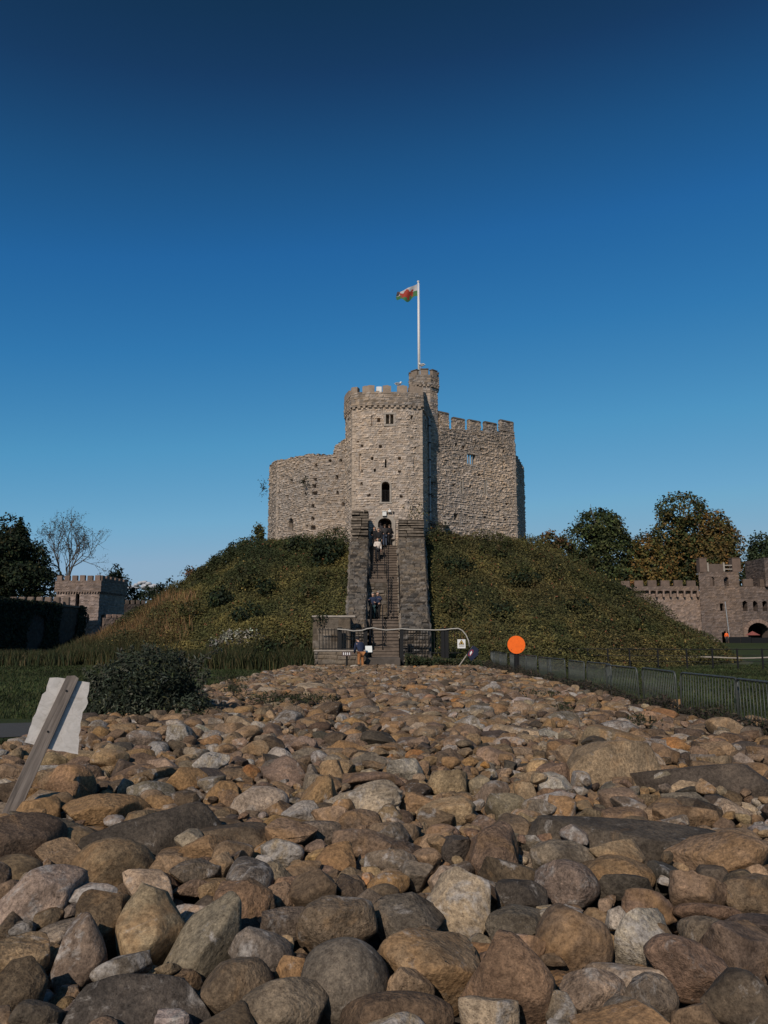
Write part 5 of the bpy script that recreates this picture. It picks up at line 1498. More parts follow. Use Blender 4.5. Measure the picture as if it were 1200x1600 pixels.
# little plants rooted in the masonry
def wall_plant(px, py, Y, n, sp, label, cols, w):
    g = np.random.default_rng(int(px * 7 + py)); c = at_depth(px, py, Y)
    root = empty('wall_plant', tuple(c)); tag(root, label, 'plant', 'plants rooted in the castle walls')
    P = c + g.normal(size=(n, 3)) * np.array(sp)
    V, Fq, C = cards(P, g.normal(size=(n, 3)), .16, .09, g, .8, tvar(g, n, cols, w)); child(link('leaves', np_mesh('leaves', V, Fq, M_LEAF, False, cols=C)), root)
    mb = MB()
    for k in range(6): q = P[k]; mb.tube([c + np.array([0, .2, -.1]), (c + q) / 2, q], [.025, .015, .006], 4)
    child(mb.build('stem', M_BARK), root)
wall_plant(412, 762, 69.0, 90, (.22, .3, .45), 'thin leafy plant sprouting from the left edge of the keep wall', DK[0], DK[1])
wall_plant(475.5, 753, 61.3, 70, (.2, .1, .22), 'small dark plant in a hole high on the left keep wall', DK[0], DK[1])
wall_plant(645, 800, 56.1, 160, (.55, .12, .55), 'yellowing creeper on the tower above the right slab stack', YG[0], YG[1])
wall_plant(683, 822, 59.3, 160, (.5, .2, .35), 'dark creeper on the wall beside the drainpipe foot', DK[0], DK[1])
wall_plant(500.5, 968, 44.4, 110, (.22, .15, .2), 'ivy tuft on top of the grey wall end', DK[0], DK[1])
# ------------------------------------------------------------------ the bank of boulders
XL, XR = -5.05, 5.3
def bank_top(x, y):
    edge = sstep(XL - .55, XL + .35, x) * (1 - sstep(XR - .35, XR + .6, x))
    return (.50 - .0052 * (np.asarray(y) - 3)) * edge
ICO = {}
def ico(sub):
    if sub not in ICO:
        bm = bmesh.new(); bmesh.ops.create_icosphere(bm, subdivisions=sub, radius=1.0)
        bm.verts.ensure_lookup_table()
        ICO[sub] = (np.array([v.co[:] for v in bm.verts]), np.array([[v.index for v in f.verts] for f in bm.faces], dtype=np.int32)); bm.free()
    return ICO[sub]
def rock_shape(seed, kind, sub):
    """unit rock filling -1..1 on each axis"""
    g = np.random.default_rng(seed); V, Fc = ico(sub); v = V.copy()
    e = {'r': 2.3, 'e': 2.0, 'b': 3.6, 's': 3.0, 'w': 2.5, 'c': 2.2}[kind]
    v = v / (np.abs(v) ** e).sum(1, keepdims=True) ** (1 / e)
    ncut, lo, hi = {'r': (19, .56, .94), 'e': (10, .72, .98), 'b': (21, .48, .88), 's': (17, .52, .9), 'w': (12, .5, .88), 'c': (6, .7, 1.0)}[kind]
    for _ in range(ncut):
        n = g.normal(size=3); n /= np.linalg.norm(n); t = g.uniform(lo, hi)
        d = v @ n - t; v = v - n * (np.maximum(d, 0) * g.uniform(.84, 1.0))[:, None]
    if kind == 'w': v[:, 0] *= 1 - .38 * np.clip(v[:, 2], -1, 1)
    n1, n2, n3 = SineNoise(seed * 3 + 1, 9, 1.3), SineNoise(seed * 3 + 2, 10, 3.2), SineNoise(seed * 3 + 4, 12, 8.0)
    a = {'r': (.10, .05, .022), 'e': (.07, .028, .009), 'b': (.07, .05, .026), 's': (.07, .05, .026), 'w': (.08, .04, .014), 'c': (.10, .09, .06)}[kind]
    k = 1 + a[0] * n1(v) + a[1] * n2(v) + a[2] * n3(v)
    if kind == 'c': k -= .10 * np.abs(SineNoise(seed * 3 + 7, 12, 11.0)(v))
    v = v * k[:, None]
    mx, mn = v.max(0), v.min(0)
    return (v - (mx + mn) / 2) / ((mx - mn) / 2), Fc
TONE = {'tan': (0.223, 0.153, 0.094), 'och': (0.233, 0.141, 0.068), 'org': (0.270, 0.132, 0.052), 'brn': (0.158, 0.106, 0.069), 'dbr': (0.093, 0.064, 0.043),
        'gry': (0.153, 0.119, 0.087), 'dgr': (0.067, 0.053, 0.041), 'pal': (0.270, 0.202, 0.141), 'wht': (0.326, 0.273, 0.222), 'pnk': (0.219, 0.143, 0.094)}
WORD = {'tan': 'tan', 'och': 'ochre', 'org': 'orange', 'brn': 'brown', 'dbr': 'dark brown', 'gry': 'grey', 'dgr': 'dark grey', 'pal': 'pale sandy', 'wht': 'whitish', 'pnk': 'pinkish'}
NOUN = {'r': 'boulder', 'e': 'smooth stone', 'b': 'angular block', 's': 'flat slab', 'w': 'wedge stone', 'c': 'pitted rock'}
# (px, py, width px, height px, roll in degrees, tone, shape, landmark phrase or None): measured on the photograph
ROCKS = [
 (110,1240,74,86,6,'och','r','tall ochre boulder'), (168,1270,128,54,0,'och','r','domed ochre boulder'), (60,1270,64,40,8,'och','r',None), (35,1330,124,108,-8,'dbr','r',None),
 (85,1305,140,50,-14,'dgr','s',None), (235,1312,228,86,5,'dgr','s','large dark grey slab'), (372,1312,124,48,0,'dbr','s',None), (178,1362,128,92,-6,'brn','e','big brown dome'),
 (52,1408,160,78,26,'pal','b','long pale split stone'), (362,1338,66,46,10,'brn','e',None), (270,1362,72,42,-8,'tan','b',None), (315,1368,28,22,0,'pal','b',None),
 (298,1388,60,24,0,'brn','s',None), (157,1448,90,96,-20,'brn','r',None), (240,1463,114,128,-18,'tan','r','tan egg boulder'), (322,1475,98,150,-24,'gry','b','tall grey block'),
 (122,1495,78,114,12,'gry','w','upright grey stone'), (375,1420,86,76,-20,'brn','r',None), (25,1505,92,78,0,'tan','r',None), (28,1550,78,92,-10,'brn','r',None),
 (210,1575,216,96,8,'dgr','b','faceted dark grey boulder'), (370,1545,112,82,0,'brn','e',None), (60,1588,82,48,0,'dgr','r',None), (408,1498,98,80,-6,'gry','r','grey crusted boulder'),
 (190,1515,88,42,0,'gry','s',None), (540,1540,134,124,0,'gry','e','big grey disc'), (527,1455,120,98,10,'brn','r',None), (487,1400,78,68,30,'dbr','w',None),
 (572,1425,64,62,-20,'gry','r',None), (715,1420,98,106,-24,'pal','b','pale lichened block'), (640,1440,108,80,10,'gry','r','patched grey stone'), (665,1512,158,114,-14,'tan','b','rough tan block'),
 (638,1547,80,58,0,'pnk','b',None), (793,1555,142,164,8,'brn','w','big brown wedge'), (620,1588,168,64,0,'dbr','e',None), (440,1580,142,84,0,'gry','r','grey stone with a white patch'),
 (460,1530,58,62,0,'och','r',None), (445,1450,82,56,10,'gry','b',None), (441,1402,46,42,0,'pnk','r',None), (430,1375,64,52,0,'gry','r',None),
 (398,1415,62,78,15,'dbr','r',None), (440,1335,68,40,-12,'pal','b',None), (500,1307,62,44,-6,'gry','b',None), (470,1280,58,50,12,'wht','r','half white stone'),
 (570,1260,118,68,6,'pal','c','knobbly pitted rock'), (563,1288,72,42,-4,'brn','e','brown stone under the pitted rock'), (495,1250,66,58,24,'och','r',None), (510,1340,64,28,4,'och','r','flat ochre cobble'),
 (614,1352,86,44,-4,'gry','s','layered grey slab'), (605,1384,70,36,16,'och','e',None), (598,1396,50,26,6,'dbr','e',None), (575,1320,108,42,-8,'brn','r',None),
 (665,1345,46,40,-20,'pnk','r',None), (770,1342,92,86,24,'brn','r','brown egg boulder'), (715,1335,48,54,0,'dgr','b',None), (698,1272,90,46,14,'tan','r',None),
 (699,1231,62,50,0,'tan','b','dark rimmed tan block'), (750,1230,38,36,0,'gry','r',None), (633,1207,56,40,0,'wht','r','white grey lump'), (404,1258,90,52,8,'pal','e','smooth pale stone'),
 (445,1215,76,58,-28,'brn','b','leaning brown slab'), (790,1265,62,46,0,'gry','r',None), (692,1302,52,26,0,'brn','e',None), (547,1395,52,42,-30,'dbr','b',None),
 (958,1212,140,110,-8,'tan','b','largest boulder'), (968,1160,124,50,0,'tan','r','long boulder behind the largest one'), (886,1383,96,68,-8,'gry','e','smooth grey egg'), (896,1477,114,114,14,'brn','e','round brown boulder'),
 (1122,1345,160,78,10,'tan','b','long tan block'), (1170,1400,76,64,0,'brn','r',None), (1093,1398,86,60,0,'brn','r',None), (1016,1417,86,48,0,'brn','r',None),
 (965,1342,80,54,4,'tan','b',None), (1000,1478,76,116,-34,'wht','b','white mottled slab'), (1030,1482,70,68,0,'brn','r',None), (1103,1460,80,48,4,'gry','e','grey stone with a white tip'),
 (1075,1518,134,84,-18,'brn','r',None), (1160,1490,114,88,12,'brn','r',None), (1160,1570,116,92,0,'dbr','r',None), (925,1552,100,64,6,'pal','b','whitish faceted block'),
 (1018,1562,78,70,0,'gry','r',None), (990,1592,92,54,-20,'gry','r',None), (873,1582,54,56,0,'gry','r',None), (1020,1312,400,52,0,'dgr','s','very long dark slab'),
 (885,1340,108,48,0,'gry','s',None), (815,1400,80,48,-14,'dgr','r',None), (975,1388,84,38,0,'dgr','s',None), (810,1445,98,54,0,'gry','b',None),
 (815,1484,78,40,0,'brn','s',None), (876,1270,44,48,-6,'och','b',None), (905,1257,42,32,0,'org','r','orange cobble'), (823,1252,38,54,0,'tan','b',None),
 (1145,1270,54,34,-10,'pal','b',None), (868,1213,58,44,-12,'pnk','r',None), (964,1438,34,38,-30,'wht','b',None), (1075,1254,78,32,-6,'gry','s',None),
 (1070,1276,94,34,0,'brn','s',None), (1105,1428,98,28,0,'brn','s',None), (975,1278,68,32,0,'brn','r',None), (1170,1447,84,34,8,'dgr','s',None),
 (1090,1592,78,44,0,'brn','r',None), (1105,1224,240,60,0,'dgr','s','dark shale bed'),
 (328,1198,54,42,-8,'wht','b','white speckled block'), (345,1245,52,44,0,'och','b','golden block'), (283,1154,46,42,0,'gry','r',None), (312,1145,34,22,0,'wht','r',None),
 (326,1161,40,24,0,'och','b',None), (255,1188,42,26,0,'och','b',None), (213,1184,56,26,8,'och','r',None), (157,1149,28,26,0,'och','e',None),
 (150,1131,32,20,-20,'och','r',None), (264,1117,68,36,22,'tan','b','slanting tan slab by the bush'), (366,1104,30,26,0,'tan','e',None), (362,1147,60,32,0,'tan','b',None),
 (308,1176,19,14,0,'org','e',None), (288,1193,34,20,0,'tan','r',None), (137,1188,64,28,-6,'tan','r',None), (87,1193,48,32,-10,'tan','r',None),
 (47,1180,26,22,0,'tan','r',None), (22,1184,32,28,0,'brn','r',None), (75,1224,48,42,0,'tan','r',None), (15,1212,64,36,6,'tan','r',None),
 (15,1248,64,52,0,'dbr','r',None), (197,1232,24,28,-6,'pal','b',None), (236,1237,72,30,-4,'gry','s',None), (256,1258,60,30,-4,'och','s',None),
 (299,1246,46,30,0,'gry','r',None), (265,1215,76,32,0,'dbr','r',None), (330,1220,60,38,0,'dgr','b',None), (393,1210,28,30,20,'org','e',None),
 (225,1157,52,30,0,'gry','r',None), (180,1177,36,30,0,'tan','b',None), (190,1147,44,32,0,'tan','r',None), (140,1160,34,26,0,'brn','r',None),
 (567,1108,38,32,0,'brn','e','round brown cobble'), (672,1132,78,28,-4,'tan','e','long sausage shaped stone'), (458,1121,36,34,0,'gry','r',None), (510,1115,54,30,20,'dbr','r',None),
 (552,1133,46,22,-6,'och','r',None), (592,1159,68,30,-6,'dgr','r',None), (669,1149,46,28,0,'tan','r',None), (483,1180,48,22,4,'gry','s',None),
 (522,1179,38,20,6,'brn','s',None), (505,1154,32,22,0,'dgr','r',None), (653,1180,38,16,-4,'org','s',None), (663,1167,22,14,0,'dgr','b',None),
 (570,1197,64,36,10,'gry','r',None), (521,1212,42,44,0,'tan','r',None), (490,1217,20,42,4,'gry','b',None), (546,1160,38,26,0,'pal','r',None),
 (738,1163,26,32,0,'tan','r',None), (725,1147,58,26,4,'brn','r',None), (776,1113,34,26,0,'och','e',None), (776,1090,28,15,0,'wht','r',None),
 (775,1183,58,30,0,'tan','b',None), (585,1222,98,30,-4,'brn','s',None), (770,1245,54,44,10,'gry','r',None), (417,1173,48,44,-24,'dbr','b',None),
 (467,1168,60,32,4,'gry','r',None), (632,1098,42,30,0,'gry','b',None), (657,1093,32,30,-14,'brn','r',None), (745,1117,52,28,0,'gry','r',None),
 (652,1258,58,34,-8,'tan','b',None), (424,1123,17,26,6,'tan','r',None), (477,1080,66,26,-4,'pal','r','long pale stone near the far end'),
 (814,1115,40,34,-20,'pal','e','pale egg stone'), (852,1112,40,24,6,'tan','r',None), (874,1175,37,32,0,'och','r','rusty round cobble'), (1138,1145,68,42,-14,'tan','r',None),
 (1055,1102,19,18,0,'org','b',None), (1182,1133,40,26,-10,'tan','r',None), (841,1203,38,30,0,'tan','r',None), (1055,1168,60,30,0,'org','r',None),
 (1040,1170,15,10,0,'wht','e',None), (1122,1177,64,36,0,'pnk','r',None), (1190,1190,44,42,0,'brn','r',None), (1015,1190,42,30,0,'pnk','r',None),
 (1040,1222,42,32,0,'gry','r',None), (1160,1200,40,15,0,'brn','s',None), (1076,1124,32,16,0,'tan','r',None), (966,1107,42,20,0,'tan','r',None),
 (878,1128,58,30,6,'gry','r',None), (860,1150,36,20,-10,'wht','s',None), (853,1168,30,20,14,'pal','r',None), (908,1225,32,38,0,'gry','r',None),
 (1117,1220,17,14,0,'pnk','b',None), (828,1218,40,24,0,'tan','r',None),
]
rocks = []       # dicts of every individual boulder
def visible_area(w, h, py): return w * h
HG = .04         # height map of the pile, 4 cm cells
hx0, hy0 = -6.2, 1.1
hnx, hny = int(12.4 / HG), int(42.6 / HG)
gxs, gys = hx0 + (np.arange(hnx) + .5) * HG, hy0 + (np.arange(hny) + .5) * HG
HM = bank_top(gxs[:, None], gys[None, :]) - .24 + .03 * SineNoise(5, 10, 1.6)(np.stack(np.broadcast_arrays(gxs[:, None], gys[None, :], 0.0), -1))
HM = np.maximum(HM, -.02)
BASE = HM.copy()
def stamp(c, B, slack=1.0):
    """raise the height map under an ellipsoid with axis matrix B (columns are semi-axes)"""
    Mx = np.linalg.inv(B @ B.T)                       # x^T Mx x <= 1
    ex, ey = math.sqrt((B @ B.T)[0, 0]), math.sqrt((B @ B.T)[1, 1])
    i0, i1 = int((c[0] - ex - hx0) / HG), int((c[0] + ex - hx0) / HG) + 2
    j0, j1 = int((c[1] - ey - hy0) / HG), int((c[1] + ey - hy0) / HG) + 2
    i0, j0, i1, j1 = max(i0, 0), max(j0, 0), min(i1, hnx), min(j1, hny)
    if i1 <= i0 or j1 <= j0: return None
    dx = (gxs[i0:i1] - c[0])[:, None]; dy = (gys[j0:j1] - c[1])[None, :]
    a = Mx[2, 2]; b = Mx[0, 2] * dx + Mx[1, 2] * dy; q = Mx[0, 0] * dx * dx + 2 * Mx[0, 1] * dx * dy + Mx[1, 1] * dy * dy - 1
    D = b * b - a * q; m = D > 0; sq = np.sqrt(np.maximum(D, 0))
    return (slice(i0, i1), slice(j0, j1)), m, (-b - sq) / a, (-b + sq) / a
def place(c, B):
    r = stamp(c, B)
    if r is None: return
    sl, m, lo, up = r; H = HM[sl]; H[m] = np.maximum(H[m], c[2] + up[m] * .93)
for i, (px, py, w, h, roll, tone, kind, lm) in enumerate(ROCKS):
    g = np.random.default_rng(500 + i)
    zc = .42
    for _ in range(8):
        p = at_height(px, py, zc); zc = float(bank_top(p[0], p[1])) * .96 - .03 if abs(p[0]) < 4.9 else .3
    dist = float(np.linalg.norm(p - np.array([0, 0, CAM_Z]))); cosv = math.cos(math.atan2(math.hypot(px - 600, py - 800), F))
    sc1 = dist * cosv / F
    d = (p - np.array([0, 0, CAM_Z])) / dist; rt = np.cross(d, [0, 0, 1.0]); rt /= np.linalg.norm(rt); up = np.cross(rt, d)
    ca, sa = math.cos(R(roll)), math.sin(R(roll))
    u = rt * ca + up * sa; v = -rt * sa + up * ca
    a, b = w * sc1 / 2 * 1.06, h * sc1 / 2 * 1.08
    c = math.sqrt(a * b) * g.uniform(.85, 1.1)
    if h < .55 * w: c = max(c, .62 * a) if w < 200 else .45 * a * .8
    if w >= 200: c = min(c, .55)
    if w >= 200: p = p - v * b * .7; b *= 1.7
    B = np.stack([u * a, d * c, v * b], 1)
    place(p, B)
    rocks.append(dict(c=p, B=B, tone=tone, kind=kind, lm=lm, seed=500 + i, px=px, py=py, w=w, h=h))
traced = len(rocks)

# drop further stones into the gaps until the bank is full: smallest holes first get what fits them
gr = np.random.default_rng(2024)
tone_keys = ['tan', 'och', 'brn', 'dbr', 'gry', 'dgr', 'pal', 'pnk', 'org', 'wht']; tone_w = np.array([28, 6, 30, 9, 10, 3, 11, 3, 1, 1.6]); tone_w = tone_w / tone_w.sum()
kind_keys = ['r', 'e', 'b', 's', 'w']; kind_w = [.17, .03, .45, .23, .12]
loose = []
def try_drop(x, y, a, b, c, limit, yaw, tilt):
    cy_, sy_ = math.cos(yaw), math.sin(yaw)
    Rm = np.array([[cy_, -sy_, 0], [sy_, cy_, 0], [0, 0, 1.0]])
    ct, st_ = math.cos(tilt), math.sin(tilt); Rt = np.array([[1, 0, 0], [0, ct, -st_], [0, st_, ct]])
    B = (Rm @ Rt) * np.array([a, b, c])
    r = stamp(np.array([x, y, 0.0]), B)
    if r is None or not r[1].any(): return None
    sl, m, lo, up = r
    gap = (HM[sl] - lo)[m]
    z = np.quantile(gap, .72) - .22 * c               # settles a little into its neighbours
    if z + c > limit: return None
    return z, B
YB = [(1.2, 4.0), (4.0, 7.0), (7, 11), (11, 16), (16, 23), (23, 32), (32, 42.2)]
SIZES = {0: [(.10, .17), (.06, .1), (.04, .06)], 1: [(.11, .19), (.07, .11), (.04, .06)], 2: [(.12, .24), (.065, .11), (.035, .06)], 3: [(.13, .33), (.07, .12), (.04, .07)],
         4: [(.15, .38), (.065, .13)], 5: [(.18, .40), (.1, .16)], 6: [(.18, .42), (.11, .17)]}
COUNT = {0: (260, 480, 900), 1: (420, 900, 1500), 2: (800, 1400, 1900), 3: (1000, 1700, 1900), 4: (1200, 2000), 5: (1200, 1800), 6: (1200, 1600)}
for band, (y0, y1) in enumerate(YB):
    for (s0, s1), cnt in zip(SIZES[band], COUNT[band]):
        for _ in range(cnt):
            best = None
            sz = s0 * (s1 / s0) ** gr.random()
            a, b, c = sz * gr.uniform(.85, 1.35), sz * gr.uniform(.7, 1.1), sz * gr.uniform(.45, .85)
            yaw, tilt = gr.uniform(0, 6.28), gr.normal() * .25
            half = 1.0 if y1 > 9 else min(1.0, (y1 * .56 + .5) / 5.2)
            for _k in range(4):
                x = gr.uniform(XL - .5, XR + .5) * half; y = gr.uniform(y0, y1)
                i, j = min(max(int((x - hx0) / HG), 0), hnx - 1), min(max(int((y - hy0) / HG), 0), hny - 1)
                key = HM[i, j] - float(BASE[i, j])
                if best is None or key < best[0]: best = (key, x, y)
            _, x, y = best
            lim = float(bank_top(x, y)) + (.10 if sz > .1 else .02) + gr.uniform(-.04, .06) - (.06, .055, .045, .03, .0, .0, .0)[band]
            q = try_drop(x, y, a, b, c, max(lim, .12), yaw, tilt)
            if q is None: continue
            z, B = q; cc = np.array([x, y, z]); place(cc, B)
            pxx, pyy = to_pix(x, y, z + c * .5)
            wpx = 2 * max(np.linalg.norm(B[0]), .01) * F / y
            hpx = 2 * np.linalg.norm(B[2]) * F / y
            loose.append(dict(c=cc, B=B, tone=str(gr.choice(tone_keys, p=tone_w)), kind=str(gr.choice(kind_keys, p=kind_w)), lm=None, seed=int(gr.integers(1, 30)), px=pxx, py=pyy, w=wpx, h=hpx, top=z + np.linalg.norm(B[2])))
# the loose stones that show largest become things of their own, the rest is rubble
def seen_score(q):
    if not (5 < q['px'] < 1195 and q['py'] < 1592): return 0
    # height of the stone above the pile in front of it
    x, y = q['c'][0], q['c'][1]; i = int((x - hx0) / HG); j = int((y - hy0) / HG); k = 0
    zt = q['top']; hid = 0
    for s_ in np.arange(.15, 1.2, .15):
        jj = j - int(s_ / HG)
        if jj < 0: break
        sight = zt + (CAM_Z - zt) * s_ / max(y, .1); hid = max(hid, HM[min(max(i, 0), hnx - 1), jj] - sight)
    vis = np.clip(1 - (hid + .02) / (2 * np.linalg.norm(q['B'][2])), 0, 1)
    return q['w'] * q['h'] * vis
def visible_pixels(items, s=2):
    """how many half-size pixels of the photograph show each stone (stones as ellipsoids, nearest one wins)"""
    W_, H_ = 1200 // s, 1600 // s; Z = np.full((H_, W_), 1e9); ID = np.full((H_, W_), -1, dtype=np.int32)
    o = np.array([0, 0, CAM_Z])
    for k, q in enumerate(items):
        c = q['c'] - o; A = np.linalg.inv(q['B'] @ q['B'].T)
        px, py = to_pix(*q['c']); r = 1.15 * np.sqrt((q['B'] ** 2).sum(0)).max() * F / max(q['c'][1] - .2, .5) + 3
        x0, x1 = max(0, int((px - r) / s)), min(W_, int((px + r) / s) + 2); y0, y1 = max(0, int((py - r) / s)), min(H_, int((py + r) / s) + 2)
        if x1 <= x0 or y1 <= y0: continue
        u = ((np.arange(x0, x1) + .5) * s - 600) / F; v = (800 - (np.arange(y0, y1) + .5) * s) / F
        U, Vv = np.meshgrid(u, v); D = np.stack([U, CP - SP * Vv, SP + CP * Vv], -1)
        AD = D @ A; a = (AD * D).sum(-1); b = AD @ c; disc = b * b - a * (c @ A @ c - 1)
        t = (b - np.sqrt(np.maximum(disc, 0))) / a
        z = Z[y0:y1, x0:x1]; m = (disc > 0) & (t > .1) & (t < z)
        z[m] = t[m]; ID[y0:y1, x0:x1][m] = k
    return np.bincount(ID[ID >= 0], minlength=len(items))
vis = visible_pixels(rocks + loose)
for q, n in zip(rocks + loose, vis): q['vis'] = int(n)
hidden = [r for r in rocks if r['vis'] < 12]
rocks = [r for r in rocks if r['vis'] >= 12]
loose.sort(key=lambda q: q['vis'], reverse=True)
traced = len(rocks); NIND = 296
n_extra = max(0, NIND - traced)
for k, q in enumerate(loose[:n_extra]): q['seed'] = 900 + k
rocks += loose[:n_extra]; rubble = loose[n_extra:]
for r in hidden: r['seed'] = 1 + r['seed'] % 29
rubble += hidden

def fx_for(g, tone, kind):
    lich = {'wht': .47, 'pal': .43, 'gry': .40}.get(tone, .31) + g.uniform(-.10, .08)
    stain = {'och': .55, 'tan': .46, 'org': .5, 'brn': .42}.get(tone, .30) + g.uniform(-.08, .07)
    return np.array([lich, stain, g.random()])
def vary(g, tone): 
    t = np.array(TONE[tone]); t = t * (1 + g.uniform(-.16, .16)) * (1 + g.uniform(-.05, .05, 3)); m = t.mean(); return m + (t - m) * g.uniform(.85, 1.1)

# --- labels: colour, shape and where it lies relative to stones that can be named on their own
LMK = [r for r in rocks if r['lm']]
for r in LMK: r['pos'] = (r['px'], r['py'])
def size_word(r):
    s = max(r['w'], r['h']); e = 60 * (1.0 if r['py'] > 1380 else .7 if r['py'] > 1200 else .5)
    return 'large' if s > e * 1.5 else 'small' if s < e * .62 else ''
def direction(dx, dy):
    dy *= 1.6
    if abs(dx) > 2.2 * abs(dy): return 'right of' if dx > 0 else 'left of'
    if abs(dy) > 2.2 * abs(dx): return 'in front of' if dy > 0 else 'behind'
    return ('in front and right of' if dx > 0 else 'in front and left of') if dy > 0 else ('behind and right of' if dx > 0 else 'behind and left of')
used = set()
def label_rock(r):
    nm = ' '.join(t for t in (size_word(r), WORD[r['tone']], NOUN[r['kind']]) if t)
    if r['lm']:
        near = sorted((q for q in LMK if q is not r), key=lambda q: math.hypot(q['px'] - r['px'], (q['py'] - r['py']) * 1.6))
        for q in near:
            L = f"{r['lm']} in the bank, {direction(r['px'] - q['px'], r['py'] - q['py'])} the {q['lm']}"
            if L not in used and len(L.split()) <= 16: used.add(L); return L
    near = sorted(LMK, key=lambda q: math.hypot(q['px'] - r['px'], (q['py'] - r['py']) * 1.6))[:7]
    for q in near:
        d = math.hypot(q['px'] - r['px'], q['py'] - r['py']); gap = (q['w'] + r['w']) * .5
        adv = 'just' if d < gap * 1.05 else ''
        L = ' '.join(t for t in (nm, adv, direction(r['px'] - q['px'], r['py'] - q['py']), 'the', q['lm']) if t)
        if L not in used and len(L.split()) <= 16: used.add(L); return L
    for q in near:
        for q2 in near:
            if q is q2: continue
            L = f"{nm} {direction(r['px'] - q['px'], r['py'] - q['py'])} the {q['lm']}, towards the {q2['lm']}"
            if L not in used and len(L.split()) <= 16: used.add(L); return L
    return f"{nm} among the boulders near the {near[0]['lm']}"
for r in rocks:
    g = np.random.default_rng(r['seed'] * 7 + 3)
    big = max(r['w'], r['h']) * 768 / 1200
    sub = 5 if big > 70 and r['kind'] == 'c' else 4 if big > 26 else 3
    V, Fc = rock_shape(r['seed'], r['kind'], sub)
    W = V @ r['B'].T
    cols = np.broadcast_to(vary(g, r['tone']), W.shape); fx = np.broadcast_to(fx_for(g, r['tone'], r['kind']), W.shape)
    nm = {'s': 'flat_stone', 'b': 'stone_block', 'e': 'cobble', 'w': 'stone_block', 'c': 'pitted_rock', 'r': 'boulder'}[r['kind']]
    o = link(nm, np_mesh(nm, W, Fc, M_ROCK, True, cols=cols, attrs={'fx': fx}))
    o.location = r['c']
    tag(o, label_rock(r), {'flat_stone': 'slab', 'stone_block': 'stone', 'cobble': 'stone', 'pitted_rock': 'rock', 'boulder': 'boulder'}[nm], 'stones of the boulder bank')
VV, FF, CC, XX, SM = [], [], [], [], []; off = 0
tmpl = {}
for q in rubble:
    y = q['c'][1]
    px_ = max(q['w'], q['h'])
    if q['px'] < -60 or q['px'] > 1260 : continue
    sub = 3 if y < 4.5 and px_ > 50 else 2 if px_ > 11 else 1
    key = (q['seed'], q['kind'], sub)
    if key not in tmpl: tmpl[key] = rock_shape(2000 + q['seed'], q['kind'], sub)
    V, Fc = tmpl[key]; W = V @ q['B'].T + q['c']
    VV.append(W); FF.append(Fc + off); off += len(W); SM.append(np.full(len(Fc), q['kind'] in 're' or sub == 3))
    CC.append(np.broadcast_to(vary(gr, q['tone']), W.shape)); XX.append(np.broadcast_to(fx_for(gr, q['tone'], q['kind']), W.shape))
rub = link('rubble', np_mesh('rubble', np.concatenate(VV), np.concatenate(FF), M_ROCK, True, cols=np.concatenate(CC), attrs={'fx': np.concatenate(XX)}))
rub.data.polygons.foreach_set('use_smooth', np.concatenate(SM))
tag(rub, 'smaller stones filling the bank between and beyond the boulders', 'rubble', kind='stuff')
# earth showing in the gaps
step = 4
bx, by = gxs[::step], gys[::step]; BZ = BASE[::step, ::step]
V = np.stack([np.broadcast_to(bx[:, None], BZ.shape), np.broadcast_to(by[None], BZ.shape), BZ], -1).reshape(-1, 3)
i = np.arange(len(bx) - 1)[:, None] * len(by) + np.arange(len(by) - 1)[None]
tag(link('earth', np_mesh('earth', V, np.stack([i, i + len(by), i + len(by) + 1, i + 1], -1).reshape(-1, 4), M_SOIL, True)), kind='structure')
print('rocks', traced, n_extra, 'rubble', len(rubble), 'tris', sum(len(f) for f in FF))

def dead_weeds():
    g = np.random.default_rng(83); Ps, Ts = [], []
    n = 30000; y = 8 + 34 * g.random(n) ** 1.5; x = XR + .08 + g.normal(size=n) * .17 + .08 * SineNoise(84, 8, 1.2)(np.stack([y, y * 0, y * 0], 1)); z = .03 + (.56 + .1 * SineNoise(85, 8, 2.0)(np.stack([y, y * 0, y * 0], 1))) * g.random(n) * np.exp(-((x - XR - .12) / .3) ** 2)
    Ps.append(np.stack([x, y, z], 1)); Ts.append(tvar(g, n, [(.045, .036, .027), (.026, .022, .017), (.03, .034, .016), (.08, .058, .04)], [4, 5, 2, 1]))
    for (px, py, rx, ry, m) in [(452, 1093, 60, 7, 700), (365, 1078, 14, 7, 260), (300, 1108, 26, 12, 500), (360, 1062, 26, 6, 260), (880, 1106, 12, 6, 60), (1000, 1128, 24, 6, 90), (850, 1085, 30, 4, 100), (1010, 1080, 40, 6, 220)]:
        q = np.array([at_height(px + rx * g.normal() * .6, py + ry * g.normal() * .5, .46) for _ in range(m)]); q[:, 2] += g.random(m) * .08
        Ps.append(q); Ts.append(tvar(g, m, [(.03, .034, .016), (.05, .045, .022), (.02, .022, .012)], [3, 2, 2]))
    P, T = np.concatenate(Ps), np.concatenate(Ts); n = len(P)
    V, Fq, C = cards(P, np.tile([[0, -.4, .8]], (n, 1)), g.uniform(.06, .16, n), g.uniform(.015, .04, n), g, .9, T)
    tag(link('dead_weeds', np_mesh('dead_weeds', V, Fq, M_LEAF, False, cols=C)), 'withered dark weeds along the right edge and in gaps of the boulder bank', 'weeds', kind='stuff')
dead_weeds()
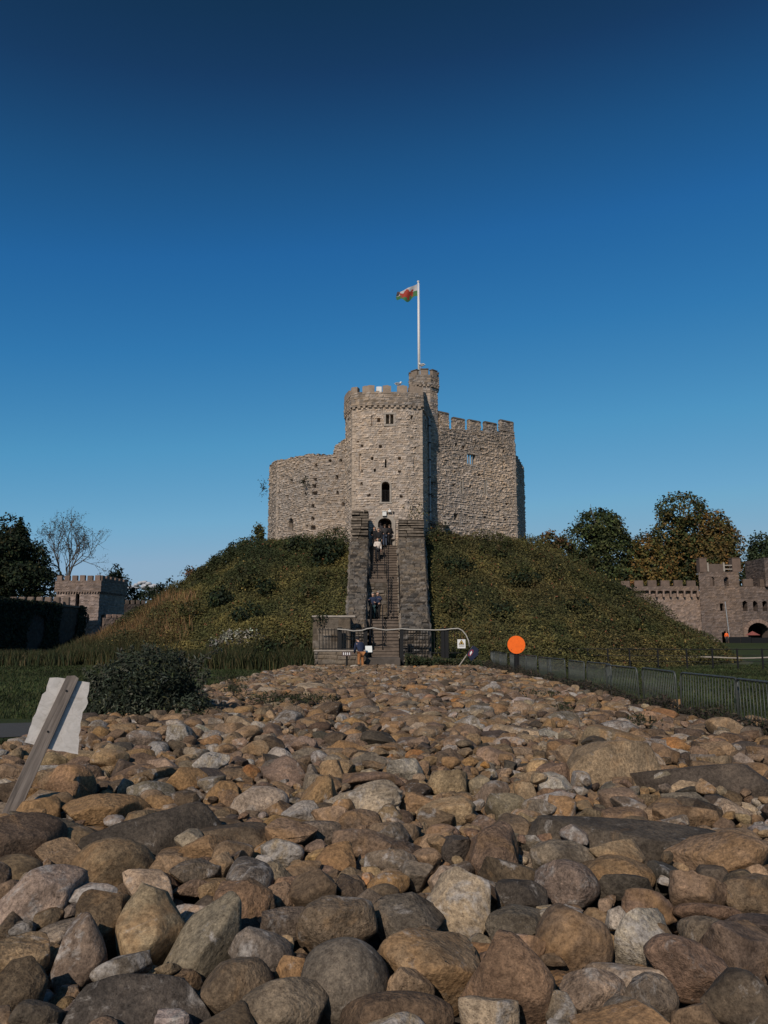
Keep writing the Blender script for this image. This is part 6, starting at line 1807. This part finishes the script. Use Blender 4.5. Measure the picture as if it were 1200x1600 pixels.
# ------------------------------------------------------------------ crowd barriers along the right edge
BXs = 5.72
def make_barrier(L=2.26, H=1.1):
    root = empty('crowd_barrier'); z0 = .14
    mb = MB(); r = .019; cr = .1
    def rounded(y0, y1, za, zb):
        pts = [(0, y0, za)]
        pts += [(0, y0, zb - cr)] + [(0, y0 + cr - cr * math.cos(t), zb - cr + cr * math.sin(t)) for t in (.4, .8, 1.2)] + [(0, y0 + cr, zb)]
        pts += [(0, y1 - cr, zb)] + [(0, y1 - cr + cr * math.sin(t), zb - cr + cr * math.cos(t)) for t in (.4, .8, 1.2)] + [(0, y1, zb - cr)]
        return pts + [(0, y1, za)]
    mb.tube(rounded(0, L, .02, H), r, 8); mb.tube([(0, 0, z0), (0, L, z0)], r * .8, 8)
    child_l(mb.build('frame', M_GALV, None, smooth=True), root)
    bar = MB(); bar.tube([(0, 0, z0), (0, 0, H - .01)], .0065, 6); bme = bar.mesh('bar', M_GALV, smooth=True)
    n = 19
    for k in range(1, n + 1):
        o = link('bar', bme, root); o.location = (0, L * k / (n + 1), 0)
    for y in (.28, L - .28):
        f = MB(); f.tube([(-.34, y, .02), (-.3, y, .05), (0, y, .09), (.3, y, .05), (.34, y, .02)], .018, 6); f.tube([(0, y, .08), (0, y, z0)], .018, 6)
        child_l(f.build('foot', M_GALV, None, smooth=True), root)
    hk = MB()
    for z in (.35, .85): hk.tube([(0, L, z), (0, L + .07, z), (0, L + .07, z + .06)], .011, 5)
    child_l(hk.build('hook', M_GALV), root)
    return root
def child_l(o, root):
    o.parent = root; return o
def copy_tree(o, parent=None):
    c = o.copy(); COL.objects.link(c)
    if parent is not None: c.parent = parent
    for ch in o.children: copy_tree(ch, c)
    return c
barrier = make_barrier()
order = ['nearest the camera, cut by the right edge of the picture', 'second nearest the camera', 'third nearest the camera', 'fourth nearest the camera', 'fifth nearest the camera',
         'sixth nearest the camera', 'seventh nearest the camera', 'second to the right of the orange disc', 'just right of the orange disc', 'right behind the stand of the orange disc',
         'just left of the orange disc', 'second to the left of the orange disc', 'third to the left of the orange disc', 'farthest of the row by the small blue sign']
y = 10.53
for k, wd in enumerate(order):
    o = barrier if k == 0 else copy_tree(barrier)
    o.location = (BXs + .05 * math.sin(k * 2.1) + .012 * k, y, -.02 + .012 * math.sin(k * 3.3)); o.rotation_euler = (0, R(2.2 * math.sin(k * 1.7)), R(2.6 * math.sin(k * 2.3)))
    tag(o, f'grey steel crowd barrier {wd}', 'barrier', 'crowd barriers beside the boulder bank'); y += 2.41

# orange disc on a dark stand
od = empty('orange_disc_sign', (0, 0, 0)); tag(od, 'bright orange round disc on a dark stand at the far end of the barriers', 'sign')
Yd = 33.4; oc = at_depth(806.8, 1007.5, Yd); rd_ = 13.7 / F * Yd
M_OR = simple_mat('fluorescent_orange', (.80, .13, .01), .5, var=.10)
mb = MB(); pr = [(rd_ * math.cos(a), rd_ * math.sin(a)) for a in np.linspace(0, 2 * math.pi, 41)[:-1]]
fr_ = (oc, np.array([1., 0, 0]), np.array([0, 0, 1.]), np.array([0, -1., 0])); mb.prism(pr, -.012, .012, fr_)
child(mb.build('disc', M_OR, bevel=.006), od)
mb = MB()
for sg in (-1, 1): mb.prism([(sg * .20 - .02, -.24), (sg * .20 + .045 * sg * 1.2 - .0, -.18), (sg * .20 + .03, -.16), (sg * .2 - .04, -.22)], .0125, .016, fr_)
mb = MB(); mb.prism([(-.235, -.17), (-.205, -.20), (-.185, -.245), (-.215, -.215)], .0125, .016, fr_); child(mb.build('slot', M_IRON), od)
mb = MB(); mb.prism([(.235, -.17), (.215, -.215), (.185, -.245), (.205, -.20)], .0125, .016, fr_); child(mb.build('slot', M_IRON), od)
mb = MB(); mb.tube([(oc[0], oc[1] + .03, oc[2] - rd_ * .3), (oc[0], oc[1] + .03, .03)], .025, 8); child(mb.build('post', M_IRON), od)
mb = MB(); zb_ = oc[2] - rd_ * .97; mb.box(oc[0] - .08, oc[0] + .13, oc[1] + .05, oc[1] + .2, .1, zb_); child(mb.build('ballast_bag', M_IRON, bevel=.03), od)
mb = MB(); mb.box(oc[0] - .35, oc[0] + .35, oc[1] - .03, oc[1] + .1, .0, .05); mb.box(oc[0] - .03, oc[0] + .1, oc[1] - .3, oc[1] + .35, .05, .1); child(mb.build('stand', M_IRON), od)

# small leaning sign, blue with a red ring and a white mark, on a pale stick
ls_ = empty('leaning_sign', (0, 0, 0)); tag(ls_, 'small leaning blue sign with a red ring on a pale stick in the boulders', 'sign')
Ys = 33.0; b0 = at_depth(717, 1041, Ys); b1 = at_depth(733, 1018, Ys)
mb = MB(); mb.tube([b0, b1, b1 + (b1 - b0) * .35], .025, 6); child(mb.build('stick', M_DRESS), ls_)
cc_ = at_depth(738, 1020.5, Ys - .06); ux = np.array([.56, 0, .83]); uz = np.array([-.83, 0, .56]) ; fn = np.array([0, -1., 0])
s_ = Ys / F
mb = MB(); mb.prism([(-11.5 * s_, -5.2 * s_), (3 * s_, -9 * s_), (10.5 * s_, -4.6 * s_), (10.5 * s_, 5.6 * s_), (-6 * s_, 6.4 * s_)], 0, .012, (cc_, ux, uz, fn)); child(mb.build('board', simple_mat('navy_board', (.008, .013, .035), .5), bevel=.003), ls_)
def ell(a, b, c0=(0, 0), n=20): return [(c0[0] + a * math.cos(t), c0[1] + b * math.sin(t)) for t in np.linspace(0, 2 * math.pi, n + 1)[:-1]]
c0_ = (-1.0 * s_, 2.2 * s_)
mb = MB(); mb.prism(ell(5.6 * s_, 2.8 * s_, c0_), .012, .016, (cc_, ux, uz, fn)); child(mb.build('red_ring', simple_mat('sign_red', (.25, .02, .02), .5)), ls_)
mb = MB(); mb.prism(ell(4.3 * s_, 2.0 * s_, c0_), .016, .019, (cc_, ux, uz, fn)); child(mb.build('ring_field', simple_mat('sign_navy', (.015, .025, .08), .5)), ls_)
mb = MB(); mb.prism([(c0_[0] - 4.2 * s_, c0_[1] - 1.2 * s_), (c0_[0] + 1.5 * s_, c0_[1] - 1.5 * s_), (c0_[0] + 3.6 * s_, c0_[1] + .6 * s_), (c0_[0] - .5 * s_, c0_[1] + 1.4 * s_)], .019, .022, (cc_, ux, uz, fn)); child(mb.build('white_mark', M_WHITE), ls_)

# black estate railing across the right hand lawn, and its pale kerb behind
def estate_fence():
    g = empty('estate_fence', (20, 49, 0)); tag(g, 'thin black estate fence crossing the lawn below the right slope', 'fence')
    pxs = [788, 832, 874, 918, 949, 983, 1027, 1072, 1112, 1151, 1190, 1232, 1275]
    Yf = lambda px: 47.0 - .006 * (px - 800)
    post = MB(); post.box(-.045, .045, -.02, .02, -.1, 1.22); pme = post.mesh('post', M_IRON)
    for px in pxs:
        Y = Yf(px); o = link('post', pme); o.location = (xpix(px, 1010, Y), Y, 0); child(o, g)
    for z, r in ((1.17, .028), (.8, .017), (.48, .017)):
        mb = MB(); mb.tube([(xpix(px, 1010, Yf(px)), Yf(px), z + .012 * math.sin(px)) for px in [752] + pxs], r, 6); child(mb.build('rail', M_IRON), g)
    k = empty('pale_rail', (24, 56, 0)); tag(k, 'low pale kerb line glimpsed behind the black estate fence', 'kerb')
    mb = MB(); mb.tube([at_depth(px, 1027.5 + .9 * math.sin(px * .05), 50.5 + .2 * math.sin(px * .02)) for px in range(905, 1290, 16)], .045, 6)
    child(mb.build('rail', M_DRESS), k)
    for px in range(912, 1290, 60):
        p_ = at_depth(px, 1028, 50.5); mb = MB(); mb.tube([(p_[0], p_[1], -.1), (p_[0], p_[1], p_[2])], .03, 5); child(mb.build('stake', M_BARK), k)
estate_fence()

# ------------------------------------------------------------------ the white board nailed to a leaning plank
sg_ = empty('wooden_sign', (0, 0, 0)); tag(sg_, 'torn white board on a leaning weathered plank at the left, seen from behind', 'sign')
Yp0 = 5.55; foot = at_height(8, 1278, .40); foot[2] = .34
top_ = at_depth(114, 1057, foot[1] + .18)
ax = top_ - foot; axn = ax / np.linalg.norm(ax)
view = foot - np.array([0, 0, CAM_Z]); view = view / np.linalg.norm(view)
wv = np.cross(axn, view); wv /= np.linalg.norm(wv); nv = np.cross(wv, axn); nv = nv if nv @ view < 0 else -nv
hw = 11.2 / F * foot[1] * 1.0
M_PLANK = None
m, nt, b = nodes_of('weathered_plank'); M_PLANK = m
tc = N(nt, 'ShaderNodeTexCoord'); mp = N(nt, 'ShaderNodeMapping'); mp.inputs['Scale'].default_value = (38, 38, 2.2)
qrot = Matrix((Vector(wv), Vector(nv), Vector(axn))).to_euler()
vr = N(nt, 'ShaderNodeVectorRotate', rotation_type='EULER_XYZ'); vr.inputs['Rotation'].default_value = qrot
nt.links.new(tc.outputs['Object'], vr.inputs['Vector']); nt.links.new(vr.outputs[0], mp.inputs['Vector'])
n1 = N(nt, 'ShaderNodeTexNoise', Scale=1.0, Detail=8.0, Roughness=.7, Distortion=.4); nt.links.new(mp.outputs[0], n1.inputs['Vector'])
rr = ramp(nt, n1.outputs[0], [(.3, (.05, .042, .037)), (.5, (.14, .115, .10)), (.7, (.23, .195, .17))])
nt.links.new(rr.outputs[0], b.inputs['Base Color']); b.inputs['Roughness'].default_value = .9; bump(nt, b, n1.outputs[0], .8, .006)
mb = MB(); L_ = np.linalg.norm(ax)
mb.prism([(-hw * 1.04, -.12), (hw * 1.08, -.12), (hw * .92, L_ * .5), (hw * .86, L_ + .0), (hw * .2, L_ + .012), (-hw * .8, L_ - .012), (-hw * .95, L_ * .5)], -.014, .014, (foot, wv if wv[0] > 0 else -wv, axn, nv))
child(mb.build('plank', M_PLANK, bevel=.003), sg_)
# the board behind it, ragged at both sides
u_ = wv if wv[0] > 0 else -wv
def on_plane(px, py, off):
    o = np.array([0, 0, CAM_Z]); d = ray(px, py); p0 = foot - nv * off
    return o + d * (((p0 - o) @ nv) / (d @ nv))
left = [(77.5, 1059), (75, 1067), (73, 1072), (72, 1080), (66, 1085), (63.5, 1093), (61, 1099), (58.5, 1106), (56, 1114), (51, 1122), (49, 1131), (46, 1138), (44, 1146), (41.5, 1153), (38, 1160)]
bottom = [(46, 1161.5), (54, 1164), (62, 1167), (75, 1170), (88, 1173.5), (100, 1174), (112, 1177), (122, 1178.5)]
right = [(122.5, 1168), (124, 1158), (123, 1149), (126, 1140), (125.5, 1130), (128, 1122), (129, 1113), (134, 1106), (137.5, 1098), (136, 1090), (139, 1080), (140, 1066.5)]
topl = [(128, 1064.5), (116, 1063), (104, 1060.5), (90, 1058.5)]
outl = left + bottom + right + topl
mb = MB(); fp = [on_plane(px, py, .018) for px, py in outl]; bp = [p_ - nv * .009 for p_ in fp]; n = len(fp)
mb.add(fp + bp, [tuple(range(n)), tuple(range(2 * n - 1, n - 1, -1))] + [(i, n + i, n + (i + 1) % n, (i + 1) % n) for i in range(n)])
m, nt, b = nodes_of('peeling_white_board')
tc = N(nt, 'ShaderNodeTexCoord'); n1 = N(nt, 'ShaderNodeTexNoise', Scale=9.0, Detail=8.0, Roughness=.65, Distortion=.6); n2 = N(nt, 'ShaderNodeTexVoronoi', Scale=9.0, feature='DISTANCE_TO_EDGE')
nt.links.new(tc.outputs['Object'], n1.inputs['Vector'])
mpv = N(nt, 'ShaderNodeMapping'); mpv.inputs['Scale'].default_value = (1, 1, 3.2); nt.links.new(tc.outputs['Object'], mpv.inputs['Vector']); nt.links.new(mpv.outputs[0], n2.inputs['Vector'])
r1 = ramp(nt, n1.outputs[0], [(.3, (.36, .335, .31)), (.55, (.48, .45, .43)), (.75, (.54, .51, .48))]); r2 = ramp(nt, n2.outputs['Distance'], [(0, (.78, .76, .74)), (.02, (1, 1, 1))])
nt.links.new(mixc(nt, r1.outputs[0], r2.outputs[0], .8, 'MULTIPLY'), b.inputs['Base Color']); b.inputs['Roughness'].default_value = .8; bump(nt, b, n1.outputs[0], .7, .012)
bo = mb.build('board', m)
bm = bmesh.new(); bm.from_mesh(bo.data); bmesh.ops.recalc_face_normals(bm, faces=bm.faces[:]); bm.to_mesh(bo.data); bm.free()
child(bo, sg_)
mb = MB()
for t in (.62, .9):
    p_ = foot + axn * (L_ * t); mb.tube([p_ + nv * .013, p_ + nv * .02], .008, 8)
child(mb.build('nail', M_IRON), sg_)

# ------------------------------------------------------------------ information panels by the man in navy
def lectern(name, label, px, py_top, py_bot, w_px, Y, front, tiltz=.0, marks=False, depth=.42):
    c = at_depth(px, py_top, Y); s = Y / F; w = w_px * s / 2
    root = empty(name, (c[0], Y, 0)); tag(root, label, 'information panel')
    zb = zpix(py_bot, Y); zt = c[2]
    mb = MB(); V = [(c[0] - w, Y - .2, zt - depth * .5), (c[0] + w, Y - .2, zt - depth * .5), (c[0] + w * .86, Y + .2, zt + depth * .5), (c[0] - w * 1.14, Y + .2, zt + depth * .5)]
    V = [np.array(v) for v in V]; nn = np.array([0, -.75, .66]); 
    mb.hexa([tuple(v - nn * .03) for v in V] + [tuple(v) for v in V]); child(mb.build('panel', front, bevel=.004), root)
    mb = MB(); mb.tube([(c[0], Y + .05, -.1), (c[0], Y + .05, zt - .05)], .05, 8); child(mb.build('post', M_IRON), root)
    if marks:
        for k in range(4):
            a = V[0] + (V[1] - V[0]) * (.12 + .22 * k); b2 = V[3] + (V[2] - V[3]) * (.12 + .22 * k); mb = MB()
            q = [a + (b2 - a) * .2, a + (b2 - a) * .2 + (V[1] - V[0]) * .1, a + (b2 - a) * .8 + (V[1] - V[0]) * .1, a + (b2 - a) * .8]
            mb.hexa([tuple(v + nn * .002) for v in q] + [tuple(v + nn * .005) for v in q]); child(mb.build('picture', M_WHITE), root)
    return root
lectern('information_panel', 'dark information panel with pale pictures on a post in front of the man', 542, 1021.5, 1048, 14, 42.2, simple_mat('panel_brown', (.09, .06, .055), .5), marks=True, depth=.22)
lectern('information_panel', 'white sloping information panel at the foot of the stairs', 576.5, 1014, 1040, 10.5, 43.2, simple_mat('panel_white', (.62, .64, .62), .4, var=.06), depth=.34)

# ------------------------------------------------------------------ people
M_SKIN = simple_mat('skin', (.42, .25, .18), .6, var=.1)
def cloth(name, c): return simple_mat(name, c, .9, var=.25, scale=5, bmp=.01)
NAVY, BLACK, CHAR, TANC, CREAM, GREYH, BROWNH, JEANS, TEAL = (cloth('navy_cloth', (.018, .026, .055)), cloth('black_cloth', (.012, .012, .014)), cloth('charcoal_cloth', (.04, .038, .04)), cloth('tan_cloth', (.30, .13, .05)),
    cloth('cream_cloth', (.55, .48, .42)), cloth('grey_hair', (.36, .33, .30)), cloth('brown_hair', (.05, .032, .02)), cloth('denim', (.04, .055, .09)), cloth('dark_teal_cloth', (.02, .045, .05)))
SKINNED = []
def skin_chain(name, verts, edges, radii, root_i, mat, parent, levels=1):
    me = bpy.data.meshes.new(name); me.from_pydata([tuple(v) for v in verts], edges, []); o = link(name, me, parent)
    md = o.modifiers.new('Skin', 'SKIN'); md.use_smooth_shade = True
    for i, r in enumerate(radii):
        rr = r if isinstance(r, tuple) else (r, r); me.skin_vertices[0].data[i].radius = rr; me.skin_vertices[0].data[i].use_root = (i == root_i)
    s = o.modifiers.new('Subsurf', 'SUBSURF'); s.levels = levels; s.render_levels = levels
    SKINNED.append((o, mat)); return o
def person(label, pos, yaw, H=1.72, top=NAVY, legs=CHAR, hair=BROWNH, hat=None, bend=0.0, lean=0.0, stride=.0, arms=('down', 'down'), group=None, bag=None, hood=False):
    """pos: where the feet stand; facing +y turned by yaw; bend: radians the trunk bows forward"""
    k = H / 1.72; root = empty('person', pos, yaw); tag(root, label, 'person', group)
    V, E, Rr, idx = [], [], [], {}
    def add(nm, p, r, par=None):
        idx[nm] = len(V); V.append(np.array(p, float) * k); Rr.append(r * k if not isinstance(r, tuple) else (r[0] * k, r[1] * k))
        if par is not None: E.append((idx[par], idx[nm]))
    cb, sb = math.cos(bend), math.sin(bend)
    def tr(x, y, z):    # trunk point bowed about the hips, then leaned sideways
        dz = z - .95; y2 = y * cb + dz * sb; z2 = .95 + dz * cb - y * sb; return (x + lean * (z2 - .95), y2, z2)
    add('pelvis', (0, 0, .95), (.15, .11))
    add('waist', tr(0, .01, 1.10), (.14, .105), 'pelvis'); add('chest', tr(0, .0, 1.30), (.165, .12), 'waist')
    add('neck0', tr(0, .0, 1.43), .075, 'chest'); add('neck', tr(0, .015, 1.50), .052, 'neck0')
    add('jaw', tr(0, .045, 1.555), .07, 'neck'); add('head', tr(0, .035, 1.625), (.082, .098), 'jaw'); add('crown', tr(0, .02, 1.695), .06, 'head')
    add('nose', tr(0, .135, 1.60), .014, 'head')
    for sgn in (-1, 1):
        s = 'L' if sgn < 0 else 'R'
        add('ear' + s, tr(sgn * .088, .02, 1.61), .02, 'head')
        add('sh' + s, tr(sgn * .18, -.005, 1.385), .062, 'chest')
        mode = arms[0 if sgn < 0 else 1]
        if mode == 'down': el, wr = tr(sgn * .235, -.03, 1.12), tr(sgn * .24, .05, .88); hd = np.array([0, .03, -.09])
        elif mode == 'front': el, wr = tr(sgn * .24, .02, 1.13), tr(sgn * .12, .26, 1.10); hd = np.array([-sgn * .06, .07, .0])
        elif mode == 'hug': el, wr = tr(sgn * .30, .12, 1.22), tr(sgn * .34, .34, 1.25); hd = np.array([.02, .08, .02])
        else: el, wr = tr(sgn * .21, .20, 1.12), tr(sgn * .17, .42, 1.02); hd = np.array([0, .085, -.02])
        add('el' + s, el, .047, 'sh' + s); add('wr' + s, wr, .032, 'el' + s)
        w = np.array(V[-1]) / k; hn = hd / np.linalg.norm(hd); side = np.cross(hn, [0, 0, 1.0]) if abs(hn[2]) < .8 else np.array([0, 1.0, 0]); side /= np.linalg.norm(side)
        palm = w + hn * .075; add('pm' + s, tuple(palm), (.036, .02), 'wr' + s)
        for f, (o_, ln) in enumerate(((-.03, .062), (-.01, .075), (.011, .072), (.031, .055))):
            a = palm + side * o_ + hn * .03; cur = np.array([0, .012, -.012])
            add(f'f{f}a' + s, tuple(a), .0095, 'pm' + s); add(f'f{f}b' + s, tuple(a + hn * ln * .55 + cur), .009, f'f{f}a' + s); add(f'f{f}c' + s, tuple(a + hn * ln + cur * 2.4), .007, f'f{f}b' + s)
        add('tha' + s, tuple(palm - hn * .03 + side * .045), .012, 'pm' + s); add('thb' + s, tuple(palm + hn * .02 + side * .062), .009, 'tha' + s)
        add('hip' + s, (sgn * .095, 0, .88), .095, 'pelvis'); st = stride * sgn
        add('kn' + s, (sgn * .105, .04 + st * .55, .49), .062, 'hip' + s); add('an' + s, (sgn * .11, -.02 + st, .09), .042, 'kn' + s)
        add('to' + s, (sgn * .125, .13 + st, .035), .036, 'an' + s)
    skin_chain('body', V, E, Rr, idx['pelvis'], M_SKIN, root)
    def sub(nm, names, pairs, grow, mat, extra=None, lv=1):
        vs, rs, ii = [], [], {}
        for n in names: ii[n] = len(vs); vs.append(V[idx[n]]); q = Rr[idx[n]]; rs.append((q[0] + grow * k, q[1] + grow * k) if isinstance(q, tuple) else q + grow * k)
        for n, p, r in (extra or []): ii[n] = len(vs); vs.append(np.array(p) * k); rs.append(r * k if not isinstance(r, tuple) else (r[0] * k, r[1] * k))
        return skin_chain(nm, vs, [(ii[a], ii[b]) for a, b in pairs], rs, 0, mat, root, lv)
    sub('jacket', ['waist', 'chest', 'neck0', 'shL', 'elL', 'wrL', 'shR', 'elR', 'wrR', 'pelvis'],
        [('pelvis', 'waist'), ('waist', 'chest'), ('chest', 'neck0'), ('chest', 'shL'), ('shL', 'elL'), ('elL', 'wrL'), ('chest', 'shR'), ('shR', 'elR'), ('elR', 'wrR')], .028, top)
    sub('trousers', ['pelvis', 'hipL', 'knL', 'anL', 'hipR', 'knR', 'anR'], [('pelvis', 'hipL'), ('hipL', 'knL'), ('knL', 'anL'), ('pelvis', 'hipR'), ('hipR', 'knR'), ('knR', 'anR')], .017, legs)
    for s in 'LR':
        sub('shoe', ['an' + s, 'to' + s], [('an' + s, 'to' + s)], .014, BLACK, lv=1)
    hd = V[idx['head']]; cr = V[idx['crown']]; Vh, Fh = ico(3)
    W = Vh * np.array([.104, .118, .115]) * k; sel = ((Vh[:, 2] * .9 - Vh[:, 1] * .75) > -.12)
    tilt = Matrix.Rotation(-bend, 3, 'X'); W = W @ np.array(tilt).T
    keepf = Fh[sel[Fh].all(1)]
    child_l(link('hat' if hat else 'hair', np_mesh('hair', W + (hd + cr) / 2 - np.array([0, 0, .012]), keepf, hat or hair, True)), root)
    if bag:
        mb = MB(); z0 = 1.0 if bag[1] == 'back' else .62; y0 = -.26 if bag[1] == 'back' else .02; x0 = 0 if bag[1] == 'back' else .33
        c_ = np.array(tr(x0, y0, z0 + .18)) * k
        mb.box(c_[0] - .15, c_[0] + .15, c_[1] - .1, c_[1] + .1, c_[2] - .2, c_[2] + .2); mb.tube([c_ + np.array([-.1, .08, .18]), c_ + np.array([-.1, .2, .32]), c_ + np.array([-.1, .3, .2])], .015, 5); mb.tube([c_ + np.array([.1, .08, .18]), c_ + np.array([.1, .2, .32]), c_ + np.array([.1, .3, .2])], .015, 5)
        child_l(mb.build('bag', bag[0], bevel=.04), root)
    return root
PG = 'visitors on the castle stairs'
def stand(px, py, Y): 
    p = at_depth(px, py, Y); return (float(p[0]), float(p[1]), float(p[2]))
def on_upper(px, Y):        # feet on a tread of the upper flight
    n = 14; y0, y1 = L1_Y + .5, TOP_Y; k_ = min(n, max(0, math.ceil((Y - y0) / (y1 - y0) * n))); return (xpix(px, 860, Y), Y, L1_Z + (TOP_Z - L1_Z) * k_ / n)
pr = person('man in navy jacket and dark cap bowing over the panel, in tan trousers', (xpix(564, 1040, 42.3), 42.3, 0.05), R(28), 1.84, NAVY, TANC, BROWNH, hat=BLACK, bend=.30, lean=-.14, arms=('reach', 'front'), bag=None)
person('person in a long navy coat at the left of the couple on the lower landing', (xpix(582.5, 968, 48.3), 48.3, L2_Z), R(196), 1.66, NAVY, TEAL, GREYH, arms=('front', 'hug'), group=PG)
person('taller person in navy with fair hair at the right of the couple on the landing', (xpix(590.5, 968, 48.45), 48.45, L2_Z), R(150), 1.74, NAVY, BLACK, GREYH, arms=('hug', 'front'), group=PG)
person('visitor with a pale top and black trousers stepping down the upper flight', on_upper(590, 53.0), R(184), 1.66, CREAM, BLACK, BROWNH, arms=('down', 'front'), stride=.1, group=PG)
person('visitor in black with light hair just above the pale topped visitor', on_upper(591.5, 54.3), R(172), 1.74, BLACK, TEAL, GREYH, arms=('down', 'down'), stride=.08, group=PG)
person('dark haired visitor in black left of the doorway at the top of the steps', on_upper(585, 54.55), R(160), 1.66, BLACK, CHAR, BROWNH, arms=('down', 'front'), group=PG)
person('bald man in a dark jacket standing at the left side of the doorway', (xpix(593.5, 851, 56.3), 56.3, TOP_Z + .12), R(190), 1.78, CHAR, BLACK, M_SKIN, arms=('down', 'front'), group=PG)
person('visitor in charcoal with dark hair in the middle of the doorway', (xpix(601.5, 851, 55.9), 55.9, TOP_Z), R(20), 1.64, CHAR, JEANS, BROWNH, arms=('front', 'down'), group=PG)
person('visitor in black with a cream bag at the right side of the doorway', (xpix(609, 851, 55.6), 55.6, TOP_Z), R(40), 1.58, BLACK, BLACK, BROWNH, arms=('front', 'down'), group=PG, bag=(CREAM, 'side'))
ho = simple_mat('orange_vest', (.75, .12, .02), .7)
person('tiny figure in an orange vest by the small door of the far gatehouse', (xpix(1136, 1003, 119.5), 119.5, 1.25), R(170), 1.75, ho, CHAR, BROWNH)
bpy.context.view_layer.update()
dg = bpy.context.evaluated_depsgraph_get()
for o, mat in SKINNED:
    me = bpy.data.meshes.new_from_object(o.evaluated_get(dg)); o.modifiers.clear(); o.data = me; me.materials.clear(); me.materials.append(mat)

# gulls on the turret and on the tower merlon
def gull(px, py, Y, label, face):
    c = at_depth(px, py, Y); root = empty('gull', tuple(c), face); tag(root, label, 'gull', 'gulls perched on the battlements')
    V, Fc = ico(3); W = V * np.array([.24, .11, .11]); W[:, 2] += .05 * V[:, 0] ; W[:, 1] *= 1 - .35 * np.clip(-V[:, 0], 0, 1)
    hd = ico(2); H_ = hd[0] * np.array([.085, .075, .075]) + np.array([.2, 0, .16]); nk = ico(2)[0] * np.array([.08, .065, .1]) + np.array([.16, 0, .09])
    n1, n2 = len(W), len(H_)
    child_l(link('body', np_mesh('body', np.concatenate([W, H_, nk]), np.concatenate([Fc, hd[1] + n1, hd[1] + n1 + n2]), M_WHITE, True)), root)
    mb = MB(); mb.tube([(.27, 0, .155), (.35, 0, .14)], [.022, .006], 6); child_l(mb.build('beak', simple_mat('gull_beak', (.5, .28, .04), .5)), root)
    for sg in (-1, 1):
        mb = MB(); mb.tube([(.02, sg * .04, -.09), (.03, sg * .04, -.22), (.07, sg * .05, -.23)], .012, 5); child_l(mb.build('leg', simple_mat('gull_leg', (.45, .25, .2), .6)), root)
        Wv = V * np.array([.25, .03, .075]) + np.array([-.05, sg * .095, .03]); child_l(link('wing', np_mesh('wing', Wv, Fc, M_LEAD, True)), root)
gull(658.8, 570.5, 59.2, 'white gull standing beside the foot of the flagpole', R(150))
gull(622.5, 600.2, 56.0, 'white gull perched on the tower battlement left of the turret', R(20))
